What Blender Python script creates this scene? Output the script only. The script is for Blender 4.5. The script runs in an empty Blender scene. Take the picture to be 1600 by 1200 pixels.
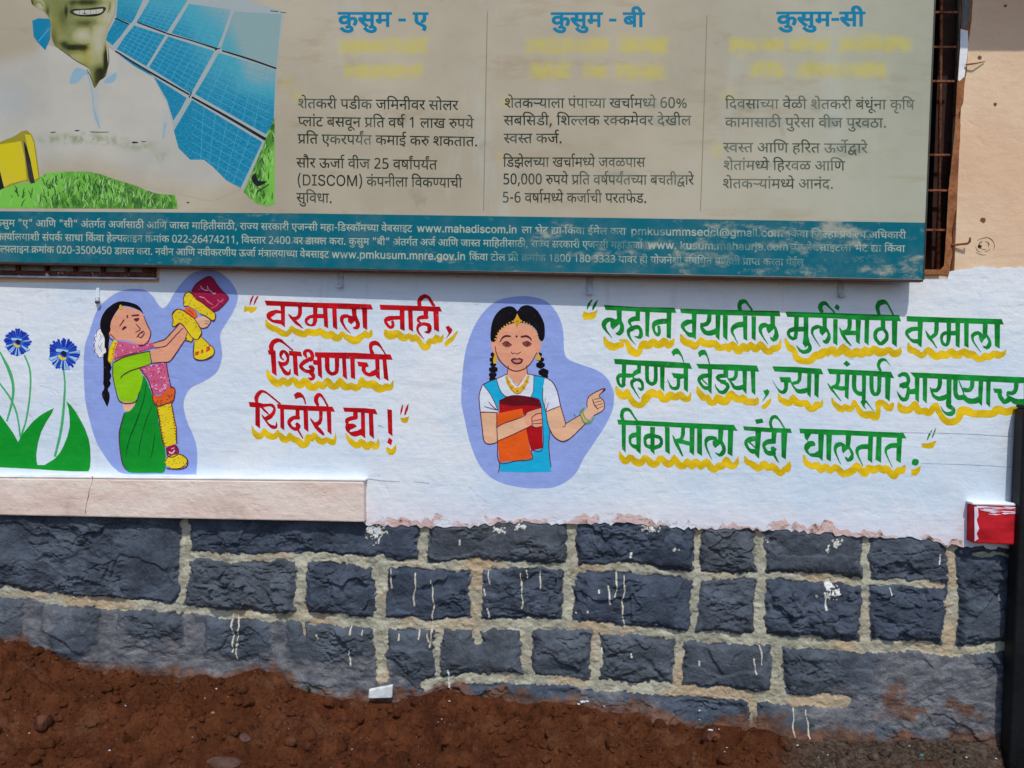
import bpy, bmesh, math, random
import numpy as np
from mathutils import Vector, Matrix
from mathutils.geometry import delaunay_2d_cdt
random.seed(7)
R = math.radians
scene = bpy.context.scene
COL = scene.collection

# ------------------------------------------------------------------ camera
CAM = Vector((0.0, -2.8, 1.40))
cam_data = bpy.data.cameras.new("camera")
cam_data.sensor_width = 36.0
cam_data.lens = 27.0
cam_data.clip_start = 0.05
cam_data.clip_end = 500.0
cam = bpy.data.objects.new("camera", cam_data)
COL.objects.link(cam)
ROT = Matrix.Rotation(R(2.5), 3, 'Z') @ Matrix.Rotation(R(90 - 2.1), 3, 'X') @ Matrix.Rotation(R(1.1), 3, 'Z')
cam.matrix_world = Matrix.Translation(CAM) @ ROT.to_4x4()
scene.camera = cam
F = 1200.0                                  # focal length in pixels of a 1600 px wide frame

ROTN = np.array(ROT)
CAMN = np.array(CAM)

def at(px, py, y=0.0):
    """the point of the vertical plane Y = y that the photograph shows at (px, py)"""
    d = ROTN @ np.array(((px - 800.0) / F, (600.0 - py) / F, -1.0))
    t = (y - CAMN[1]) / d[1]
    return CAMN + t * d

def at_many(P, y=0.0):
    P = np.asarray(P, float)
    d = np.stack(((P[:, 0] - 800.0) / F, (600.0 - P[:, 1]) / F, -np.ones(len(P))), 1) @ ROTN.T
    yy = y(P) if callable(y) else y
    t = (yy - CAMN[1]) / d[:, 1]
    return CAMN + t[:, None] * d

def to_px(P):
    """the inverse: world points to pixels of the photograph"""
    q = (np.asarray(P, float) - CAMN) @ ROTN
    return np.stack((800.0 + F * q[:, 0] / -q[:, 2], 600.0 - F * q[:, 1] / -q[:, 2]), 1)

# ------------------------------------------------------------------ light
BOARD_CORNER = at(1442, 437, -0.088)        # lower right corner of the signboard ...
SHADOW_CORNER = at(1413, 494, 0.0)          # ... and its shadow on the wall
sdir = Vector(SHADOW_CORNER - BOARD_CORNER).normalized()
sun_data = bpy.data.lights.new("sun", 'SUN')
sun_data.energy = 2.7
sun_data.angle = R(0.5)
sun_data.color = (1.0, 0.965, 0.91)
sun = bpy.data.objects.new("sun", sun_data)
COL.objects.link(sun)
sun.rotation_euler = sdir.to_track_quat('-Z', 'Y').to_euler()
sun.location = (1, -4, 5)
world = bpy.data.worlds.new("World")
scene.world = world
world.use_nodes = True
wn = world.node_tree.nodes
sky = wn.new('ShaderNodeTexSky')
sky.sky_type = 'NISHITA'
sky.sun_disc = False
sky.sun_elevation = math.asin(max(-1, min(1, -sdir.z)))
sky.sun_rotation = math.atan2(-sdir.x, -sdir.y)
sky.ozone_density = 4.0
wn['Background'].inputs['Strength'].default_value = 0.15
world.node_tree.links.new(sky.outputs[0], wn['Background'].inputs['Color'])
scene.view_settings.view_transform = 'Standard'
scene.view_settings.look = 'None'
scene.view_settings.gamma = 1.0
scene.view_settings.exposure = -0.14
print('SUN elevation', round(math.degrees(sky.sun_elevation), 1), 'dir', [round(v, 3) for v in sdir])

# ------------------------------------------------------------------ helpers: objects
def put(name, verts, faces, mat, parent=None, origin=None, smooth=False, attrs=None):
    """one mesh object; verts in world space, origin = where the object's own origin sits"""
    verts = np.asarray(verts, np.float64).reshape(-1, 3)
    if parent is not None:
        o0 = np.array(parent['_o'])
    else:
        o0 = np.zeros(3)
    og = np.array(origin) if origin is not None else o0
    me = bpy.data.meshes.new(name)
    me.from_pydata((verts - og).tolist(), [], faces if isinstance(faces, list) else faces.tolist())
    if attrs:
        for k, v in attrs.items():
            a = me.attributes.new(k, 'FLOAT', 'POINT')
            a.data.foreach_set('value', np.asarray(v, np.float32))
    mats = mat if isinstance(mat, (list, tuple)) else [mat]
    for m in mats:
        me.materials.append(m)
    if smooth:
        me.polygons.foreach_set('use_smooth', [True] * len(me.polygons))
    me.update()
    o = bpy.data.objects.new(name, me)
    COL.objects.link(o)
    o['_o'] = [float(v) for v in og]
    o.location = (og - o0).tolist()
    if parent is not None:
        o.parent = parent
    return o

def thing(name, label, cat, loc, group=None):
    o = bpy.data.objects.new(name, None)
    COL.objects.link(o)
    o.location = loc
    o['_o'] = [float(v) for v in loc]
    o['label'] = label
    o['category'] = cat
    if group:
        o['group'] = group
    return o

def tag(o, label=None, cat=None, group=None, kind=None):
    for k, v in (('label', label), ('category', cat), ('group', group), ('kind', kind)):
        if v:
            o[k] = v
    return o

def part(name, parent, label=None):
    """an Empty that groups the sub-parts of a part"""
    o = bpy.data.objects.new(name, None)
    COL.objects.link(o)
    o['_o'] = list(parent['_o'])
    o.parent = parent
    if label:
        o['label'] = label
    return o

class MB:
    """collects solids for one mesh"""
    def __init__(s):
        s.v, s.f = [], []
    def add(s, v, f):
        n = len(s.v)
        s.v += [tuple(map(float, p)) for p in v]
        s.f += [tuple(n + i for i in q) for q in f]
        return s
    def box(s, a, b):
        (x0, y0, z0), (x1, y1, z1) = a, b
        return s.add([(x0, y0, z0), (x1, y0, z0), (x1, y1, z0), (x0, y1, z0), (x0, y0, z1), (x1, y0, z1), (x1, y1, z1), (x0, y1, z1)],
                     [(0, 3, 2, 1), (4, 5, 6, 7), (0, 1, 5, 4), (1, 2, 6, 5), (2, 3, 7, 6), (3, 0, 4, 7)])
    def hexa(s, front, back):
        """front and back: four points each, seen anticlockwise from the front"""
        return s.add(list(front) + list(back), [(0, 1, 2, 3), (7, 6, 5, 4), (0, 4, 5, 1), (1, 5, 6, 2), (2, 6, 7, 3), (3, 7, 4, 0)])
    def tube(s, pts, r, n=8):
        pts = [Vector(p) for p in pts]
        rr = r if isinstance(r, (list, tuple)) else [r] * len(pts)
        base = len(s.v)
        for i, p in enumerate(pts):
            t = (pts[min(i + 1, len(pts) - 1)] - pts[max(i - 1, 0)]).normalized()
            u = t.cross(Vector((0.13, 0.31, 0.94)))
            if u.length < 1e-3:
                u = t.cross(Vector((1, 0, 0)))
            u.normalize()
            w = t.cross(u)
            for k in range(n):
                a = 2 * math.pi * k / n
                s.v.append(tuple(p + (u * math.cos(a) + w * math.sin(a)) * rr[i]))
        for i in range(len(pts) - 1):
            for k in range(n):
                a, b = base + i * n + k, base + i * n + (k + 1) % n
                s.f.append((a, b, b + n, a + n))
        s.f.append(tuple(base + k for k in reversed(range(n))))
        s.f.append(tuple(base + (len(pts) - 1) * n + k for k in range(n)))
        return s
    def build(s, name, mat, parent=None, origin=None, smooth=False):
        return put(name, s.v, s.f, mat, parent, origin, smooth)

def bevel(o, w=0.004, n=2):
    m = o.modifiers.new('bevel', 'BEVEL')
    m.width = w
    m.segments = n
    m.limit_method = 'ANGLE'
    return o

# ------------------------------------------------------------------ helpers: flat painted shapes
def catmull(P, closed, step=3.0):
    P = np.asarray(P, float)
    n = len(P)
    if n < 3:
        return P
    out = []
    rng = range(n) if closed else range(n - 1)
    for i in rng:
        a, b, c, d = (P[(i - 1) % n], P[i], P[(i + 1) % n], P[(i + 2) % n]) if closed else (P[max(i - 1, 0)], P[i], P[i + 1], P[min(i + 2, n - 1)])
        L = math.hypot(*(c - b)[:2])
        k = max(2, min(10, int(L / step)))
        for t in np.arange(k) / k:
            out.append(0.5 * ((2 * b) + (c - a) * t + (2 * a - 5 * b + 4 * c - d) * t * t + (3 * b - a - 3 * c + d) * t ** 3))
    if not closed:
        out.append(P[-1])
    return np.array(out)

def stroke_poly(S, step=2.5):
    """outline of a brush stroke through (x, y, width) points"""
    S = catmull(S, False, step)
    n = len(S)
    T = np.zeros((n, 2))
    T[1:-1] = S[2:, :2] - S[:-2, :2]
    T[0] = S[1, :2] - S[0, :2]
    T[-1] = S[-1, :2] - S[-2, :2]
    T /= np.maximum(np.hypot(T[:, 0], T[:, 1]), 1e-6)[:, None]
    N = np.stack((-T[:, 1], T[:, 0]), 1)
    w = np.maximum(S[:, 2:3], 0.3) / 2
    L, Rr = S[:, :2] + N * w, S[:, :2] - N * w
    e = S[-1, :2] + T[-1] * w[-1] * 0.55
    b = S[0, :2] - T[0] * w[0] * 0.55
    return np.vstack((L, [e], Rr[::-1], [b]))

def parse(txt, ox=0.0, oy=0.0, s=1.0, wk=1.0):
    """a drawing: one shape per line, in the units of an enlarged crop (origin ox, oy, scale s).
    P straight polygon x,y ...   C smooth closed outline x,y ...   S brush stroke x,y,width ...   D disc x,y,r"""
    out = []
    for ln in txt.strip().splitlines():
        for item in ln.split('|'):
            w = item.split()
            if not w:
                continue
            k = w[0]
            A = np.array([[float(v) for v in q.split(',')] for q in w[1:]]) / s
            A[:, 0] += ox
            A[:, 1] += oy
            if k == 'P':
                out.append(A[:, :2])
            elif k == 'C':
                out.append(catmull(A, True))
            elif k == 'S':
                A[:, 2] *= wk
                out.append(stroke_poly(A))
            elif k == 'D':
                r = (A[0, 2]) if A.shape[1] > 2 else 3
                a = np.linspace(0, 2 * math.pi, 15)[:-1]
                out.append(np.stack((A[0, 0] + r * np.cos(a), A[0, 1] + r * np.sin(a)), 1))
    return out

def winding_inside(pts, polys):
    tot = np.zeros(len(pts), bool)
    for poly in polys:
        lo, hi = poly.min(0), poly.max(0)
        c = np.where((pts[:, 0] >= lo[0]) & (pts[:, 0] <= hi[0]) & (pts[:, 1] >= lo[1]) & (pts[:, 1] <= hi[1]))[0]
        if not len(c):
            continue
        x, y = pts[c, 0][:, None], pts[c, 1][:, None]
        x0, y0 = poly[:, 0][None], poly[:, 1][None]
        x1, y1 = np.roll(poly[:, 0], -1)[None], np.roll(poly[:, 1], -1)[None]
        cr = (x1 - x0) * (y - y0) - (x - x0) * (y1 - y0)
        w = (((y0 <= y) & (y1 > y) & (cr > 0)).astype(int) - ((y0 > y) & (y1 <= y) & (cr < 0)).astype(int)).sum(1)
        tot[c] |= w != 0
    return tot

def winding_sum_inside(pts, polys):
    tot = np.zeros(len(pts), int)
    for poly in polys:
        x, y = pts[:, 0][:, None], pts[:, 1][:, None]
        x0, y0 = poly[:, 0][None], poly[:, 1][None]
        x1, y1 = np.roll(poly[:, 0], -1)[None], np.roll(poly[:, 1], -1)[None]
        cr = (x1 - x0) * (y - y0) - (x - x0) * (y1 - y0)
        tot += (((y0 <= y) & (y1 > y) & (cr > 0)).astype(int) - ((y0 > y) & (y1 <= y) & (cr < 0)).astype(int)).sum(1)
    return tot != 0

def fill(polys, glyphs=False, extra=None):
    """union of flat polygons as triangles (holes of glyph outlines stay open)"""
    V, E = [], []
    for p in polys:
        n0 = len(V)
        k = len(p)
        V += [Vector((float(a), float(b))) for a, b in p]
        E += [(n0 + i, n0 + (i + 1) % k) for i in range(k)]
    if extra is not None:
        V += [Vector((float(a), float(b))) for a, b in extra]
    vo, eo, fo, *_ = delaunay_2d_cdt(V, E, [], 0, 1e-5)
    VV = np.array([(v[0], v[1]) for v in vo])
    T = np.array([f for f in fo if len(f) == 3])
    if not len(T):
        return VV, []
    c = VV[T].mean(1)
    ins = winding_sum_inside(c, polys) if glyphs else winding_inside(c, polys)
    T = T[ins]
    use = np.unique(T)
    m = -np.ones(len(VV), int)
    m[use] = np.arange(len(use))
    return VV[use], m[T].tolist()

WOBBLE = 0.0
def flat(name, polys, mat, parent, y, glyphs=False, wob=0.35):
    """paint lying on the plane Y = y (or y(P)), outlines in photograph pixels"""
    V, T = fill(polys, glyphs)
    if wob:
        V = V + wob * np.stack((np.sin(V[:, 1] * 1.3 + V[:, 0] * .4), np.sin(V[:, 0] * 1.1 + V[:, 1] * .5)), 1) * 0.6
    W = at_many(V, y)
    T = [(a, c, b) if ((V[b][0] - V[a][0]) * (V[c][1] - V[a][1]) - (V[c][0] - V[a][0]) * (V[b][1] - V[a][1])) > 0 else (a, b, c) for a, b, c in T]
    return put(name, W, T, mat, parent)

def flat_shaded(name, polys, mat, parent, y, step, attrs):
    """like flat(), with inner vertices that carry print densities: attrs = {name: f(x, y)}"""
    lo = np.min([p.min(0) for p in polys], 0)
    hi = np.max([p.max(0) for p in polys], 0)
    gx, gy = np.meshgrid(np.arange(lo[0], hi[0], step), np.arange(lo[1], hi[1], step))
    g = np.stack((gx.ravel(), gy.ravel()), 1)
    g = g[winding_inside(g, polys)]
    V, T = fill(polys, False, g)
    W = at_many(V, y)
    T = [(a, c, b) if ((V[b][0] - V[a][0]) * (V[c][1] - V[a][1]) - (V[c][0] - V[a][0]) * (V[b][1] - V[a][1])) > 0 else (a, b, c) for a, b, c in T]
    return put(name, W, T, mat, parent, attrs={k: f(V[:, 0], V[:, 1]) for k, f in attrs.items()})

# ------------------------------------------------------------------ helpers: noise
def _hash(ix, iy, s):
    h = (ix.astype(np.int64) * 374761393 + iy.astype(np.int64) * 668265263 + s * 1442695041) & 0x7fffffff
    h = ((h ^ (h >> 13)) * 1274126177) & 0x7fffffff
    return ((h ^ (h >> 16)) & 0xffff) / 65535.0

def vnoise(x, y, s=0):
    ix, iy = np.floor(x), np.floor(y)
    fx, fy = x - ix, y - iy
    fx, fy = fx * fx * fx * (fx * (fx * 6 - 15) + 10), fy * fy * fy * (fy * (fy * 6 - 15) + 10)
    a, b, c, d = _hash(ix, iy, s), _hash(ix + 1, iy, s), _hash(ix, iy + 1, s), _hash(ix + 1, iy + 1, s)
    return (a + (b - a) * fx + (c - a) * fy + (a - b - c + d) * fx * fy) * 2 - 1

def fbm(x, y, s=0, o=4, g=0.5):
    r, a = 0, 1
    for k in range(o):
        r = r + a * vnoise(x * 2 ** k + 17.3 * k, y * 2 ** k - 9.1 * k, s + k)
        a *= g
    return r

def facets(x, y, s=0):
    """broken-stone relief: every cell a tilted plane"""
    ix, iy = np.floor(x), np.floor(y)
    best = np.full(x.shape, 1e9)
    val = np.zeros(x.shape)
    f2 = np.full(x.shape, 1e9)
    for dx in (-1, 0, 1):
        for dy in (-1, 0, 1):
            cx, cy = ix + dx, iy + dy
            px, py = cx + _hash(cx, cy, s), cy + _hash(cx, cy, s + 1)
            ex, ey = x - px, y - py
            d = ex * ex + ey * ey
            h = (_hash(cx, cy, s + 2) - .5) * 1.2 + ex * (_hash(cx, cy, s + 3) - .5) * 1.6 + ey * (_hash(cx, cy, s + 4) - .5) * 1.6
            closer = d < best
            f2 = np.where(closer, best, np.minimum(f2, d))
            val = np.where(closer, h, val)
            best = np.where(closer, d, best)
    return val, np.sqrt(best), np.sqrt(f2)

def smooth01(a, b, x):
    t = np.clip((x - a) / (b - a), 0, 1)
    return t * t * (3 - 2 * t)

# ------------------------------------------------------------------ helpers: materials
def lin(c):
    return tuple(((v / 255.0) / 12.92 if v / 255.0 <= .04045 else ((v / 255.0 + .055) / 1.055) ** 2.4) for v in c) + (1.0,)

class NT:
    def __init__(s, name):
        s.m = bpy.data.materials.new(name)
        s.m.use_nodes = True
        s.t = s.m.node_tree
        s.n = s.t.nodes
        s.b = s.n['Principled BSDF']
        s.pos = s.n.new('ShaderNodeNewGeometry').outputs['Position']
    def put(s, node, key, v):
        if isinstance(v, bpy.types.NodeSocket):
            s.t.links.new(v, node.inputs[key])
        else:
            node.inputs[key].default_value = v
    def scaled(s, sx, sy, sz):
        m = s.n.new('ShaderNodeMapping')
        s.put(m, 'Vector', s.pos)
        m.inputs['Scale'].default_value = (sx, sy, sz)
        return m.outputs[0]
    def noise(s, scale, detail=3, rough=.55, vec=None, dist=0.0):
        k = s.n.new('ShaderNodeTexNoise')
        s.put(k, 'Vector', vec or s.pos)
        s.put(k, 'Scale', scale)
        s.put(k, 'Detail', detail)
        s.put(k, 'Roughness', rough)
        s.put(k, 'Distortion', dist)
        return k.outputs[0]
    def voro(s, scale, vec=None, feat='F1'):
        k = s.n.new('ShaderNodeTexVoronoi')
        k.feature = feat
        s.put(k, 'Vector', vec or s.pos)
        s.put(k, 'Scale', scale)
        return k.outputs['Distance']
    def ramp(s, f, a, b, lo=0.0, hi=1.0):
        k = s.n.new('ShaderNodeMapRange')
        k.interpolation_type = 'SMOOTHSTEP'
        for key, v in (('Value', f), ('From Min', a), ('From Max', b), ('To Min', lo), ('To Max', hi)):
            s.put(k, key, v)
        return k.outputs[0]
    def mix(s, f, a, b, mode='MIX'):
        k = s.n.new('ShaderNodeMix')
        k.data_type = 'RGBA'
        k.blend_type = mode
        for i, v in ((0, f), (6, a), (7, b)):
            if isinstance(v, bpy.types.NodeSocket):
                s.t.links.new(v, k.inputs[i])
            else:
                k.inputs[i].default_value = v
        return k.outputs[2]
    def math(s, op, a, b=0.0, clamp=False):
        k = s.n.new('ShaderNodeMath')
        k.operation = op
        k.use_clamp = clamp
        for i, v in ((0, a), (1, b)):
            if isinstance(v, bpy.types.NodeSocket):
                s.t.links.new(v, k.inputs[i])
            else:
                k.inputs[i].default_value = v
        return k.outputs[0]
    def attr(s, name):
        k = s.n.new('ShaderNodeAttribute')
        k.attribute_name = name
        return k.outputs['Fac']
    def bump(s, h, dist, strength=1.0, prev=None):
        k = s.n.new('ShaderNodeBump')
        s.put(k, 'Height', h)
        k.inputs['Distance'].default_value = dist
        k.inputs['Strength'].default_value = strength
        if prev is not None:
            s.t.links.new(prev, k.inputs['Normal'])
        return k.outputs[0]
    def out(s, color, rough=.8, normal=None, spec=.3, metal=0.0):
        s.put(s.b, 'Base Color', color)
        s.put(s.b, 'Roughness', rough)
        s.put(s.b, 'Specular IOR Level', spec)
        s.put(s.b, 'Metallic', metal)
        if normal is not None:
            s.t.links.new(normal, s.b.inputs['Normal'])
        return s.m

def wall_relief(t, k=1.0):
    """relief of the limewashed wall: flat brush ridges, dents, grit - shared by every coat of paint on it"""
    a = t.noise(1.0, 3, .55, t.scaled(13, 13, 60))
    b = t.noise(26, 5, .6)
    c = t.noise(5.0, 3, .5)
    d = t.ramp(t.noise(11, 4, .6, None, .6), .60, .70)       # trowel dents
    h = t.math('ADD', t.math('MULTIPLY', a, .14), t.math('ADD', t.math('MULTIPLY', b, .36), t.math('MULTIPLY', c, .9)))
    h = t.math('SUBTRACT', h, t.math('MULTIPLY', d, .10))
    return t.bump(h, .0085 * k, .85)

def paint(name, rgb, rough=.72, var=.10, wear=0.0, under=(200, 204, 208), spec=.1):
    t = NT(name)
    c = lin(rgb)
    d = tuple(v * (1 - var * 2.2) for v in c[:3]) + (1,)
    l = tuple(min(1, v * (1 + var * 1.6) + .004) for v in c[:3]) + (1,)
    n = t.noise(1.0, 5, .6, t.scaled(11, 11, 20))
    col = t.mix(t.ramp(n, .3, .7), d, l)
    if wear:
        w = t.noise(46, 5, .7)
        col = t.mix(t.math('MULTIPLY', t.ramp(w, .62, .72), wear), col, lin(under))
    return t.out(col, rough, wall_relief(t), spec)
# ------------------------------------------------------------------ the house wall
def ph(rgb, k=1.3):
    """surface colour of something the sunlit photograph shows as rgb"""
    inv = lambda v: 255 * (12.92 * v if v <= .0031308 else 1.055 * v ** (1 / 2.4) - .055)
    return tuple(inv(min(.86, v * k)) for v in lin(rgb)[:3])

def X(px, py=600, y=0.0):
    return float(at(px, py, y)[0])
def Z(px, py, y=0.0):
    return float(at(px, py, y)[2])

# materials of the wall
t = NT('peach_plaster')
n = t.ramp(t.noise(2.2, 5, .6), .3, .7)
c = t.mix(n, lin(ph((202, 168, 136))), lin(ph((222, 188, 156))))
c = t.mix(t.ramp(t.noise(60, 3, .6), .66, .72, 0, .35), c, lin(ph((150, 110, 85))))
M_PEACH = t.out(c, .85, wall_relief(t), .2)

t = NT('white_limewash')
n = t.ramp(t.noise(1.6, 5, .6), .3, .7)
c = t.mix(n, lin(ph((188, 202, 214))), lin(ph((210, 219, 226))))
c = t.mix(t.ramp(t.noise(1, 5, .65, t.scaled(4, 4, 26)), .50, .72, 0, .45), c, lin(ph((172, 186, 200))))
c = t.mix(t.ramp(t.noise(4.2, 6, .7), .52, .70, 0, .5), c, lin(ph((216, 222, 226))))
c = t.mix(t.ramp(t.noise(1, 4, .6, t.scaled(26, 26, 2.2)), .60, .74, 0, .28), c, lin(ph((174, 178, 184))))
sx = t.n.new('ShaderNodeSeparateXYZ')
t.put(sx, 0, t.pos)
lowz = t.math('ADD', sx.outputs[2], t.math('MULTIPLY', t.math('SUBTRACT', t.noise(9, 5, .7), .5), .22))
c = t.mix(t.ramp(lowz, .92, .76, 0, .5), c, lin(ph((204, 194, 200))))
c = t.mix(t.ramp(lowz, .80, .66, 0, .4), c, lin(ph((184, 160, 150))))
c = t.mix(t.ramp(t.noise(38, 4, .7), .70, .76, 0, .5), c, lin(ph((150, 158, 168))))
M_WHITE = t.out(c, .8, wall_relief(t, 1.25), .25)

t = NT('broken_plaster_edge')
n = t.noise(24, 5, .7)
c = t.mix(t.ramp(n, .36, .5), lin(ph((120, 80, 66))), lin(ph((198, 170, 162))))
c = t.mix(t.ramp(t.noise(11, 4, .6), .5, .62), c, lin(ph((205, 208, 214))))
M_EDGE = t.out(c, .9, t.bump(t.noise(45, 5, .7), .008, 1.0), .1)

t = NT('pink_cement_ledge')
n = t.noise(1, 5, .6, t.scaled(2.5, 2.5, 8))
c = t.mix(t.ramp(n, .3, .7), lin(ph((198, 174, 160))), lin(ph((222, 198, 184))))
c = t.mix(t.ramp(t.noise(1, 5, .7, t.scaled(4, 4, 60)), .6, .72, 0, .5), c, lin(ph((156, 132, 120))))
c = t.mix(t.ramp(t.noise(3.1, 4, .7), .58, .74, 0, .45), c, lin(ph((138, 116, 112))))
M_PINK = t.out(c, .85, wall_relief(t, 1.9), .2)
M_REDLEDGE = paint('red_ledge_paint', ph((168, 26, 34)), .7, .14, .3, (190, 120, 120))
M_TOPWHITE = paint('white_ledge_top', ph((214, 226, 232)), .8, .05)

t = NT('rough_stone_and_pointing')
mort, cem, dirt, drip = t.attr('mortar'), t.attr('cement'), t.attr('dirt'), t.attr('drip')
n1, n2 = t.noise(7, 6, .65), t.noise(55, 5, .7)
stone = t.mix(t.ramp(n1, .3, .7), lin(ph((44, 50, 58))), lin(ph((84, 93, 104))))
stone = t.mix(t.ramp(n2, .52, .75, 0, .6), stone, lin(ph((106, 114, 120))))
stone = t.mix(t.ramp(t.noise(16, 5, .7), .60, .74, 0, .7), stone, lin(ph((26, 27, 34))))
ti = t.attr('tint')
stone = t.mix(t.math('MULTIPLY', ti, .55), stone, t.mix(n1, lin(ph((58, 60, 62))), lin(ph((96, 100, 102)))))
stone = t.mix(t.ramp(ti, .55, .0, 0, .45), stone, t.mix(n1, lin(ph((34, 40, 52))), lin(ph((66, 78, 98)))))
stone = t.mix(t.ramp(t.noise(90, 3, .7), .66, .76, 0, .5), stone, lin(ph((130, 134, 134))))
mo = t.mix(t.ramp(t.noise(12, 5, .6), .32, .68), lin(ph((140, 138, 120))), lin(ph((180, 176, 154))))
mo = t.mix(t.ramp(t.noise(3.2, 4, .6), .46, .62, 0, .75), mo, lin(ph((172, 146, 114))))
mo = t.mix(t.ramp(t.noise(42, 5, .75), .58, .70, 0, .6), mo, lin(ph((84, 76, 64))))
ce = t.mix(t.ramp(t.noise(1, 6, .7, t.scaled(16, 16, 30)), .3, .7), lin(ph((66, 68, 75))), lin(ph((122, 121, 122))))
di = t.mix(t.ramp(t.noise(20, 5, .7), .3, .7), lin(ph((70, 42, 26))), lin(ph((120, 82, 58))))
nf = t.math('MULTIPLY', t.math('SUBTRACT', t.noise(60, 5, .75), .5), 1.5)
nf2 = t.math('MULTIPLY', t.math('SUBTRACT', t.noise(22, 5, .7), .5), 1.5)
c = t.mix(t.ramp(t.math('ADD', cem, nf2), .25, .65, 0, .95), stone, ce)
c = t.mix(t.ramp(t.math('ADD', mort, nf), .38, .62), c, mo)
c = t.mix(t.ramp(t.math('ADD', dirt, nf2), .3, .8, 0, .85), c, di)
c = t.mix(t.ramp(drip, .35, .6), c, t.mix(t.ramp(drip, 1.2, 1.6), lin(ph((186, 178, 158))), lin(ph((205, 210, 216)))))
bh = t.math('ADD', t.math('MULTIPLY', t.noise(40, 6, .7), .7), t.math('MULTIPLY', t.noise(140, 3, .6), .25))
M_STONE = t.out(c, .82, t.bump(bh, .014, .85), .25)

def plain(name, rgb, rough=.7, spec=.3, metal=0.0, var=.15, scale=30, bump=.0):
    t = NT(name)
    c = lin(rgb)
    n = t.ramp(t.noise(scale, 5, .65), .3, .7)
    col = t.mix(n, tuple(v * (1 - var * 2) for v in c[:3]) + (1,), tuple(min(1, v * (1 + var) + .003) for v in c[:3]) + (1,))
    return t.out(col, rough, t.bump(t.noise(scale * 4, 4, .6), bump, 1.0) if bump else None, spec, metal)

t = NT('rusty_iron')
n = t.noise(60, 5, .7)
c = t.mix(t.ramp(n, .35, .65), lin(ph((74, 36, 22))), lin(ph((138, 82, 50))))
M_RUST = t.out(c, .8, t.bump(n, .004, .8), .3)
t = NT('brown_window_paint')
n = t.noise(18, 5, .7)
c = t.mix(t.ramp(n, .3, .7), lin(ph((112, 66, 36))), lin(ph((156, 102, 62))))
M_BROWN = t.out(c, .75, t.bump(t.noise(50, 4, .6), .006, .8), .25)
t = NT('dark_red_window_paint')
n = t.noise(26, 5, .7)
c = t.mix(t.ramp(n, .3, .7), lin(ph((66, 28, 20))), lin(ph((112, 58, 42))))
c = t.mix(t.ramp(t.noise(34, 4, .7), .6, .68), c, lin(ph((196, 196, 196))))
M_DARKRED = t.out(c, .6, t.bump(n, .004, .8), .35)
M_DARKROOM = plain('window_room_shade', (30, 20, 18), .9, .1)
M_PALEPANE = plain('dusty_grey_pane', ph((190, 198, 200)), .5, .3)
M_GREYPAINT = plain('pale_grey_metal_paint', ph((176, 186, 194)), .55, .4)
M_OLIVE = plain('olive_metal_tube', ph((104, 92, 70)), .3, .6, .3)
M_HOLE = plain('crumbled_hole', ph((112, 78, 58)), .95, .1)
M_HOLEDARK = plain('dark_hole', ph((70, 44, 34)), .95, .1)
M_CONCRETE = plain('grey_concrete', (150, 146, 140), .9, .2, 0, .1, 12)

ZTOP = 3.35
WALL_T = 0.26
house = thing('house_wall', 'peach and white house wall with painted slogans above a dark stone base', 'wall', (0.0, 0.13, 0.0))

# window openings (world x0, x1, z0, z1)
HOLE_A = (X(-330, 430), X(243, 428), Z(120, 431), 2.95)
HOLE_B = (X(1130, 430), X(1491, 428), Z(1400, 427), 2.95)
Z_BASE = Z(1000, 800)                        # lower limit of the plaster, hidden by the white coat
def wall_mesh():
    xs = [-6.0, HOLE_A[0], HOLE_A[1], HOLE_B[0], HOLE_B[1], 6.0]
    m = MB()
    for i in range(5):
        x0, x1 = xs[i], xs[i + 1]
        if i in (1, 3):
            h = HOLE_A if i == 1 else HOLE_B
            segs = [(Z_BASE, h[2]), (h[3], ZTOP)]
        else:
            segs = [(Z_BASE, ZTOP)]
        for z0, z1 in segs:
            m.add([(x0, 0, z0), (x1, 0, z0), (x1, 0, z1), (x0, 0, z1)], [(0, 1, 2, 3)])
            m.add([(x0, WALL_T, z0), (x1, WALL_T, z0), (x1, WALL_T, z1), (x0, WALL_T, z1)], [(3, 2, 1, 0)])
    for x0, x1, z0, z1 in (HOLE_A, HOLE_B):
        m.add([(x0, 0, z0), (x1, 0, z0), (x1, WALL_T, z0), (x0, WALL_T, z0)], [(0, 3, 2, 1)])
        m.add([(x0, 0, z1), (x1, 0, z1), (x1, WALL_T, z1), (x0, WALL_T, z1)], [(0, 1, 2, 3)])
        m.add([(x0, 0, z0), (x0, WALL_T, z0), (x0, WALL_T, z1), (x0, 0, z1)], [(0, 1, 2, 3)])
        m.add([(x1, 0, z0), (x1, WALL_T, z0), (x1, WALL_T, z1), (x1, 0, z1)], [(3, 2, 1, 0)])
    m.add([(-6, 0, ZTOP), (6, 0, ZTOP), (6, WALL_T, ZTOP), (-6, WALL_T, ZTOP)], [(0, 1, 2, 3)])
    m.add([(-6, 0, Z_BASE), (-6, 0, ZTOP), (-6, WALL_T, ZTOP), (-6, WALL_T, Z_BASE)], [(0, 1, 2, 3)])
    m.add([(6, 0, Z_BASE), (6, 0, ZTOP), (6, WALL_T, ZTOP), (6, WALL_T, Z_BASE)], [(3, 2, 1, 0)])
    return m
wall_mesh().build('plaster', M_PEACH, house)
# masonry core behind the stone facing
MB().box((-6, .05, -.3), (6, WALL_T, Z_BASE - .004)).build('masonry', M_CONCRETE, house)

# unseen slab right of the windows, added to throw the upper right shade
shade_edge = at(1560, 80, 0.0)
SH = .42
ez = float(shade_edge[2]) - sdir.z / sdir.y * SH
MB().box((X(1502, 60), -SH, ez), (6, -.002, ez + .09)).build('unseen_shade_slab', M_CONCRETE, house)

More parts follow.
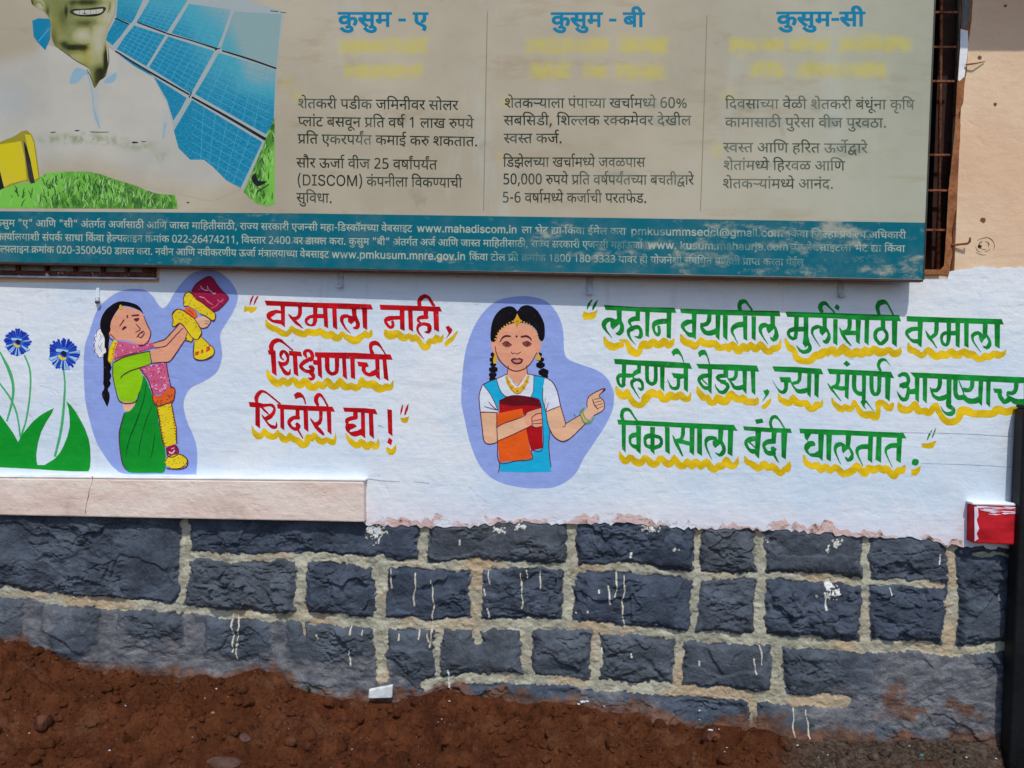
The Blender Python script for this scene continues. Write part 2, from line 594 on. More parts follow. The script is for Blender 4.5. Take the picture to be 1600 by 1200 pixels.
# white coat: ragged top at the right, ragged bottom along the stones
def ragged(pts, amp, seed, step=7):
    rnd = random.Random(seed)
    out = []
    for (x0, y0), (x1, y1) in zip(pts[:-1], pts[1:]):
        n = max(1, int(math.hypot(x1 - x0, y1 - y0) / step))
        for i in range(n):
            k = i / n
            out.append((x0 + (x1 - x0) * k + rnd.uniform(-1, 1) * amp * .5, y0 + (y1 - y0) * k + rnd.uniform(-1, 1) * amp))
    out.append(pts[-1])
    return out
EDGE = [(-900, 775), (0, 790), (560, 806), (572, 819), (600, 822), (650, 823), (740, 823), (790, 816), (850, 818), (900, 821), (975, 818), (1062, 826), (1200, 828), (1325, 836), (1362, 841), (1450, 841), (1475, 852), (1512, 854), (1700, 862), (2600, 890)]
bottom = ragged(EDGE, 3.2, 3, 6)
top = [(-900, 440), (249, 442), (250, 350), (1124, 350), (1126, 436), (1480, 436), (1484, 424), (1500, 421)] + ragged([(1504, 420), (1530, 416), (1560, 419), (1600, 417), (1750, 416)], 1.6, 5, 6) + [(2600, 410)]
V, T = fill([np.array(bottom + top[::-1])])
W = at_many(V, -.006)
nb = len(V)
me_f = [tuple(f) for f in T]
# a turned-in lower edge gives the coat its thickness
bw = at_many(bottom, -.006)
bb = at_many(bottom, .04)
vv = np.vstack((W, bw, bb))
k = len(bottom)
me_f = [(a, c_, b) if ((V[b][0] - V[a][0]) * (V[c_][1] - V[a][1]) - (V[c_][0] - V[a][0]) * (V[b][1] - V[a][1])) > 0 else (a, b, c_) for a, b, c_ in me_f]
me_f += [(nb + i, nb + k + i, nb + k + i + 1, nb + i + 1) for i in range(k - 1)]
put('white_coat', vv, me_f, M_WHITE, house)
# broken pinkish edge where the plaster ends on the stones
rnd = random.Random(11)
up = []
for (x, y) in bottom:
    if 575 < x < 1508:
        hgt = 9 + 4.5 * math.sin(x * .021) + 3.5 * math.sin(x * .083 + 1) + rnd.uniform(-3.5, 3.5)
        up.append((x, y - max(2.5, hgt)))
lowr = [p for p in bottom if 575 < p[0] < 1508]
flat('plaster_edge', [np.array([(x, y - .6) for x, y in lowr] + up[::-1])], M_EDGE, house, -.0068, wob=0)

# ---- ledges
def ledge(name, tl, tr, br, bl, p, mat, label=None):
    """a band course of depth p: its front face seen at the four given pixels"""
    fr = [at(*q, -p) for q in (bl, br, tr, tl)]
    bk = [v + np.array((0, p + .004, 0)) for v in fr]
    o = MB().hexa(fr, bk).build(name, mat, house)
    if label:
        o['label'] = label
    return bevel(o, .005)
ledge('ledge', (-420, 743), (568, 753), (569, 816), (-420, 797), .045, M_PINK, 'plain pink cement ledge')
ledge('ledge_coping', (-420, 739), (571, 748.5), (571, 752.5), (-420, 742.6), .044, M_TOPWHITE)
ledge('ledge', (1522, 791), (2300, 812), (2300, 880), (1521, 849), .05, M_REDLEDGE, 'red painted ledge')
ledge('ledge_coping', (1519, 785), (2300, 804), (2300, 810.5), (1520, 789.6), .049, M_TOPWHITE)
M_SMEAR = paint('white_smear', ph((204, 190, 202)), .8, .08, .6, (186, 40, 50))
rnd = random.Random(8)
sm = []
for k_ in range(34):
    xa, ya = rnd.uniform(1524, 1640), 790 + 13 * rnd.random() ** 1.6
    L_ = rnd.uniform(8, 34)
    ya += (xa - 1524) * .035
    sm += parse('S %f,%f,.6 %f,%f,%f %f,%f,.5' % (xa, ya, xa + L_ * .4, ya + .8, rnd.uniform(1.0, 2.4), xa + L_, ya + L_ * .035))
sm += parse('P 1522.5,792 1528,792 1529,806 1526,812 1530,826 1526,834 1529,842 1523,846')
flat('paint_smear', sm, M_SMEAR, house, -.0512, wob=0)

# ---- stone base with pointing: one relief
H1 = [(-600, 838), (-300, 850), (0, 862)]
LINES_M = [  # (points, width) in photograph pixels
    ([(292, 868), (400, 873), (482, 870), (575, 878), (650, 885), (800, 883), (892, 888), (975, 888), (1037, 896), (1087, 900), (1175, 900), (1200, 901), (1275, 904), (1355, 911), (1475, 914)], 12),
    ([(-500, 905), (-200, 915), (10, 927), (100, 940), (200, 947), (275, 953), (337, 961), (400, 965), (475, 967), (550, 972), (590, 975), (675, 977), (750, 978), (800, 977), (900, 978), (975, 985), (1062, 994), (1125, 1000), (1200, 1001), (1300, 1009), (1375, 1012), (1450, 1014), (1487, 1019), (1570, 1013), (1700, 1020), (2000, 1030)], 16),
    ([(664, 1071), (740, 1063), (800, 1061), (875, 1068), (975, 1075), (1075, 1081), (1200, 1093), (1262, 1096), (1324, 1097)], 17),
    ([(1525, 867), (1600, 869), (1800, 880), (2200, 900)], 10),
    ([(285, 820), (288, 870), (286, 900), (279, 955)], 15), ([(661, 826), (658, 885)], 13), ([(893, 818), (893, 850), (895, 890)], 19),
    ([(1090, 828), (1091, 900)], 12), ([(1189, 826), (1189, 900)], 15), ([(1353, 838), (1356, 910)], 11), ([(1490, 850), (1490, 915)], 17),
    ([(472, 880), (468, 930), (471, 968)], 18), ([(593, 880), (594, 975)], 20), ([(746, 885), (744, 978)], 19), ([(890, 890), (887, 978)], 19),
    ([(1091, 900), (1086, 950), (1080, 993)], 14), ([(1189, 905), (1189, 1000)], 17), ([(1356, 912), (1352, 1008)], 13), ([(1490, 916), (1489, 980), (1483, 1016)], 16),
    ([(593, 975), (594, 1020), (597, 1058)], 19), ([(685, 978), (683, 1056)], 11), ([(745, 978), (745, 1002)], 15), ([(824, 980), (822, 1030), (828, 1062)], 17), ([(931, 980), (931, 1068)], 14),
    ([(1062, 996), (1059, 1078)], 15), ([(1216, 1004), (1217, 1090)], 18), ([(1179, 1092), (1177, 1132)], 17), ([(470, 966), (473, 992)], 8),
    ([(-60, 815), (-58, 915)], 14), ([(1620, 870), (1618, 1015)], 14), ([(1760, 880), (1755, 1020)], 14),
]
FADE_M = [([(1403, 1018), (1400, 1072)], 24), ([(50, 945), (46, 1010)], 26), ([(168, 950), (165, 1040)], 24), ([(301, 962), (303, 1032)], 26), ([(432, 972), (436, 1040)], 22), ([(60, 1040), (170, 1046), (300, 1040), (430, 1046), (590, 1060)], 18)]   # smeared joints
DRIPS = [(363, 958, 1020, 3.2, 1), (371, 958, 1030, 3.2, 1), (610, 890, 920, 2.4, 1), (648, 895, 948, 3, 1), (676, 905, 990, 2.6, 1), (815, 896, 950, 2.6, 1), (843, 893, 922, 2.6, 1), (823, 892, 908, 2, 1), (962, 895, 932, 3, 1), (974, 900, 982, 2.8, 1),
         (952, 915, 945, 2.2, 2), (1189, 1000, 1040, 3, 1), (1180, 1028, 1052, 2.6, 1), (669, 990, 1006, 2.4, 1), (673, 985, 1014, 2.2, 1), (547, 1016, 1042, 1.8, 2), (701, 1048, 1098, 1.9, 2), (1240, 1108, 1156, 2, 1), (1261, 1110, 1150, 3, 1), (1290, 925, 953, 3.2, 2), (1470, 866, 882, 3, 2),
         (988, 864, 872, 4, 2), (623, 990, 1002, 2.6, 1), (494, 992, 1000, 3, 1), (655, 985, 1000, 2, 1), (1565, 930, 940, 3, 2), (592, 840, 850, 2, 2), (719, 843, 852, 1.8, 2), (765, 885, 914, 2, 1), (762, 950, 968, 2, 2), (757, 920, 932, 2.4, 2), (1392, 918, 932, 2.4, 1), (935, 920, 926, 2, 2), (1093, 1034, 1042, 2, 2), (987, 1022, 1030, 2, 2), (940, 1014, 1024, 2.4, 2), (548, 975, 990, 2.4, 1), (566, 985, 992, 2, 1)]
BLOBS_W = [(1309, 848, 8, 4), (1304, 852, 4, 4), (1294, 857, 2.5, 5), (1296, 915, 6, 6), (1304, 928, 6, 7), (1292, 930, 3, 8), (1275, 930, 2.5, 3), (1053, 857, 5, 2.5), (587, 838, 12, 8), (584, 828, 14, 8), (775, 828, 14, 4), (1010, 827, 14, 5), (815, 824, 10, 4), (1200, 846, 2, 2), (918, 957, 2.2, 2.5), (900, 958, 1.6, 2)]
ST = 3.3e-3
# line where the soil meets the wall, in photograph pixels
CONTACT = [(-900, 960), (-300, 985), (0, 1000), (40, 1005), (50, 1017), (80, 1020), (95, 1031), (120, 1050), (160, 1057), (240, 1058), (340, 1055), (400, 1047), (430, 1052), (470, 1080), (520, 1088), (575, 1092), (640, 1090), (690, 1081), (720, 1081), (800, 1094), (900, 1093), (950, 1108), (995, 1109), (1050, 1123), (1100, 1132), (1150, 1132), (1200, 1138), (1225, 1153), (1275, 1153), (1375, 1154), (1462, 1156), (1562, 1160), (1800, 1168), (2600, 1190)]

def build_plinth():
    x0, x1 = X(-330, 900), X(1860, 900)
    z0, z1 = -.16, Z(800, 790)
    nx, nz = int((x1 - x0) / ST), int((z1 - z0) / ST)
    gx, gz = np.meshgrid(np.linspace(x0, x1, nx), np.linspace(z0, z1, nz))
    P = np.stack((gx.ravel(), np.zeros(gx.size), gz.ravel()), 1)
    q = to_px(P)
    px, py = q[:, 0], q[:, 1]
    jx = px + 2.6 * fbm(px / 23, py / 23, 51, 3) + 1.9 * fbm(px / 6, py / 6, 61, 3)
    jy = py + 2.6 * fbm(px / 23, py / 23, 71, 3) + 1.9 * fbm(px / 6, py / 6, 81, 3)
    wid = 2.4 * fbm(px / 45, py / 45, 95, 2)
    dm = np.full(len(px), 60.0)                # distance beyond the edge of the pointing
    def segs(lines):
        for pts, w in lines:
            for a, b in zip(pts[:-1], pts[1:]):
                yield a, b, w
    def segdist(a, b):
        ax, ay = a
        bx, by = b
        L2 = (bx - ax) ** 2 + (by - ay) ** 2
        sel = (px > min(ax, bx) - 75) & (px < max(ax, bx) + 75) & (py > min(ay, by) - 75) & (py < max(ay, by) + 75)
        tt = np.clip(((jx[sel] - ax) * (bx - ax) + (jy[sel] - ay) * (by - ay)) / L2, 0, 1)
        return sel, np.hypot(jx[sel] - ax - tt * (bx - ax), jy[sel] - ay - tt * (by - ay))
    for a, b, w in segs(LINES_M):
        sel, d = segdist(a, b)
        dm[sel] = np.minimum(dm[sel], d - w / 2)
    df = np.full(len(px), 60.0)
    for a, b, w in segs(FADE_M):
        sel, d = segdist(a, b)
        df[sel] = np.minimum(df[sel], d - w / 2)
    dm = dm - wid
    mort = 1 - smooth01(-3.6, 3.4, dm)
    cement = np.zeros(len(px))
    ux, uy = px + 16 * fbm(px / 38, py / 26, 141, 4), py + 12 * fbm(px / 38, py / 26, 151, 4)
    for bx, by, rx, ry, k in ((120, 1030, 170, 70, .8), (230, 1045, 190, 60, .9), (430, 1060, 120, 50, .8), (540, 1060, 120, 50, .75), (50, 985, 90, 60, .6), (1330, 1110, 120, 45, .7), (1450, 1080, 130, 90, .75), (1530, 1100, 80, 70, .7), (940, 1105, 120, 30, .6), (1400, 1045, 40, 45, .7)):
        cement = np.maximum(cement, k * (1 - smooth01(.45, 1.15, np.hypot((ux - bx) / rx, (uy - by) / ry))))
    for bx, by, rx, ry in ((115, 1000, 38, 26), (20, 985, 30, 22), (375, 1000, 36, 30), (505, 1005, 48, 32), (640, 1015, 30, 25)):
        cement *= smooth01(.7, 1.25, np.hypot((px - bx) / rx, (py - by) / ry))
    cement = np.maximum(cement, .85 * (1 - smooth01(-5, 9, df)))
    dirt = np.zeros(len(px))
    for bx, by, rx, ry, k in ((1395, 1092, 40, 28, .8), (1420, 1115, 60, 20, .7), (1500, 1110, 40, 34, .8), (1540, 1145, 60, 22, .6), (1000, 1125, 120, 22, .6), (1330, 1150, 100, 18, .6), (1210, 1125, 40, 22, .5), (440, 1075, 50, 20, .6), (415, 1045, 30, 16, .7), (700, 1080, 60, 16, .4), (260, 1000, 60, 26, .3)):
        dirt = np.maximum(dirt, k * (1 - smooth01(.2, 1.25, np.hypot((ux - bx) / rx, (uy - by) / ry))))
    cont = np.interp(px, [c_[0] for c_ in CONTACT], [c_[1] for c_ in CONTACT])
    hs = cont - py + 10 * fbm(px / 30, py / 30, 171, 4)
    dirt = np.maximum(dirt, .75 * (1 - smooth01(0, 26, hs)))
    # tint of each stone
    lev = [np.interp(px, [p_[0] for p_ in L_], [p_[1] for p_ in L_]) for L_ in (LINES_M[0][0], LINES_M[1][0], LINES_M[2][0])]
    course = (py > lev[0]).astype(int) * (px > 285) + (py > lev[1]) + (py > lev[2])
    VX = [(285, 659, 893, 1090, 1189, 1354, 1490), (285, 471, 593, 745, 889, 1086, 1189, 1354, 1488), (50, 168, 301, 432, 594, 684, 824, 931, 1061, 1216, 1402), (1179,)]
    si = np.zeros(len(px))
    for k_, vx in enumerate(VX):
        si = np.where(course == k_, np.searchsorted(vx, px), si)
    tint = _hash(si, course.astype(float), 7)
    drip = np.zeros(len(px))
    for dx, ya, yb, w, kind in DRIPS:
        sel = (abs(px - dx) < 9) & (py > ya - 3) & (py < yb + 3)
        cx = dx + 1.6 * np.sin(py[sel] / 11 + dx) + .8 * np.sin(py[sel] / 4.3 + 2 * dx)
        ww = w * (.45 + .4 * np.sin(py[sel] / 5 + dx * 3)) + 1.0 * (py[sel] > yb - 5)
        m = (1 - smooth01(ww * .25, ww * .25 + 1.4, abs(px[sel] - cx))) * (py[sel] > ya) * (py[sel] < yb)
        drip[sel] = np.maximum(drip[sel], m * kind)
    for bx, by, rx, ry in BLOBS_W:
        m = 1 - smooth01(.4, 1.1, np.hypot((px - bx + .9 * rx * fbm(px / 4, py / 4, 5, 3)) / rx, (py - by + .9 * ry * fbm(px / 4, py / 4, 9, 3)) / ry))
        drip = np.maximum(drip, m * 2)
    # relief, in metres towards the viewer
    dd = np.clip(np.minimum(dm, df + 1.5), 0, 60)
    gxr, gzr = P[:, 0], P[:, 2]
    wx, wz = gxr + .03 * fbm(gxr * 9, gzr * 9, 5, 3), gzr + .03 * fbm(gxr * 9, gzr * 9, 15, 3)
    f1, e1, e2 = facets(wx * 9, wz * 13, 3)
    g1, _, _ = facets(wx * 24, wz * 34, 33)
    rough = fbm(gxr * 22, gzr * 30, 21, 5, .55)
    big = fbm(gxr * 3.3, gzr * 5, 41, 3)
    ridge = 1 - abs(fbm(gxr * 7, gzr * 16, 77, 4, .55))
    body = .012 * (1 - np.exp(-dd / 4)) + .012 * (1 - np.exp(-dd / 26))
    amp = smooth01(0, 12, dd)
    s0, _, _ = facets(wx * 5.2, wz * 7.5, 63)
    patch = smooth01(-.25, .35, fbm(gxr * 4.1, gzr * 6.3, 87, 3))       # hammered here, split smooth there
    upper = smooth01(900, 850, py)               # the top course is worked finer
    rel = body + amp * ((.017 - .008 * upper) * s0 + (.008 * patch + .002) * f1 + .0022 * patch * g1 + (.0014 + .0048 * patch) * rough + .008 * big - .016 * np.clip(ridge - .90, 0, 1) * 6 * patch)
    rel = rel * (1 - .62 * np.clip(cement * 1.3, 0, 1)) + .006 * np.clip(cement, 0, 1) * (1 + .3 * rough)
    mrel = .0012 + .0028 * rough + .0022 * fbm(gxr * 60, gzr * 60, 91, 3)
    gap = -.010 * np.exp(-((dm - 2.5) / 2.0) ** 2) * smooth01(.1, .35, fbm(px / 40, py / 18, 13, 3)) * (1 - np.clip(cement * 1.5, 0, 1))
    y = .014 - (rel * (1 - mort) + mrel * mort + gap + .002 * np.clip(drip, 0, 1))
    y = np.maximum(y, -.045)
    # disappears behind the plaster
    P[:, 1] = y
    idx = np.arange(nx * nz).reshape(nz, nx)
    faces = np.stack((idx[:-1, :-1].ravel(), idx[:-1, 1:].ravel(), idx[1:, 1:].ravel(), idx[1:, :-1].ravel()), 1)
    # rows that would stand in front of the plaster are pushed back
    edge_y = np.interp(px, [p[0] for p in bottom], [p[1] for p in bottom])
    back = smooth01(2.0, -1.5, py - edge_y)
    P[:, 1] = np.where(back > 0, P[:, 1] * (1 - back) + .02 * back, P[:, 1])
    return put('stone_base', P, faces, M_STONE, house, smooth=True, attrs={'mortar': mort, 'cement': cement, 'dirt': dirt, 'drip': drip, 'tint': tint})
build_plinth()

# ---- windows
def window(hole, dark, label):
    w = part('window', house, label)
    x0, x1, z0, z1 = hole
    return w, x0, x1, z0, z1
wa, x0, x1, z0, z1 = window(HOLE_A, False, 'window with a dark red frame and short bars, hidden by the board')
fr = MB()
fr.box((x0, -.012, z0 - .004), (x1 + .004, .05, z0 + .016)).box((x1 - .045, -.012, z0 + .0165), (x1 + .004, .05, z1)).box((x0, -.012, z0 + .0165), (x0 + .045, .05, z1)).box((x0 + .0455, -.012, z1 - .045), (x1 - .0455, .05, z1))
bevel(fr.build('frame', M_DARKRED, wa), .003)
sill = MB().box((x0 - .02, -.022, z0 - .0105), (x1 + .012, .05, z0 - .0045)).build('sill', M_GREYPAINT, wa)
bx = [X(p, 425) for p in (-310, -262, -214, -166, -118, -70, -22, 25, 70, 115, 158, 196)]
for b in bx:
    MB().box((b - .006, .006, z0 + .0165), (b + .006, .018, z1 - .0455)).build('bar', M_RUST, wa)
MB().box((x0 + .0455, .0225, z0 + .0165), (x1 - .0455, .027, z1 - .046)).build('pane', M_PALEPANE, wa)

wb, x0, x1, z0, z1 = window(HOLE_B, True, 'dark window with a rusty grille and flaking brown frame')
inner = [(1507, -6), (1506, 0), (1500, 73), (1496, 126), (1492, 202), (1488, 242), (1482, 297), (1479, 359), (1475, 415)]
outer = [(1520, -6), (1518, 30), (1512, 73), (1511, 110), (1507, 130), (1505, 160), (1498, 178), (1501, 195), (1500, 220), (1497, 260), (1496, 300), (1493, 330), (1487, 362), (1488, 400), (1484, 424)]
jam = ragged(inner, .5, 21, 9) + ragged([(1470, 420), (1468, 428), (1482, 430)], .6, 24, 5) + ragged(outer[::-1], 1.0, 22, 8)
V, T = fill([np.array(jam)])
W = at_many(V, -.004)
Wb = W + np.array((0, .045, 0))
T = [(a, c_, b) if ((V[b][0] - V[a][0]) * (V[c_][1] - V[a][1]) - (V[c_][0] - V[a][0]) * (V[b][1] - V[a][1])) > 0 else (a, b, c_) for a, b, c_ in T]
ring_f = at_many(jam, -.004)
ring_b = at_many(jam, .06)
n0, n1, k = len(W), len(W) + len(jam), len(jam)
faces = [tuple(f) for f in T] + [(n0 + i, n1 + i, n1 + (i + 1) % k, n0 + (i + 1) % k) for i in range(k)]
put('frame', np.vstack((W, ring_f, ring_b)), faces, M_BROWN, wb)
MB().box((x0, -.012, z0 - .004), (X(1468, 425), .05, z0 + .014)).build('sill', M_BROWN, wb)
flat('paint_patch', [np.array([(1501, 45), (1512, 48), (1513, 70), (1510, 100), (1507, 120), (1499, 127), (1497, 124), (1500, 76)])], M_TOPWHITE, wb, -.0052)
flat('paint_patch', [np.array([(1507, 0), (1516, 0), (1514, 30), (1510, 45), (1504, 42)])], plain('blue_grey_shade', ph((92, 98, 100)), .7), wb, -.0052)  # blue-grey tone: shade on the upper jamb put into the patch colour
MB().box((x0, .16, z0), (x1, .165, z1)).build('room_shade_sheet', M_DARKROOM, wb)  # dark sheet: shade of the unlit room put into its colour
MB().box((x1 - .06, .05, z0 + .015), (x1 - .0005, .158, z1)).build('inner_frame', plain('dark_brown_wood', (58, 34, 26), .8), wb)
bt, bb_ = at(1471, -20, .012), at(1466, 421, .012)
MB().tube([bt + (bt - bb_) * .8, bt, bb_], .0055, 10).build('bar', M_RUST, wb, smooth=True)
for k_ in range(6):
    o = np.array((-(.115) * (k_ + 1), 0, 0))
    MB().tube([bt + (bt - bb_) * .8 + o, bt + o, bb_ + o], .0055, 10).build('bar', M_RUST, wb, smooth=True)
for py in (-38, 18, 72.5, 126, 241.5, 297, 359):
    pr = at(1499 - py * .055, py, .0)
    MB().box((x0, .004, pr[2] - .0035), (float(pr[0]), .011, pr[2] + .0035)).build('rung', M_RUST, wb)
MB().tube([at(1501, -10, .03), at(1499, 60, .03), at(1492, 180, .03)], .010, 12).build('tube', M_OLIVE, wb, smooth=True)

# ---- small fittings and damage on the plaster
MB().tube([at(1509, 101, -.012), at(1525, 99, -.016), at(1539, 96, -.004)], [.003, .0028, .0015], 8).build('nail', M_BROWN, house)
MB().tube([at(1487, 383, -.006), at(1512, 380.5, -.02), at(1515, 378, -.024), at(1516, 371, -.026)], [.0042, .004, .0038, .003], 8).build('nail', M_RUST, house)
def spot(name, px, py, r, mat, y, seed):
    rnd = random.Random(seed)
    pts = [(px + r * rnd.uniform(.75, 1.15) * math.cos(a), py + r * rnd.uniform(.75, 1.15) * math.sin(a)) for a in np.linspace(0, 2 * math.pi, 13)[:-1]]
    return flat(name, [np.array(pts)], mat, house, y, wob=0)
spot('hole', 1536, 344, 4.5, M_HOLE, -.0006, 1)
spot('hole', 1531, 385, 3.2, M_HOLEDARK, -.0012, 2)
spot('hole', 1531, 90, 3.4, M_HOLE, -.0006, 3)
spot('hole', 1555, 163, 3.0, M_HOLE, -.0006, 4)
spot('hole', 1571, 9, 2.4, M_HOLE, -.0006, 6)
crack = []
rnd = random.Random(4)
for k_ in range(15):
    a0 = rnd.uniform(0, 6.28)
    r0 = rnd.uniform(5, 16)
    pts = ['%f,%f,%f' % (1538 + r0 * 1.15 * math.cos(a0 + i * .22), 384 + r0 * .95 * math.sin(a0 + i * .22), .8 * math.sin(math.pi * (i + .5) / 6)) for i in range(6)]
    crack += parse('S ' + ' '.join(pts))
flat('scratch', crack, M_HOLE, house, -.0007, wob=0)
# wall knob half painted over
MB().box(at(150, 465, -.012), at(158, 449, .0)).box(at(148.5, 474, -.006), at(156, 466, 0)).build('wall_hook', M_WHITE, house)
kn = MB()
kn.tube([at(152, 469, -.028), at(152, 469, -.006)], [.008, .008], 12)
kn.build('wall_hook', M_GREYPAINT, house, smooth=True)
# hairline crack of the pink ledge and of the white coat
flat('crack', parse('S 575,95,5 578,130,1.5 560,175,2 552,225,5 540,270,2 533,330,4', 0, 720, 4), M_HOLE, house, -.0454, wob=0)
cr = parse('S 690,112,5 800,125,7 900,130,4|S 990,130,5 1080,140,7', 400, 720, 4) + parse('S 0,303,4 400,310,5 730,330,4|S 160,495,3 500,507,4 730,520,4', 1400, 600, 4) + parse('S 930,630,30 980,640,24 1025,665,8', 510, 610, 11.43) + parse('S 765,740,20 785,715,14', 370, 450, 8.889)
flat('crack', cr, plain('wall_scuff', ph((160, 170, 182)), .9), house, -.0066, wob=0)
# ------------------------------------------------------------------ painted slogans
M_RED = paint('red_wall_paint', ph((172, 6, 18), 1.35), .65, .15, .22)
M_GREEN = paint('green_wall_paint', ph((14, 124, 42), 1.35), .65, .16, .26)
M_YELLOW = paint('yellow_wall_paint', ph((208, 172, 14), 1.3), .65, .11, .3)
YW = -.0062
RED = [
('word', 370, 450, 8.889, '''
P 385,175 1000,200 1600,215 1861,225 1893,300 1600,300 1000,268 410,245
P 605,240 668,240 668,550 615,500
S 615,335,42 540,330,55 460,370,85 440,400,60 490,455,38 560,467,55 625,475,60
S 878,260,56 878,340,56 865,390,56 830,420,52 770,420,44 735,390,25
S 715,362,8 760,410,40 830,485,45 880,525,30 920,562,10
S 1090,270,62 1088,400,62 1085,470,60 1062,518,40
S 1095,390,52 1020,400,48 965,440,48 970,490,38 1030,520,32 1085,500,48
P 1060,360 1205,360 1207,420 1060,420
P 1195,280 1258,285 1272,560 1215,530
P 1325,285 1385,290 1395,580 1335,545'''),
('word', 540, 450, 8.889, '''
P 85,285 150,290 150,420 90,400
S 60,410,28 20,388,52 -40,400,62 -55,450,52 -35,500,36 0,560,25 70,632,8
P 20,365 95,395 150,390 150,440 80,505 35,470 30,420
S 118,380,66 150,440,55 172,500,58 158,550,58 105,553,20
P 228,280 297,285 300,585 240,550'''),
('word', 540, 450, 8.889, '''
P 468,232 1000,245 1310,258 1342,330 1000,320 760,310 485,305
P 750,290 820,290 820,597 755,570
S 755,412,58 680,414,55 600,425,72 555,450,52 575,505,42 620,548,48 660,520,48 650,460,40
P 865,290 930,290 938,607 875,575
S 1115,310,64 1115,410,64
S 1140,405,56 1050,408,56 1008,430,44 1012,460,32 1045,490,30
S 1000,510,30 1080,498,46 1150,515,56 1166,560,62 1150,612,52 1095,608,10
S 1060,500,50 1007,535,42 1000,590,32 1030,640,25 1085,710,8
P 1218,310 1290,310 1300,610 1230,580
S 1030,245,55 1022,190,60 1050,140,65 1100,115,60 1150,130,45 1190,190,45 1228,252,45
P 1385,545 1430,520 1488,580 1470,620 1385,715 1432,630'''),
('quote_mark', 370, 450, 8.889, '''S 178,240,8 200,170,28 230,105,12
S 235,235,8 262,170,28 292,112,18'''),
('word', 410, 525, 7.273, '''
S 108,175,50 100,120,55 125,70,55 165,50,50 205,52,40 260,92,22 345,165,18
P 60,160 150,165 150,215 70,210
P 92,180 150,180 162,455 110,420
S 245,275,14 207,235,26 217,190,50 245,172,32 280,210,42 292,260,32 270,310,46 220,318,46 178,285,10
S 190,305,24 215,350,32 240,392,42 272,425,50 308,422,38 316,372,8
P 300,168 440,178 452,235 305,220
P 340,180 395,185 408,460 355,430
S 505,245,16 482,205,46 492,172,42 530,165,38 562,200,42 568,245,42 540,280,42
S 575,245,45 500,282,50 445,322,46 440,355,42 480,392,38 540,405,48 580,385,44
S 530,350,30 558,355,52 590,378,24
S 545,410,50 575,445,46 580,475,40 550,490,36 520,472,10
P 570,268 640,275 640,330 580,325
P 592,185 1050,190 1455,210 1480,270 1050,262 672,245 600,235
P 620,235 672,240 680,485 632,450
S 735,240,55 740,380,52 770,420,42 800,430,46 840,408,46 848,340,50 846,240,52
P 905,240 948,240 962,495 915,460
P 998,250 1048,255 1056,490 1005,475
P 1075,290 1190,300 1210,345 1175,358 1155,395 1125,390 1130,350 1090,345
S 1150,375,50 1165,415,42 1210,440,46 1270,420,62 1312,395,50
P 1280,260 1330,260 1337,500 1290,465
P 1362,265 1412,268 1435,515 1380,480
S 1250,200,45 1230,140,40 1240,90,55 1275,80,55 1310,88,45 1350,132,20 1400,210,18'''),
('word', 380, 610, 11.43, '''
S 245,215,55 235,130,75 280,50,75 340,15,55 420,45,35 540,140,32 665,245,32
P 100,205 270,215 380,240 380,300 300,312 115,295
P 215,290 300,300 302,685 218,620
S 330,300,40 400,375,38 462,432,20
S 370,270,65 440,262,52 510,265,58 555,315,46 550,380,62 500,450,76 420,500,80 365,485,40 335,428,10
S 350,470,20 410,550,32 470,620,44 530,655,72 590,650,52 590,555,8
P 600,245 1000,265 1596,290 1641,385 1000,355 700,340 615,325
P 658,320 732,330 735,715 662,665
P 935,340 1005,345 1005,520 935,520
S 1000,485,76 900,490,72 830,540,76 822,590,62 860,660,56 930,690,66 985,678,80
S 948,590,50 985,635,92 960,690,72
P 965,720 1005,710 1080,860 1060,865
P 1075,350 1155,360 1165,745 1088,685
P 905,75 960,30 1030,35 1080,90 1105,150 1125,250 1100,250 1090,190 1060,130 1000,125 935,160
P 1355,360 1420,370 1420,520 1390,600 1330,640 1260,580 1340,545 1355,500
S 1200,500,20 1260,590,52 1330,680,72 1400,750,62 1445,802,20
P 1490,370 1570,380 1580,795 1505,730
S 1340,275,50 1300,180,76 1320,100,80 1370,80,70 1412,112,40 1460,190,36 1512,285,36'''),
('word', 510, 610, 11.43, '''
P 298,305 680,315 875,335 915,430 690,400 480,390 320,380
P 475,370 560,380 560,500 480,500
S 545,480,78 440,502,76 370,535,76 370,590,52
P 345,590 480,590 520,610 545,642 510,665 430,700 410,725 440,745 560,715 620,680 622,800 520,830 450,810 360,725 335,670
P 612,395 690,400 695,860 620,800
P 752,400 835,420 850,870 765,795'''),
('exclamation_mark', 510, 610, 11.43, 'P 1088,335 1170,345 1180,820 1105,760\nP 1115,845 1178,885 1160,980 1085,935'),
('quote_mark', 510, 610, 11.43, '''S 1325,435,10 1345,340,35 1362,255,14
S 1400,435,25 1432,340,45 1465,240,10'''),
]
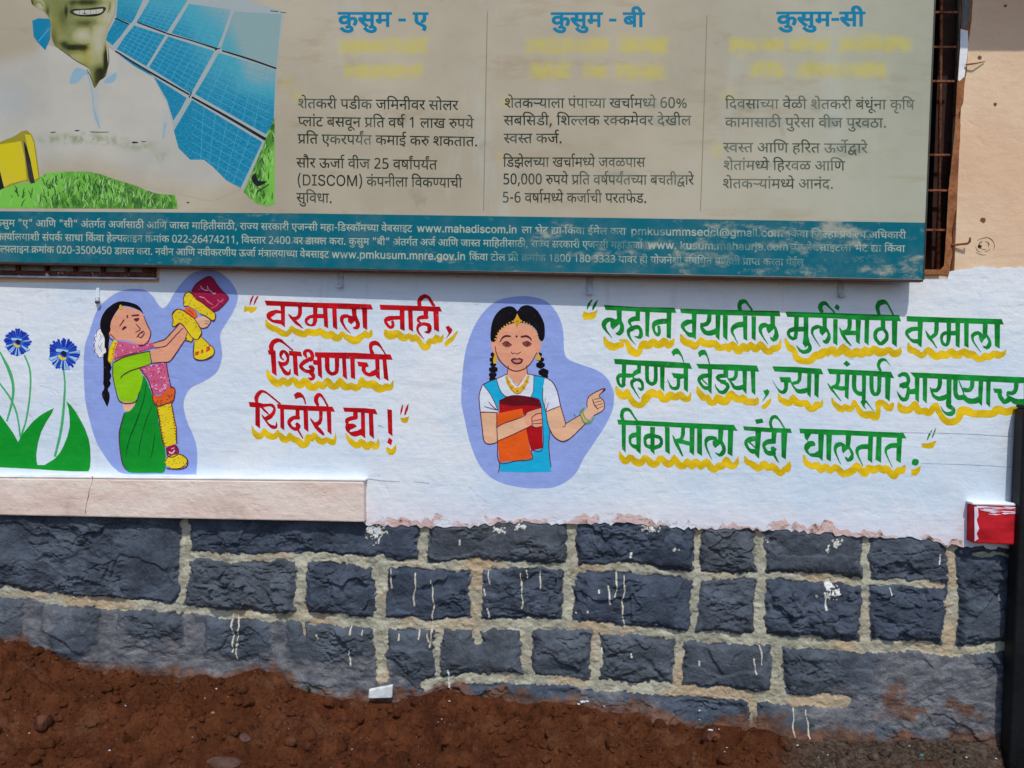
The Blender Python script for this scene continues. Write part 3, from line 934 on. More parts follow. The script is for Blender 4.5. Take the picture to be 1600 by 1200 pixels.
RED_Y = [
(370, 450, 8.889, '''S 400,440,15 430,510,60 500,560,75 550,570,70 620,620,75 690,640,70 735,600,50 750,530,20
S 755,530,30 800,590,70 880,630,85 940,640,85 985,610,80 1060,620,85 1120,620,80 1150,580,60 1210,640,90 1280,660,90 1305,630,70 1370,690,95 1430,685,80 1455,610,30 1500,665,60 1600,720,95 1660,730,95 1710,690,85 1760,660,70 1785,610,50 1800,655,80 1850,650,70 1871,580,15
P 105,240 150,262 190,262 285,265 270,310 200,355 160,320 95,335'''),
(540, 450, 8.889, '''S 550,575,20 580,640,100 660,650,110 720,620,70 760,670,90 830,700,80 880,650,50 930,700,90 985,690,80 1010,720,60 1045,775,65 1090,820,80 1140,810,80 1170,730,60 1230,740,90 1255,680,60 1300,720,90 1335,700,50 1355,650,10
S 1560,590,8 1500,680,45 1430,750,60 1385,785,50'''),
(410, 525, 7.273, '''S 55,385,15 80,460,55 150,530,75 200,540,65 235,490,50 290,545,65 345,490,50 420,560,75 465,515,65 490,500,50 530,560,80 590,590,70 630,540,60 690,570,70 740,500,50 780,560,70 840,570,65 880,500,50 930,570,75 985,580,65 1005,560,60 1060,590,75 1105,560,60 1125,480,30 1170,550,75 1260,550,80 1310,590,85 1370,600,70 1395,575,60 1430,585,75 1465,570,50 1485,510,8'''),
(380, 610, 11.43, '''S 155,640,15 190,740,70 270,820,100 330,800,80 370,670,20
S 370,690,50 420,780,100 530,830,100 595,790,80 620,720,50
S 640,760,50 700,850,110 770,890,100 815,830,80 830,770,40 880,860,100 960,890,100 1010,930,110 1080,980,110 1140,940,90 1160,840,110 1230,860,110 1265,770,50 1330,870,90 1420,920,110 1490,880,80 1550,910,90 1606,930,100 1645,850,40 1650,750,10'''),
(510, 610, 11.43, '''S 345,770,15 400,870,70 500,960,100 575,980,100 610,890,60 680,970,110 740,1010,110 790,940,80 870,1000,110 920,970,70 920,860,10
S 1080,1010,15 1110,1070,80 1150,1100,90 1200,1080,80 1240,960,10
P 1320,490 1400,490 1470,460 1485,440 1450,570 1400,585 1340,560'''),
]
GREEN = [
('quote_mark', 905, 455, 10, 'S 120,285,10 155,200,40 205,130,12\nS 210,290,25 245,210,45 290,140,10'),
('word', 905, 455, 10, '''
P 390,212 900,245 1490,260 1520,340 1300,335 900,320 410,290
P 585,290 665,300 662,480 590,450
S 545,450,40 490,442,62 420,462,82 385,520,72 402,585,50 440,640,30 515,732,8
P 490,430 560,440 590,425 665,440 668,475 600,540 530,605 490,560 485,500
S 640,470,60 668,540,62 660,620,80 620,660,70 570,658,15
P 880,305 950,315 950,465 880,470
S 930,425,80 850,432,76 790,465,62 790,500,42 815,540,25
S 790,575,50 870,565,70 930,562,62 965,630,52 960,700,75 920,722,42 865,703,10
S 850,575,72 780,612,70 770,660,50 800,740,30 882,838,8
P 1030,315 1105,320 1090,720 1035,690
P 1365,320 1445,330 1430,745 1365,720
S 1380,468,80 1270,475,86 1190,502,86 1160,560,52 1180,640,38 1225,685,58 1252,640,50 1242,545,46'''),
('word', 1050, 455, 8.889, '''
P 110,240 700,258 1490,275 1508,350 1000,340 340,320 125,300
P 272,310 345,315 330,675 280,630
S 290,420,48 220,428,72 165,460,72 150,500,52 190,560,34 240,602,62 295,605,76
S 520,320,60 515,400,60 480,450,56 410,470,46
P 395,440 470,440 490,360 548,365 545,420 500,480 430,500
S 400,450,20 425,530,52 480,580,66 560,575,76 620,548,80
P 605,320 675,330 660,685 605,630
P 708,330 775,335 770,690 710,630
P 985,340 1048,345 1045,690 992,660
S 1000,460,80 910,470,76 850,510,62 835,560,42 860,620,25 918,730,8
P 1105,345 1168,350 1160,690 1105,655
S 950,268,50 937,200,60 960,150,70 1010,140,60 1047,172,32 1112,264,32
P 1365,345 1430,350 1430,500 1365,470
S 1335,480,34 1290,470,70 1240,490,70 1227,540,52 1247,605,30 1333,738,8
P 1305,470 1370,450 1432,470 1432,500 1400,540 1340,590 1315,550
S 1425,490,34 1450,570,52 1440,640,80 1405,678,52 1370,640,20'''),
('word', 1220, 455, 8.421, '''
P 62,270 700,285 1555,315 1582,395 1000,375 500,350 85,340
S 207,340,62 205,470,62 200,560,50 190,620,52
S 220,500,62 150,505,62 100,540,48 110,590,42 160,625,46 198,608,50
P 200,465 310,465 310,530 200,535
S 332,345,62 330,600,62
P 300,600 362,600 380,660 330,745 288,690
S 345,670,60 380,720,46 375,770,60 310,800,52 250,775,36 208,718,8
P 548,350 608,352 605,490 550,480
S 545,482,32 490,466,52 430,490,52 412,540,36 435,602,22 517,728,8
P 510,490 560,470 605,470 622,505 545,590 510,545
S 600,498,34 635,570,42 620,640,60 590,668,60 558,650,20
P 690,365 750,370 745,715 690,680
S 545,275,50 517,220,60 540,165,60 590,160,50 632,202,28 708,280,25
P 735,168 778,205 760,258 702,215
S 905,370,58 905,470,58 870,525,58 810,540,50
S 773,478,10 810,560,44 860,640,35 927,718,16
P 850,515 1010,520 1010,580 820,580
P 985,375 1055,380 1040,700 990,665
P 1105,375 1165,380 1155,715 1100,670
S 1345,385,64 1345,500,60
S 1345,490,46 1270,512,56 1240,580,52 1265,650,46 1320,690,52 1388,630,56 1395,560,42 1355,500,46
P 1460,390 1535,395 1525,735 1465,690
S 1295,305,40 1272,220,56 1300,155,72 1370,145,62 1412,182,28 1482,318,25'''),
('word', 1400, 475, 8.889, '''
P 145,165 700,185 1470,210 1500,285 1000,270 350,250 150,240
P 300,245 375,250 355,605 305,565
S 315,345,54 240,346,62 170,375,66 150,412,46 190,480,32 240,512,52 315,520,74
S 565,255,62 560,380,62 540,430,56 490,462,50
S 410,368,10 460,460,48 500,510,32 567,612,14
S 735,260,62 735,370,62 730,500,56 712,560,48
S 745,395,48 660,412,52 632,470,42 647,540,42 690,570,50 725,540,50
P 720,370 830,370 830,435 720,440
P 825,260 892,262 885,610 830,580
P 945,265 1012,268 1010,610 950,580
P 1205,275 1275,280 1265,450 1205,430
S 1195,432,34 1140,402,52 1080,422,62 1062,462,42 1082,532,25 1177,668,8
P 1150,430 1205,420 1268,425 1275,450 1230,490 1190,545 1155,490
S 1260,438,36 1300,510,42 1295,570,62 1260,608,50 1213,588,20
P 1370,275 1445,280 1440,620 1375,580'''),
('word', 950, 540, 10.907, '''
P 100,228 200,225 450,245 900,265 1390,300 1435,395 1000,375 600,345 120,315
S 275,315,75 272,460,72 270,560,66 262,680,62
S 285,500,76 200,512,76 165,560,62 187,650,48 240,700,46 282,655,60
S 280,505,76 370,510,72 430,500,62 470,462,80 530,432,80
P 495,325 565,328 560,475 500,470
S 430,535,32 450,580,40 530,582,62 585,640,52 590,720,56 560,748,60 513,713,15
S 480,575,52 415,610,70 405,670,50 450,760,30 542,908,10
S 665,330,70 668,560,66 700,630,62 750,655,66 800,622,70 815,540,66 812,340,66
P 885,355 968,365 960,780 890,720
P 1080,465 1290,480 1290,555 1230,570 1120,545
S 1200,545,60 1200,680,60 1160,730,66 1090,720,52 1050,660,28 1013,575,8
P 1285,365 1370,370 1360,800 1295,745
P 1080,110 1110,72 1150,45 1190,50 1240,110 1270,180 1300,290 1285,290 1245,190 1200,145 1150,150 1115,185'''),
('word', 1080, 540, 10.907, '''
P 85,312 700,322 1120,340 1160,445 800,430 350,405 130,390
P 280,395 355,400 345,830 290,765
S 295,510,68 210,517,80 140,560,72 140,610,52 190,690,52 240,722,62 295,722,76
S 165,555,26 280,665,20
P 115,125 140,92 180,70 235,70 258,102 275,140 300,220 320,315 300,315 270,200 235,155 190,160 140,205
P 550,395 630,400 630,540 550,540
S 610,516,62 500,517,72 445,540,62 480,590,50 540,612,52
P 470,570 590,590 600,625 560,665 500,645
S 560,630,62 610,660,62 622,720,62 560,790,72 490,790,52 430,720,28 403,645,8
S 770,395,66 760,520,66 720,570,62 640,580,46
S 618,542,20 690,640,42 740,712,62 820,722,82 890,700,82
P 875,425 950,435 945,830 880,760
P 1015,435 1090,445 1095,850 1030,790
P 1225,770 1300,738 1335,780 1320,830 1205,970 1265,850'''),
('word', 1200, 555, 11.43, '''
P 75,200 500,205 950,240 990,345 800,335 500,310 115,290
P 200,390 400,390 420,465 400,490 360,490 230,480
S 325,475,76 320,600,72 280,660,72 220,650,52 160,580,18 83,455,8
S 570,300,70 565,420,66 530,480,66 440,500,60
S 408,475,25 470,580,36 540,642,72 620,642,92 705,618,82
P 700,315 780,325 760,760 700,695
P 830,325 915,335 900,765 830,710'''),
('word', 1280, 555, 12, '''
P 150,250 700,275 1345,310 1405,435 900,385 500,365 190,350
S 360,350,76 355,490,76 320,570,72 240,600,60
S 158,520,10 220,620,48 290,710,36 407,858,16
S 300,590,90 400,620,82 500,620,86
P 480,355 570,365 550,835 480,780
S 660,360,86 655,600,82 690,682,72 760,722,82 830,720,82
P 800,365 885,375 870,900 800,860
P 800,840 890,850 850,950 770,880
S 812,880,62 830,950,36 882,1008,8
S 875,860,40 940,940,20 1042,1073,8
S 980,370,80 985,630,76 1010,708,72 1060,735,72 1110,698,80 1125,600,76 1130,390,80
P 1235,385 1345,415 1320,865 1240,805
S 1155,300,44 1112,200,62 1140,110,72 1210,82,62 1270,112,26 1337,208,8
P 515,95 590,170 525,215 450,160'''),
('word', 1390, 565, 7.619, '''
P 245,125 1000,160 1600,185 1800,192 1800,262 1500,255 1000,230 300,190
S 108,172,40 150,150,48 202,160,52 226,220,46 190,290,56 120,290,30
P 115,265 170,245 225,235 215,300 160,325
S 225,305,34 215,400,46 190,450,52 140,440,42 88,355,8
P 220,330 310,320 310,385 240,390
P 300,185 358,190 350,490 305,450
P 395,190 450,195 445,500 395,455
S 600,205,52 595,290,52 560,340,50 500,340,46
S 485,308,15 520,400,36 580,440,52 640,432,62 690,408,56
P 680,210 738,215 735,500 680,480
S 708,450,58 702,520,62 755,560,46 760,600,55 710,625,52 650,600,24 608,530,5
S 785,220,55 785,370,52 820,430,60 870,425,60 905,430,60
S 825,228,14 892,405,18
S 985,225,52 980,300,50 940,342,50 870,330,50
S 860,405,40 930,460,62 1000,472,66 1065,448,72
P 1060,230 1115,235 1100,530 1055,485
P 1150,235 1205,240 1195,545 1150,500
P 1230,320 1330,320 1345,370 1310,385 1250,370
S 1310,370,52 1320,420,52 1370,480,56 1420,450,62 1450,440,52
S 1510,250,55 1500,340,52 1460,375,52 1400,370,40
S 1395,395,20 1450,445,52 1520,480,72 1640,470,60
P 1600,255 1660,258 1655,560 1600,510
P 1700,258 1760,262 1755,570 1700,520'''),
('word', 960, 630, 8, '''
P 35,205 800,240 1490,270 1545,345 1000,315 600,290 50,268
P 88,265 145,270 142,620 95,570
S 108,215,45 92,150,46 110,90,52 150,77,46 195,92,36 235,152,25 282,218,25
P 272,280 335,285 330,640 275,590
S 285,390,58 215,410,62 195,450,38 205,510,32 250,540,52 295,550,64
P 448,295 508,298 500,645 450,595
S 460,405,62 400,420,62 382,470,38 400,530,42 465,550,62
S 495,408,48 570,430,46 590,480,42 570,530,52 495,558,52
P 630,295 692,300 695,645 635,600
S 860,305,50 855,400,50 830,450,48 770,470,46
S 728,402,10 770,490,44 810,570,36 853,662,18
S 800,470,62 880,490,52 955,510,52
P 940,310 1005,315 995,655 940,610
P 1035,315 1095,320 1095,665 1035,620
P 1295,325 1365,330 1350,480 1295,470
S 1275,450,44 1220,432,52 1160,450,62 1142,500,36 1157,572,25 1217,704,8
P 1225,470 1295,450 1352,465 1352,490 1320,510 1260,560 1230,520
S 1335,485,46 1370,560,46 1355,620,60 1310,648,42 1263,618,10
P 1420,330 1487,335 1475,665 1415,630'''),
('word', 1150, 650, 9.412, '''
P 105,148 500,175 800,185 825,250 500,240 120,210
P 285,220 370,230 340,635 280,570
S 295,330,64 210,342,80 150,380,62 150,420,46 190,490,46 250,520,72 305,510,74
S 185,375,26 285,465,20
P 280,55 385,35 405,95 300,120
P 525,235 600,240 585,405 520,400
S 570,372,76 480,377,76 420,410,62 415,460,46 450,530,62 520,550,80 562,528,90
S 528,460,50 562,510,92
P 540,580 580,570 640,700 600,670
P 665,240 755,245 735,640 668,600
S 525,178,40 507,90,46 540,20,56 580,12,52 632,52,28 712,180,22'''),
('word', 1150, 650, 9.412, '''
P 930,185 1600,208 2050,228 2462,245 2507,330 2300,320 1700,285 1300,275 945,255
P 1000,255 1110,260 1075,320 1050,370 1015,330
S 1055,380,20 1130,398,60 1150,432,35
P 1055,375 1130,370 1170,435 1100,450 1062,500 1080,550 1150,545 1210,510 1222,612 1100,600 1030,540 1000,480 1010,420
P 1210,265 1295,270 1275,660 1215,610
P 1330,270 1410,280 1395,675 1330,630
P 1617,270 1697,280 1677,470 1612,450
S 1602,442,34 1542,412,62 1482,432,72 1457,492,46 1482,582,25 1539,708,10
P 1552,450 1605,430 1680,440 1682,470 1632,500 1577,550 1557,510
S 1668,466,34 1712,560,46 1692,620,72 1647,648,52 1610,602,20
P 1947,285 2017,295 2002,690 1937,640
S 1960,450,76 1852,452,72 1792,482,62 1782,542,42 1812,622,25 1868,738,10
P 2067,295 2142,305 2132,690 2052,640
P 2367,315 2442,325 2422,695 2357,650
S 2380,430,76 2282,437,72 2222,472,62 2202,522,36 2232,612,20 2299,754,10'''),
('full_stop', 1300, 650, 9.412, 'S 1190,700,60 1225,680,110 1262,660,60'),
('quote_mark', 1300, 650, 9.412, 'S 1400,350,12 1435,270,30 1470,205,10\nS 1470,325,10 1500,250,28 1525,180,8'),
]
GREEN_Y = [
(905, 455, 10, '''P 70,310 150,340 230,320 295,285 260,400 220,440 80,445 40,400
S 390,710,20 420,800,80 500,860,110 560,870,100 620,845,90 690,850,60
S 620,760,14 700,782,60 740,790,60 780,880,90 840,950,110 920,970,90 955,900,70 1000,840,120 1100,840,110 1150,780,80 1210,830,110 1290,820,100 1320,770,90 1390,840,110 1450,800,70 1480,735,10'''),
(1050, 455, 8.889, '''S 125,600,20 150,680,80 220,720,90 280,740,90 315,770,80 365,720,60 400,650,40
S 390,660,60 450,720,90 540,730,95 600,720,80 640,780,90 705,785,80 740,760,80 790,800,90 840,730,70 890,800,90 940,840,80 980,760,80 1050,800,90 1090,740,70 1150,800,90 1195,790,80 1230,720,60 1290,810,80 1350,850,70 1395,800,80 1460,790,90 1500,730,40 1505,660,8'''),
(1220, 455, 8.421, '''S 60,620,20 90,710,60 140,760,80 180,790,60 210,880,80 300,920,75 395,910,80 450,850,90 520,840,100 580,790,90 620,820,80 670,760,80 730,820,90 790,780,80 820,720,60 870,800,100 940,830,90 1000,800,100 1070,830,90 1110,780,100 1170,810,90 1220,760,80 1290,800,100 1365,800,90 1420,760,60 1480,820,90 1550,800,80 1575,740,10'''),
(1400, 475, 8.889, '''S 170,540,20 200,630,80 270,660,80 310,690,80 365,720,70 410,670,70 450,620,50 500,690,90 570,730,90 630,700,100 700,710,95 770,650,70 810,700,100 880,700,95 940,660,80 1000,700,100 1065,700,90 1110,740,80 1165,770,70 1210,750,80 1240,720,90 1300,740,80 1350,690,80 1430,710,95 1490,690,60 1530,630,8'''),
(950, 540, 10.907, '''S 135,700,20 180,800,100 270,860,110 335,830,110 370,870,80 420,960,100 520,1020,90 595,990,90 640,900,130 700,840,130 760,800,120 830,840,110 880,800,100 920,890,110 995,920,100 1050,850,120 1150,880,110 1230,840,110 1290,890,100 1370,910,90 1410,800,10
S 290,820,90 330,760,50 350,800,60'''),
(1080, 540, 10.907, '''S 105,690,20 140,800,90 220,890,100 280,880,90 320,960,100 395,970,90 440,870,80 500,930,130 600,950,110 655,850,110 690,800,70 740,880,110 830,920,110 880,880,100 930,950,110 1010,960,110 1060,960,110 1110,950,110 1130,880,20
S 1365,885,10 1310,980,70 1220,1060,60'''),
(1200, 555, 11.43, '''S 185,690,20 220,780,80 320,840,110 395,850,100 440,740,70 500,830,110 590,870,110 670,850,110 740,940,110 810,960,100 880,890,130 950,880,80 970,800,10'''),
(1280, 555, 12, '''S 235,800,20 280,900,70 360,980,100 435,1020,110 490,960,100 560,1010,100 620,980,90 660,850,60
S 670,860,40 740,1020,90 820,1110,110 900,1120,130 980,1120,130 1050,1160,130 1095,1140,90 1110,1000,80 1115,910,120 1180,880,90 1260,960,110 1330,1000,110 1380,900,50'''),
(1390, 565, 7.619, '''S 105,490,20 140,560,80 220,580,70 270,540,70 300,490,50 340,580,80 385,590,70 420,590,80 475,610,70 520,550,70 540,515,60
S 540,510,70 600,620,60 660,700,70 740,720,75 820,680,70 850,590,90 930,590,90 1000,620,80 1100,620,80 1220,620,80 1290,570,90 1380,600,80 1490,580,80 1640,610,70'''),
(960, 630, 8, '''S 65,600,15 90,680,60 150,725,75 195,650,50
S 200,660,50 260,730,80 335,745,80 380,660,50
S 390,670,50 450,740,80 515,765,75 570,670,50
S 580,670,50 640,740,80 705,755,75 750,650,30
S 760,680,50 800,760,80 865,790,75 910,720,60 975,790,80 1020,720,60 1085,790,80 1150,720,60 1200,800,80 1250,830,70 1300,790,80 1360,780,80 1400,690,50 1440,770,80 1510,770,70 1550,670,10'''),
(1150, 650, 9.412, '''S 125,590,20 160,670,70 230,700,80 280,740,90 345,770,90 400,680,60
S 400,680,70 450,740,90 505,770,80 530,710,60 590,790,90 665,850,70 710,790,80 760,770,100 790,670,20
S 990,570,15 1030,680,70 1120,740,80 1190,720,90 1255,800,80 1310,740,80 1395,800,90 1460,740,70 1520,800,90 1580,850,90 1660,830,100 1722,800,100 1772,720,70 1832,790,90 1905,850,90 1952,760,90 2022,800,100 2102,760,90 2172,800,100 2212,760,80 2272,840,90 2335,890,80 2382,800,90 2452,800,90 2477,720,20'''),
(1300, 650, 9.412, '''P 1165,790 1230,780 1310,730 1290,820 1240,880 1165,880
P 1320,400 1420,395 1540,360 1490,470 1420,485 1320,465'''),
]
def slogan(name, label, words, yel, mat):
    s = part(name, house, label)
    for nm, ox, oy, sc, txt in words:
        flat(nm, parse(txt, ox, oy, sc), mat, s, YW - .0001)
    for ox, oy, sc, txt in yel:
        flat('drop_shadow', parse(txt, ox, oy, sc, 1.13), M_YELLOW, s, YW, wob=.5)
slogan('painted_slogan', 'red three-line slogan with yellow scalloped underlines', RED, RED_Y, M_RED)
slogan('painted_slogan', 'green three-line slogan with yellow scalloped underlines', GREEN, GREEN_Y, M_GREEN)
# ------------------------------------------------------------------ painted figures
def paints(d):
    return {k: paint('mural_' + k, ph(c, 1.3), .75, .03, .08) for k, c in d.items()}
MP = paints(dict(periwinkle=(134, 152, 204), gold=(206, 158, 44), black=(12, 7, 14), skin=(214, 148, 116), skin_light=(218, 166, 130), outline=(84, 22, 48), lime=(134, 186, 14), saree=(10, 130, 36), dark_green=(6, 74, 22),
    yellow=(220, 188, 30), amber=(160, 104, 20), orange=(206, 90, 34), pink=(190, 84, 118), pink_light=(226, 170, 196), crimson=(142, 22, 58), white=(206, 212, 224), flower_white=(214, 220, 236), shirt=(202, 206, 216), eye=(128, 66, 54), cyan=(22, 160, 196), maroon=(92, 10, 20), book_red=(158, 8, 18),
    book_orange=(216, 84, 20), lip_pale=(196, 124, 106), lip=(176, 70, 66), bangle=(104, 140, 74), leaf=(10, 134, 36), stem=(66, 160, 96), petal=(56, 100, 190), petal_dark=(22, 46, 150), petal_light=(150, 186, 222), navy=(26, 24, 60)))
def draw(parent, rows, ox, oy, sc, y0=YW):
    for i, (nm, m, txt) in enumerate(rows):
        flat(nm, parse(txt, ox, oy, sc), MP[m], parent, y0 - .00006 * (i + 1), wob=.2)

def scallop(cx, cy, rx, ry, n, amp, seed=0):
    rnd = random.Random(seed)
    pts = []
    for i in range(n * 4):
        a = 2 * math.pi * i / (n * 4)
        k = 1 + amp * math.sin(i * math.pi / 2) + rnd.uniform(-.3, .3) * amp
        pts.append('%.1f,%.1f' % (cx + rx * k * math.cos(a), cy + ry * k * math.sin(a)))
    return 'C ' + ' '.join(pts)

def curls(region, n, w, seed, L=22):
    """small brush curls scattered in a convex-ish outline"""
    rnd = random.Random(seed)
    P = np.array(region, float)
    lo, hi = P.min(0), P.max(0)
    out = []
    while len(out) < n:
        p = lo + (hi - lo) * np.array((rnd.random(), rnd.random()))
        if not winding_inside(p[None], [P])[0]:
            continue
        a = rnd.uniform(0, 6.28)
        q = [p + L * np.array((math.cos(a + k * .9), math.sin(a + k * .9))) * k / 2 for k in range(3)]
        out.append('S ' + ' '.join('%.1f,%.1f,%.1f' % (v[0], v[1], w * (1 - .3 * k)) for k, v in enumerate(q)))
    return '|'.join(out)

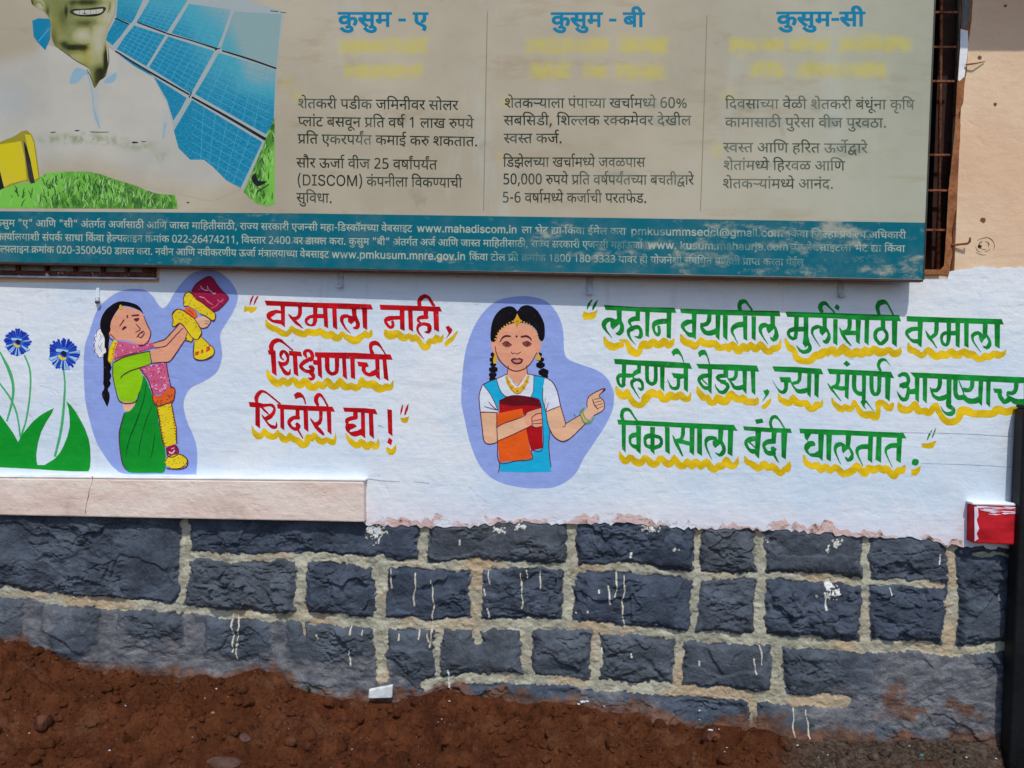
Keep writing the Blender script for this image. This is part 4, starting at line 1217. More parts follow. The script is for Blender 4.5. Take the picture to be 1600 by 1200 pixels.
g1 = part('painted_girl', house, 'painted girl in a green saree holding a flower garland')
GAR = [(560, 990), (800, 940), (830, 940), (860, 1150), (880, 1190), (800, 1250), (700, 1260), (650, 1110)]
TRUNK = [(740, 1380), (880, 1340), (900, 1410), (930, 1560), (935, 1740), (860, 1780), (810, 1770), (770, 1610)]
COLL = [(340, 720), (420, 730), (540, 760), (640, 740), (660, 710), (720, 780), (640, 800), (560, 830), (450, 860), (320, 910), (300, 900), (310, 800)]
CRIM = [(1085, 220), (1130, 150), (1240, 80), (1290, 90), (1340, 160), (1400, 230), (1450, 280), (1440, 320), (1390, 370), (1350, 410), (1290, 425), (1200, 360), (1120, 290)]
def pl(P):
    return ' '.join('%g,%g' % tuple(p) for p in P)
draw(g1, [
('background_patch', 'periwinkle', 'C 5,950 20,760 60,640 110,480 170,370 300,260 420,210 520,200 620,215 700,280 760,370 805,390 850,350 900,260 970,160 1070,60 1200,10 1330,20 1460,110 1530,220 1545,300 1500,430 1420,560 1375,640 1370,700 1390,850 1370,960 1320,1050 1200,1130 1080,1190 1020,1280 1005,1380 1040,1530 1110,1690 1140,1840 1130,2040 1100,2055 800,2055 430,2050 320,2000 220,1880 120,1700 50,1460 15,1260'),
('braid', 'black', 'S 240,640,60 228,760,56 226,870,62|S 226,860,62 240,900,82 233,940,62 244,985,84 234,1030,64 242,1070,82 232,1115,62 238,1150,78 228,1200,38 224,1250,78 235,1310,58 240,1378,6'),
('flower', 'flower_white', 'C 185,590 215,600 235,640 240,680 232,720 240,760 225,800 228,835 205,850 200,880 175,885 160,890 150,865 120,850 125,815 108,795 118,765 108,735 120,705 115,670 135,640 150,610'),
('petal_line', 'outline', 'S 185,588,5 150,608,6 130,645,5 138,670,5 112,690,6 122,730,5 105,765,6 122,800,5 110,830,6 140,855,5 150,888,6 185,884,5 205,850,5|S 165,650,4 180,690,4 160,720,4|S 190,740,4 170,790,4 190,830,4|S 205,640,4 195,680,4|S 150,760,4 165,800,4'),
('saree', 'saree', 'C 600,1070 640,1130 680,1230 700,1290 740,1390 760,1560 800,1710 820,1820 830,1920 822,2000 800,2040 700,2041 480,2040 430,2010 390,1940 365,1780 360,1640 390,1520 410,1440 470,1420 530,1330 570,1180'),
('midriff', 'skin_light', 'P 388,1325 528,1325 510,1370 490,1395 460,1425 412,1425'),
('fold_line', 'dark_green', 'S 632,1130,6 615,1260,8 590,1360,10 520,1560,14 470,1680,10 440,1790,9 425,1880,5|S 690,1370,5 650,1460,9 618,1550,8 590,1660,7 570,1740,9 553,1865,5|S 720,1630,4 700,1780,9 677,1890,4'),
('far_arm', 'skin', 'C 690,745 760,722 820,700 890,625 960,550 1012,580 930,690 820,775 720,790'),
('face', 'skin', 'C 275,560 280,520 330,435 385,380 470,390 560,420 605,470 640,560 662,600 674,640 665,690 640,735 590,765 540,755 470,725 380,712 310,705 268,670 250,630'),
('hair', 'black', 'C 168,570 178,500 205,440 260,380 350,328 450,332 540,362 580,405 603,450 560,415 470,380 385,372 330,430 290,500 272,560 272,620 255,650 245,720 248,790 215,790 212,690 178,620'),
('garland_collar', 'pink', 'P ' + pl(COLL)),
('garland_shine', 'pink_light', curls(COLL, 12, 10, 3, 20)),
('garland_mark', 'crimson', curls(COLL, 14, 6, 5, 18) + '|S 300,905,7 420,865,8 540,835,8 700,790,6'),
('garland_tassel', 'yellow', 'S 325,725,44 300,770,56 285,830,54 278,890,56 272,930,44'),
('bead', 'amber', 'D 320,745,7|D 300,800,7|D 290,850,7|D 282,900,6|D 270,930,6|S 348,720,5 318,770,6 302,840,6 297,900,6 290,945,5|S 300,722,5 265,780,6 252,860,6 250,920,6 275,948,5'),
('blouse', 'lime', 'P 300,940 350,908 400,885 480,862 550,845 665,820 675,945 620,968 560,990 590,1060 598,1100 575,1190 545,1270 520,1330 370,1325 340,1240 310,1160 295,1060 294,1000'),
('garland_drape', 'pink', 'P ' + pl(GAR)),
('garland_shine', 'pink_light', curls(GAR, 22, 11, 6, 24)),
('garland_mark', 'crimson', curls(GAR, 34, 7, 7, 20)),
('garland_band', 'orange', 'C 690,1262 745,1270 800,1250 850,1200 880,1180 914,1200 912,1270 892,1330 830,1345 760,1372 715,1345 695,1310'),
('garland_mark', 'maroon', curls([(710, 1310), (890, 1260), (890, 1330), (760, 1368)], 12, 8, 8, 18)),
('garland_trunk', 'yellow', 'P ' + pl(TRUNK)),
('garland_mark', 'amber', curls(TRUNK, 26, 6, 9, 16) + '|' + '|'.join('D %.0f,%.0f,9' % (742 + 70 * k / 14 + 5 * (k % 2), 1385 + 390 * k / 14) for k in range(15)) + '|' + '|'.join('D %.0f,%.0f,9' % (885 + 52 * k / 14 - 5 * (k % 2), 1345 + 390 * k / 14) for k in range(15))),
('garland_knot', 'crimson', 'C 830,1790 880,1765 920,1760 950,1800 940,1850 920,1870 880,1880 840,1860'),
('garland_shine', 'pink_light', 'S 860,1830,14 885,1845,16 915,1815,12|S 880,1800,8 910,1790,8'),
('garland_foot', 'yellow', scallop(930, 1925, 112, 74, 13, .07, 2)),
('garland_mark', 'maroon', curls([(840, 1900), (1000, 1880), (1020, 1960), (860, 1990)], 10, 6, 12, 16) + '|S 825,1990,6 900,2000,8 980,1990,8 1040,1930,7 1020,1880,6'),
('near_arm', 'skin', 'P 668,820 740,800 820,772 880,715 940,650 1000,590 1072,640 1040,690 1000,735 930,840 862,925 780,933 680,942'),
('held_cloth', 'crimson', 'C ' + pl(CRIM)),
('cloth_fold', 'pink', 'S 1200,280,8 1250,330,16 1300,360,10|S 1340,310,8 1380,330,14 1400,300,8|S 1150,210,6 1200,190,8|S 1280,395,8 1330,370,12 1360,330,6'),
('cloth_shine', 'pink_light', 'S 1170,170,4 1200,205,7 1250,215,8 1240,170,6|S 1260,210,6 1310,250,7 1325,235,4|S 1160,275,5 1200,290,7'),
('hand', 'skin_light', 'C 1110,510 1150,488 1190,478 1240,490 1272,518 1255,565 1220,585 1190,592 1150,572'),
('garland_loop', 'yellow', 'C 1000,300 1012,258 1040,236 1082,238 1110,280 1140,312 1185,335 1230,372 1280,410 1320,452 1318,500 1300,522 1258,492 1215,462 1170,448 1130,410 1088,392 1050,365 1008,372'),
('garland_loop', 'yellow', 'C 890,470 910,430 955,403 1010,425 1060,455 1105,492 1135,535 1165,585 1182,650 1145,705 1095,690 1060,650 1035,612 1000,562 960,540 915,575 888,560 900,520'),
('garland_loop', 'yellow', 'P 1040,640 1100,680 1082,732 1050,715 1020,712'),
('garland_loop', 'yellow', 'C 1110,720 1145,690 1185,682 1225,720 1255,752 1300,790 1310,830 1290,870 1240,902 1160,912 1115,893 1100,840 1115,780'),
('flower_disc', 'orange', 'C 1012,402 1060,380 1100,405 1132,432 1142,482 1095,492 1050,462 1020,440|S 1135,845,72 1136,846,70|S 1190,826,60 1191,826,58|S 1248,800,84 1250,801,82'),
('garland_mark', 'amber', curls([(1010, 260), (1080, 250), (1300, 450), (1300, 510), (1090, 390), (1010, 360)], 16, 7, 21, 18) + '|' + curls([(900, 440), (960, 410), (1100, 490), (1170, 620), (1140, 690), (1000, 550), (900, 560)], 20, 7, 22, 18) + '|' + curls([(1110, 730), (1180, 690), (1290, 800), (1230, 890), (1120, 880)], 8, 6, 23, 16)),
('flower_mark', 'maroon', 'S 1050,415,5 1080,430,6 1100,460,5|S 1130,830,5 1150,850,5 1130,862,5|S 1240,785,5 1262,800,6 1245,820,5|S 1185,815,4 1200,832,4'),
('outline', 'outline', 'S 1012,258,6 1040,234,9 1080,236,9 1110,280,8 1140,312,8 1185,337,8 1230,374,8 1280,412,8 1322,452,8 1320,500,8 1300,524,8 1258,494,8 1215,464,7 1170,450,6|S 1002,300,7 1008,372,8 1050,367,6|S 888,470,8 910,430,9 955,402,9 1010,425,8 1060,455,8 1105,492,8 1135,535,8 1167,585,9 1184,650,9 1147,707,9 1095,692,8 1060,652,8 1035,614,8 1000,564,8 960,542,8 915,577,9 886,560,8 900,520,8 888,475,7|S 1040,640,7 1022,712,8 1060,722,8 1084,732,7 1100,690,6|S 1110,722,7 1100,840,9 1115,895,10 1160,914,9 1240,904,9 1292,872,9 1312,830,9 1300,790,8 1255,752,7 1225,720,7 1185,684,7|S 560,992,6 600,1040,9 650,1112,10 680,1200,10 700,1262,9|S 832,940,7 850,1060,9 880,1190,10|S 690,1262,8 695,1310,10 715,1347,10 760,1374,10 830,1348,9 892,1332,9 914,1270,10 916,1200,9 880,1178,8|S 738,1385,7 745,1440,10 760,1500,8 765,1560,10 780,1640,8 790,1700,10 812,1772,9|S 882,1340,7 892,1400,10 905,1460,8 915,1520,10 930,1580,8 932,1680,10 935,1745,9|S 815,1935,6 850,1880,8 930,1850,9 1000,1868,9 1045,1920,10 1030,1980,10 960,2004,10 840,1998,9|S 830,1790,7 840,1862,8 880,1884,8 922,1872,8 952,1845,8 948,1795,8 920,1760,8|S 605,470,6 640,560,8 674,630,8 665,690,9 640,735,8 590,767,8 545,757,5|S 690,745,5 760,722,7 820,700,7 890,625,7 960,552,5|S 705,790,6 820,772,8 880,715,8 940,650,8 1000,590,6|S 680,942,7 780,934,8 862,925,9 930,840,9 1000,735,8 1040,690,7|S 665,820,7 672,880,8 676,945,7 560,990,8 470,1020,9 400,1060,9 372,1090,5|S 300,940,7 400,885,8 550,845,8 668,820,7|S 296,950,7 295,1060,8 320,1190,8 372,1330,9 520,1330,8 560,1230,6|S 1085,220,6 1130,150,8 1240,80,9 1290,90,8 1340,160,8 1400,230,7 1450,280,8 1440,320,7 1350,410,8 1290,425,7|S 1000,300,8 1020,250,9 1060,232,9 1110,275,7|S 1320,455,7 1318,505,8 1280,518,7|S 888,470,8 900,430,9 955,402,9 1020,425,7|S 1185,640,7 1150,700,8|S 1105,800,8 1110,890,9 1200,912,9 1300,860,8 1310,810,6|S 1150,575,6 1190,594,7 1240,580,8 1275,520,7 1240,488,5|S 1215,520,4 1260,525,4|S 1215,545,4 1250,550,4|S 410,1440,7 388,1520,8 360,1640,9 365,1780,9 390,1940,9 430,2010,8'),
('features', 'outline', 'S 485,465,10 555,460,14|S 362,572,6 408,508,10|C 503,500 530,494 562,490 548,514 526,522|C 386,604 406,576 436,578 415,595 402,608|S 525,550,5 570,598,8 548,622,6 522,632,5|S 535,682,6 560,650,8 600,620,7 608,648,7 575,688,8 548,668,5|S 568,640,4 600,640,4|S 440,462,12 440,484,14|S 255,640,6 262,690,7 300,712,7|S 268,650,5 300,680,6 318,700,4'),
('tikka', 'yellow', 'S 375,365,22 376,395,32'),
('bead', 'amber', 'D 376,380,7'),
], 130, 420, 6.4)

g2 = part('painted_girl', house, 'painted schoolgirl in a blue pinafore hugging books and pointing')
def lumps(pts):
    return '|'.join('S %g,%g,%g %g,%g,%g' % (x, y - w * .18, w, x + 1, y + w * .18, w * .96) for x, y, w in pts)
draw(g2, [
('background_patch', 'periwinkle', 'C 65,1046 85,750 120,560 200,350 320,190 460,105 650,78 800,95 900,140 980,230 1030,340 1050,460 1055,600 1090,680 1200,730 1370,790 1470,870 1525,980 1535,1040 1520,1173 1450,1323 1340,1493 1240,1643 1180,1763 1090,1853 960,1913 820,1928 650,1918 480,1883 340,1813 230,1683 150,1483 90,1223'),
('neck', 'skin', 'P 520,740 695,740 700,830 655,890 612,935 560,890 508,830'),
('braid', 'black', lumps([(378, 640, 64), (374, 690, 74), (372, 735, 62), (374, 785, 84), (368, 835, 76), (366, 875, 62), (818, 640, 52), (832, 690, 64), (828, 742, 86), (856, 812, 98), (872, 850, 60)])),
('shirt', 'shirt', 'P 270,930 340,895 410,870 500,828 555,885 612,938 660,885 700,823 760,838 870,860 935,895 970,950 1000,1030 1020,1133 950,1160 880,1188 830,1150 430,1190 245,1193 238,1100 240,1020'),
('pinafore', 'cyan', 'P 275,925 405,873 430,960 465,1020 505,1045 430,1085 428,1195 395,1120 345,1015|P 765,838 870,860 852,960 850,1060 880,1190 905,1330 920,1400 908,1500 918,1640 932,1768 700,1775 438,1765 432,1680 600,1660 840,1540 836,1130 735,1042 758,1000'),
('ear', 'skin', 'C 352,515 402,520 404,620 375,625|C 798,515 836,515 824,600 790,625'),
('face', 'skin', 'C 392,520 410,450 470,380 600,330 720,365 790,430 808,520 792,620 742,710 680,770 600,797 530,777 450,712 408,640 392,570'),
('hair', 'black', 'C 352,510 350,400 378,290 440,210 520,175 580,190 606,222 640,180 712,165 790,210 852,310 870,400 862,490 832,512 805,470 795,420 740,362 610,330 480,375 425,430 395,510'),
('arm', 'skin_light', 'C 252,1193 330,1192 415,1203 405,1290 400,1335 480,1300 560,1273 640,1240 690,1225 745,1300 740,1325 600,1393 450,1463 330,1500 285,1468 265,1323'),
('book', 'book_red', 'P 430,1105 500,1045 600,1032 720,1048 810,1075 838,1143 850,1538 740,1563 700,1423 430,1210'),
('book_top', 'maroon', 'P 430,1083 500,1043 600,1030 720,1048 812,1073 836,1143 700,1128 560,1138 430,1113'),
('notebook', 'book_orange', 'P 402,1208 652,1158 690,1353 748,1643 434,1675 414,1463'),
('forearm', 'skin_light', 'C 268,1330 300,1300 395,1345 480,1302 560,1275 640,1240 700,1215 752,1305 740,1325 600,1393 450,1463 330,1500 286,1468'),
('hand', 'skin', 'C 672,1230 700,1195 730,1178 790,1165 832,1150 838,1200 845,1250 842,1330 782,1340 742,1320 690,1315'),
('arm', 'skin_light', 'P 880,1188 950,1158 1020,1133 1045,1230 1070,1308 1140,1265 1210,1223 1262,1170 1278,1145 1275,1093 1288,1055 1312,1022 1380,990 1440,965 1445,985 1390,1033 1430,1080 1442,1120 1432,1173 1390,1200 1340,1225 1260,1303 1150,1413 1100,1450 1040,1473 985,1455 950,1420 920,1353 895,1270'),
('bangle', 'bangle', 'S 1250,1150,14 1212,1195,18 1225,1255,16 1255,1298,20 1310,1293,18 1342,1240,12|S 1240,1165,12 1235,1200,12 1262,1260,12 1300,1280,10'),
('necklace', 'gold', 'S 500,850,26 518,900,30 545,950,36 575,980,44 605,992,56 640,970,44 672,935,34 695,890,30 712,845,24|D 520,905,22|D 552,955,26|D 660,955,26|D 694,900,22|D 606,985,34'),
('hair_chain', 'gold', 'P 604,245 625,290 642,312 602,378 568,312 588,285|' + '|'.join('D %g,%g,8' % p for p in [(560, 322), (530, 335), (505, 352), (480, 368), (458, 388), (438, 410), (420, 435), (405, 462), (394, 490), (645, 318), (670, 328), (695, 340), (722, 352), (745, 370), (765, 390), (783, 415), (796, 445), (803, 472)])),
('earring', 'gold', 'P 386,628 404,628 414,700 402,728 374,724 372,690|P 806,620 832,672 822,697 790,692 782,662'),
('bead', 'amber', 'D 606,990,10|D 552,955,9|D 660,955,9|D 520,905,8|D 694,900,8|S 500,870,4 540,960,5 575,1000,5 606,1018,5 645,998,5 690,930,4|S 560,890,4 606,940,5 650,885,4|S 590,300,4 602,372,5 618,300,4|D 603,320,8'),
('eye_white', 'eye', 'C 465,537 500,522 548,545 505,558|C 655,537 700,522 738,538 700,556'),
('features', 'outline', 'S 440,515,8 465,475,16 500,460,18 542,465,12|S 640,470,14 690,462,20 725,478,16 742,502,8|S 458,538,5 500,515,12 552,546,5|S 505,540,34 506,541,36|S 650,532,5 700,514,12 742,538,5|S 704,540,34 705,541,36|S 465,545,4 505,565,6 548,550,4|S 660,545,4 700,562,6 735,545,4|D 598,465,10|S 545,612,5 560,632,7 580,622,5|S 585,628,5 610,634,6 640,612,5|C 543,690 578,672 600,680 624,672 660,687 644,722 600,734 560,720'),
('lips', 'lip_pale', 'C 562,694 600,688 642,692 628,713 600,718 574,712'),
('nose_ring', 'yellow', 'S 660,590,5 678,602,5 665,622,5'),
('outline', 'outline', 'S 520,745,6 510,800,7 505,835,6|S 695,745,6 700,800,7 705,830,6|S 392,560,6 408,640,8 450,712,9 530,778,8 600,798,8 680,771,8 742,711,8 792,621,6|S 270,930,7 340,895,7 410,870,6 500,828,5|S 268,935,7 240,1020,8 240,1100,8 250,1195,8 265,1323,8 285,1468,9 330,1500,9 400,1488,8 415,1470,6|S 248,1195,7 330,1193,7 418,1200,6|S 705,825,5 770,838,6 870,860,6 935,895,7 975,955,8 1000,1030,8 1022,1135,8 1070,1310,8 1040,1335,6|S 880,1190,7 950,1160,7 1020,1135,6|S 852,960,6 850,1070,7 880,1190,7 905,1330,7 960,1430,9 1040,1475,10 1120,1440,9 1260,1303,8|S 1068,1305,7 1140,1262,8 1210,1220,7|S 1150,1215,5 1165,1232,5|S 1278,1145,6 1275,1093,8 1290,1050,8 1340,1010,8 1440,965,9 1445,985,7 1390,1033,6 1432,1080,8 1443,1125,8 1430,1175,7 1340,1225,7|S 1330,1070,8 1345,1120,9 1380,1165,8|S 1345,1070,6 1400,1060,6|S 1350,1100,5 1415,1085,5|S 1360,1130,5 1425,1110,5|S 1375,1160,5 1430,1135,5|S 400,1340,6 480,1300,7 560,1273,8 650,1240,7 690,1215,6|S 420,1470,6 560,1410,8 742,1322,7|S 672,1230,6 710,1188,7 832,1150,6|S 740,1250,6 790,1210,7 838,1205,6|S 750,1280,5 840,1262,6|S 752,1305,5 842,1298,6|S 745,1245,6 750,1325,7 782,1342,6 842,1330,6|S 405,1208,6 414,1463,8 434,1675,8 600,1662,8 748,1643,8 740,1563,7 850,1538,7 838,1145,7|S 434,1675,8 432,1740,8 420,1775,5|S 920,1370,7 908,1500,8 918,1640,8 930,1722,6|S 430,1083,6 560,1034,7 720,1048,7 812,1073,7 836,1143,6|S 330,1095,4 380,1150,7 425,1175,5|S 290,1138,4 360,1160,6 415,1172,5|S 905,1100,4 880,1180,6|S 875,1050,3 868,1150,5|S 345,1015,5 395,1115,6 425,1185,5|S 275,925,5 345,1015,6|S 405,873,5 430,960,6 465,1020,6 505,1046,5|S 765,838,5 758,1000,6 735,1040,5'),
('finger_nail', 'maroon', 'S 1415,1005,8 1435,985,14 1445,968,8'),
], 710, 450, 6.154)

fl = part('painted_flowers', house, 'two painted blue daisies with green leaves')
draw(fl, [
('stem', 'stem', 'S 0,460,9 50,560,18 73,650,15 65,740,13 38,840,10|S -40,590,8 0,635,9 60,720,11 95,810,10 112,930,9|S 135,478,8 165,560,10 166,680,10 145,830,10 115,925,11|S 350,555,9 358,640,10 350,780,14 335,900,15 303,1035,13'),
('leaf', 'leaf', 'P -300,760 -180,830 -60,770 0,805 40,860 72,905 100,955 122,915 150,880 182,842 220,810 262,785 298,768 285,800 255,845 228,900 210,960 200,1020 202,1060 207,1082 245,1083 300,1050 328,1018 350,980 372,925 385,870 384,820 378,770 365,730 390,752 415,785 445,835 470,885 490,940 498,985 500,1050 497,1095 488,1118 400,1117 300,1112 190,1105 0,1095 -300,1085'),
], 0, 420, 3.531)
def daisy(cx, cy, r, seed):
    rnd = random.Random(seed)
    base, dark, light = [], [], []
    for i in range(40):
        a = 2 * math.pi * i / 40 + rnd.uniform(-.05, .05)
        rr = r * rnd.uniform(.86, 1.08)
        ca, sa = math.cos(a), math.sin(a)
        base.append('S %.1f,%.1f,%.1f %.1f,%.1f,%.1f' % (cx + ca * r * .2, cy + sa * r * .2, r * .1, cx + ca * rr, cy + sa * rr, r * .17))
        tgt = dark if (sa < .3 and rnd.random() < .93) or rnd.random() < .55 else light
        tgt.append('S %.1f,%.1f,%.1f %.1f,%.1f,%.1f' % (cx + ca * r * rnd.uniform(.35, .5), cy + sa * r * .45, r * .05, cx + ca * rr * .98, cy + sa * rr * .98, r * .12))
    f = part('daisy', house)
    f['label'] = 'painted blue daisy'
    draw(f, [('petals', 'petal', '|'.join(base) + '|D %g,%g,%g' % (cx, cy, r * .6)), ('petal_stroke', 'petal_dark', '|'.join(dark)), ('petal_stroke', 'petal_light', '|'.join(light) + '|S %g,%g,%g %g,%g,%g' % (cx - r * .45, cy - r * .25, r * .2, cx + r * .3, cy - r * .2, r * .1)),
             ('heart', 'navy', 'C %g,%g %g,%g %g,%g %g,%g' % (cx - r * .2, cy - r * .05, cx, cy - r * .22, cx + r * .22, cy - r * .05, cx + r * .1, cy + r * .2)), ('heart', 'yellow', 'S %g,%g,%g %g,%g,%g %g,%g,%g' % (cx - r * .32, cy + r * .1, r * .14, cx - r * .08, cy + r * .32, r * .2, cx + r * .16, cy + r * .28, r * .12))], 0, 420, 3.531, YW - .0003)
daisy(98, 405, 72, 1)
daisy(350, 470, 84, 2)
# ------------------------------------------------------------------ the signboard
BY0, BY1 = -.062, -.088                      # distance of its face from the wall at the left and right end
def by(P):
    """face of the board: the plane through both ends, found along each pixel's ray"""
    P = np.asarray(P, float)
    xl, xr = X(0, 300, BY0), X(1442, 300, BY1)
    s = (BY1 - BY0) / (xr - xl)
    d = np.stack(((P[:, 0] - 800.0) / F, (600.0 - P[:, 1]) / F, -np.ones(len(P))), 1) @ ROTN.T
    # CAMN.y + t dy = BY0 + s (CAMN.x + t dx - xl)
    t = (BY0 + s * (CAMN[0] - xl) - CAMN[1]) / (d[:, 1] - s * d[:, 0])
    return CAMN[1] + t * d[:, 1]
def on(off):
    return lambda P: by(P) - off

def board_ground(t):
    """weathered cream vinyl: greyer to the right, brown streaks, damp stains"""
    n = t.ramp(t.noise(1.3, 5, .6), .3, .7)
    c = t.mix(n, lin(ph((154, 144, 122))), lin(ph((174, 164, 142))))
    sx = t.n.new('ShaderNodeSeparateXYZ')
    t.put(sx, 0, t.pos)
    c = t.mix(t.ramp(sx.outputs[0], .15, 1.5), c, t.mix(n, lin(ph((146, 147, 126))), lin(ph((164, 166, 146)))))
    c = t.mix(t.ramp(t.noise(1, 5, .65, t.scaled(4, 4, 15)), .52, .74, 0, .34), c, lin(ph((142, 116, 82))))
    c = t.mix(t.ramp(t.noise(1, 4, .6, t.scaled(6, 6, 1.5)), .56, .75, 0, .35), c, lin(ph((176, 176, 168))))
    c = t.mix(t.ramp(t.noise(5.5, 5, .65), .62, .74, 0, .30), c, lin(ph((118, 98, 76))))
    return c
t = NT('weathered_cream_vinyl')
c = board_ground(t)
yl = t.attr('yellow')
ny = t.ramp(t.math('ADD', t.noise(28, 4, .6), t.math('MULTIPLY', t.noise(1, 3, .6, t.scaled(60, 60, 12)), .4)), .45, .8, .35, 1.0)
c = t.mix(t.math('MULTIPLY', yl, ny), c, lin(ph((186, 172, 60))))
dp = t.attr('damp')
c = t.mix(t.math('MULTIPLY', dp, t.ramp(t.noise(20, 4, .6), .3, .6)), c, lin(ph((104, 118, 104))))
M_BOARD = t.out(c, .55, t.bump(t.noise(1, 3, .5, t.scaled(3, 3, 5)), .01, .25), .15)

def vinyl(name, rgb, fade=.3, worn=None, scale=9, rough=.5):
    t = NT(name)
    c = lin(ph(rgb))
    n = t.noise(scale, 5, .65)
    g = tuple(a * .55 + b * .45 for a, b in zip(c, lin(ph((150, 146, 132)))))
    col = t.mix(t.ramp(n, .42, .75, 0, fade), c, g)
    if worn is not None:
        w = t.math('ADD', t.noise(1, 5, .7, t.scaled(7, 7, 16)), t.math('MULTIPLY', t.noise(40, 4, .7), .25))
        sx = t.n.new('ShaderNodeSeparateXYZ')
        t.put(sx, 0, t.pos)
        w = t.math('ADD', w, t.ramp(sx.outputs[0], -1.4, .9, -.12, -.005))
        col = t.mix(t.ramp(w, .60, .82, 0, worn), col, lin(ph((164, 160, 140))))
    return t.out(col, max(rough, .6), None, .1)
M_TEAL = vinyl('teal_vinyl', (2, 92, 106), .25, .75)
t = NT('dark_green_print')
sx = t.n.new('ShaderNodeSeparateXYZ')
t.put(sx, 0, t.pos)
f_ = t.math('ADD', t.noise(9, 5, .65), t.ramp(sx.outputs[0], -.4, 1.2, -.02, .16))
M_TEXT = t.out(t.mix(t.ramp(f_, .42, .78, 0, .6), lin(ph((34, 44, 32))), lin(ph((124, 130, 114)))), .65, None, .1)
M_HEADING = vinyl('blue_print', (6, 114, 146), .12)
M_RULE = vinyl('olive_rule', (124, 122, 88), .6)
t = NT('worn_cream_print')
w = t.math('ADD', t.noise(1, 5, .7, t.scaled(6, 6, 9)), t.math('MULTIPLY', t.noise(60, 4, .7), .2))
sx = t.n.new('ShaderNodeSeparateXYZ')
t.put(sx, 0, t.pos)
w = t.math('ADD', w, t.ramp(sx.outputs[0], -1.3, .8, -.08, .012))
c = t.mix(t.ramp(w, .54, .74, 0, .8), lin(ph((156, 166, 148))), lin(ph((34, 100, 106))))
M_STRIPTEXT = t.out(c, .65, None, .1)
M_BACK = plain('board_edge_metal', (70, 66, 58), .6, .4, .2)
M_EDGE_DARK = plain('board_lower_edge', (66, 48, 38), .7, .3)

bl, br_ = at_many([(-260, 404)], by)[0], at_many([(1442, 437)], by)[0]
tl_, tr_ = at_many([(-260, -150)], by)[0], at_many([(1466, -150)], by)[0]
board = thing('signboard', 'large weathered cream notice board with a teal strip and a solar farmer photo', 'signboard', tuple((bl + br_) / 2))

# face: one sheet with an attribute where old yellow lettering has faded away
nx, nz = 360, 130
u, v = np.meshgrid(np.linspace(0, 1, nx), np.linspace(0, 1, nz))
u, v = u.ravel()[:, None], v.ravel()[:, None]
G = (bl * (1 - u) + br_ * u) * (1 - v) + (tl_ * (1 - u) + tr_ * u) * v
q = to_px(G)
yel = np.zeros(len(q))
YELLOW_BITS = [(530, 60, 668, 83), (537, 100, 660, 123), (640, 57, 668, 62), (822, 58, 952, 83), (966, 57, 1044, 84), (828, 98, 892, 124), (912, 100, 950, 122), (962, 99, 1040, 124), (1140, 60, 1224, 80), (1232, 58, 1298, 80), (1310, 56, 1425, 81), (1172, 96, 1224, 120), (1246, 98, 1386, 121), (1150, 84, 1160, 86)]
for x0, y0, x1, y1 in YELLOW_BITS:
    e = np.minimum(np.minimum(q[:, 0] - x0, x1 - q[:, 0]), np.minimum(q[:, 1] - y0, y1 - q[:, 1]))
    e = e + 3.0 * fbm(q[:, 0] / 9, q[:, 1] / 9, 5, 3)
    yel = np.maximum(yel, smooth01(-5, 7, e) * .62)
for x0, y0, r in ((465, 150, 14), (790, 160, 12), (780, 245, 10), (1140, 150, 14), (1120, 235, 14), (450, 130, 12)):
    yel = np.maximum(yel, .28 * (1 - smooth01(.3, 1.2, np.hypot(q[:, 0] - x0, q[:, 1] - y0) / r)))
damp = np.zeros(len(q))
for x0, y0, rx, ry, k in ((1175, 168, 34, 9, .5), (1275, 168, 14, 8, .45), (1300, 192, 20, 12, .6), (1352, 194, 34, 9, .55), (1325, 234, 34, 13, .6), (1192, 258, 24, 8, .4), (1200, 190, 40, 9, .35), (835, 160, 24, 8, .35), (825, 275, 26, 10, .3), (970, 275, 30, 10, .4), (1060, 278, 24, 9, .4), (1010, 165, 40, 8, .3), (1040, 190, 40, 10, .3), (835, 258, 14, 9, .4)):
    damp = np.maximum(damp, k * (1 - smooth01(.25, 1.15, np.hypot((q[:, 0] - x0) / rx, (q[:, 1] - y0) / ry))))
idx = np.arange(nx * nz).reshape(nz, nx)
faces = np.stack((idx[:-1, :-1].ravel(), idx[:-1, 1:].ravel(), idx[1:, 1:].ravel(), idx[1:, :-1].ravel()), 1)
G[:, 1] += .0016 * np.sin(G[:, 0] * 5.1) * np.sin(np.pi * v[:, 0]) * 0      # stretched flat
put('sheet', G, faces, M_BOARD, board, smooth=True, attrs={'yellow': yel, 'damp': damp})
# sheet-metal tray and its square-tube frame behind the face
off = np.array((0, .004, 0))
th = np.array((0, .026, 0))
m = MB()
m.hexa([bl + off, br_ + off, tr_ + off, tl_ + off], [p + off + th for p in (bl, br_, tr_, tl_)])
m.build('backing', M_BACK, board)
dz = np.array((0, 0, .0075))
MB().hexa([bl - dz - off * .6, br_ - dz - off * .6, br_ - off * .6 - dz * .02, bl - off * .6 - dz * .02], [bl - dz + th, br_ - dz + th, br_ + th - dz * .02, bl + th - dz * .02]).build('edge', M_EDGE_DARK, board)
ex = np.array((.004, 0, 0))
MB().hexa([br_ + ex * .02 - off * .6, br_ + ex - off * .6, tr_ + ex - off * .6, tr_ + ex * .02 - off * .6], [br_ + ex * .02 + th, br_ + ex + th, tr_ + ex + th, tr_ + ex * .02 + th]).build('edge', M_BACK, board)
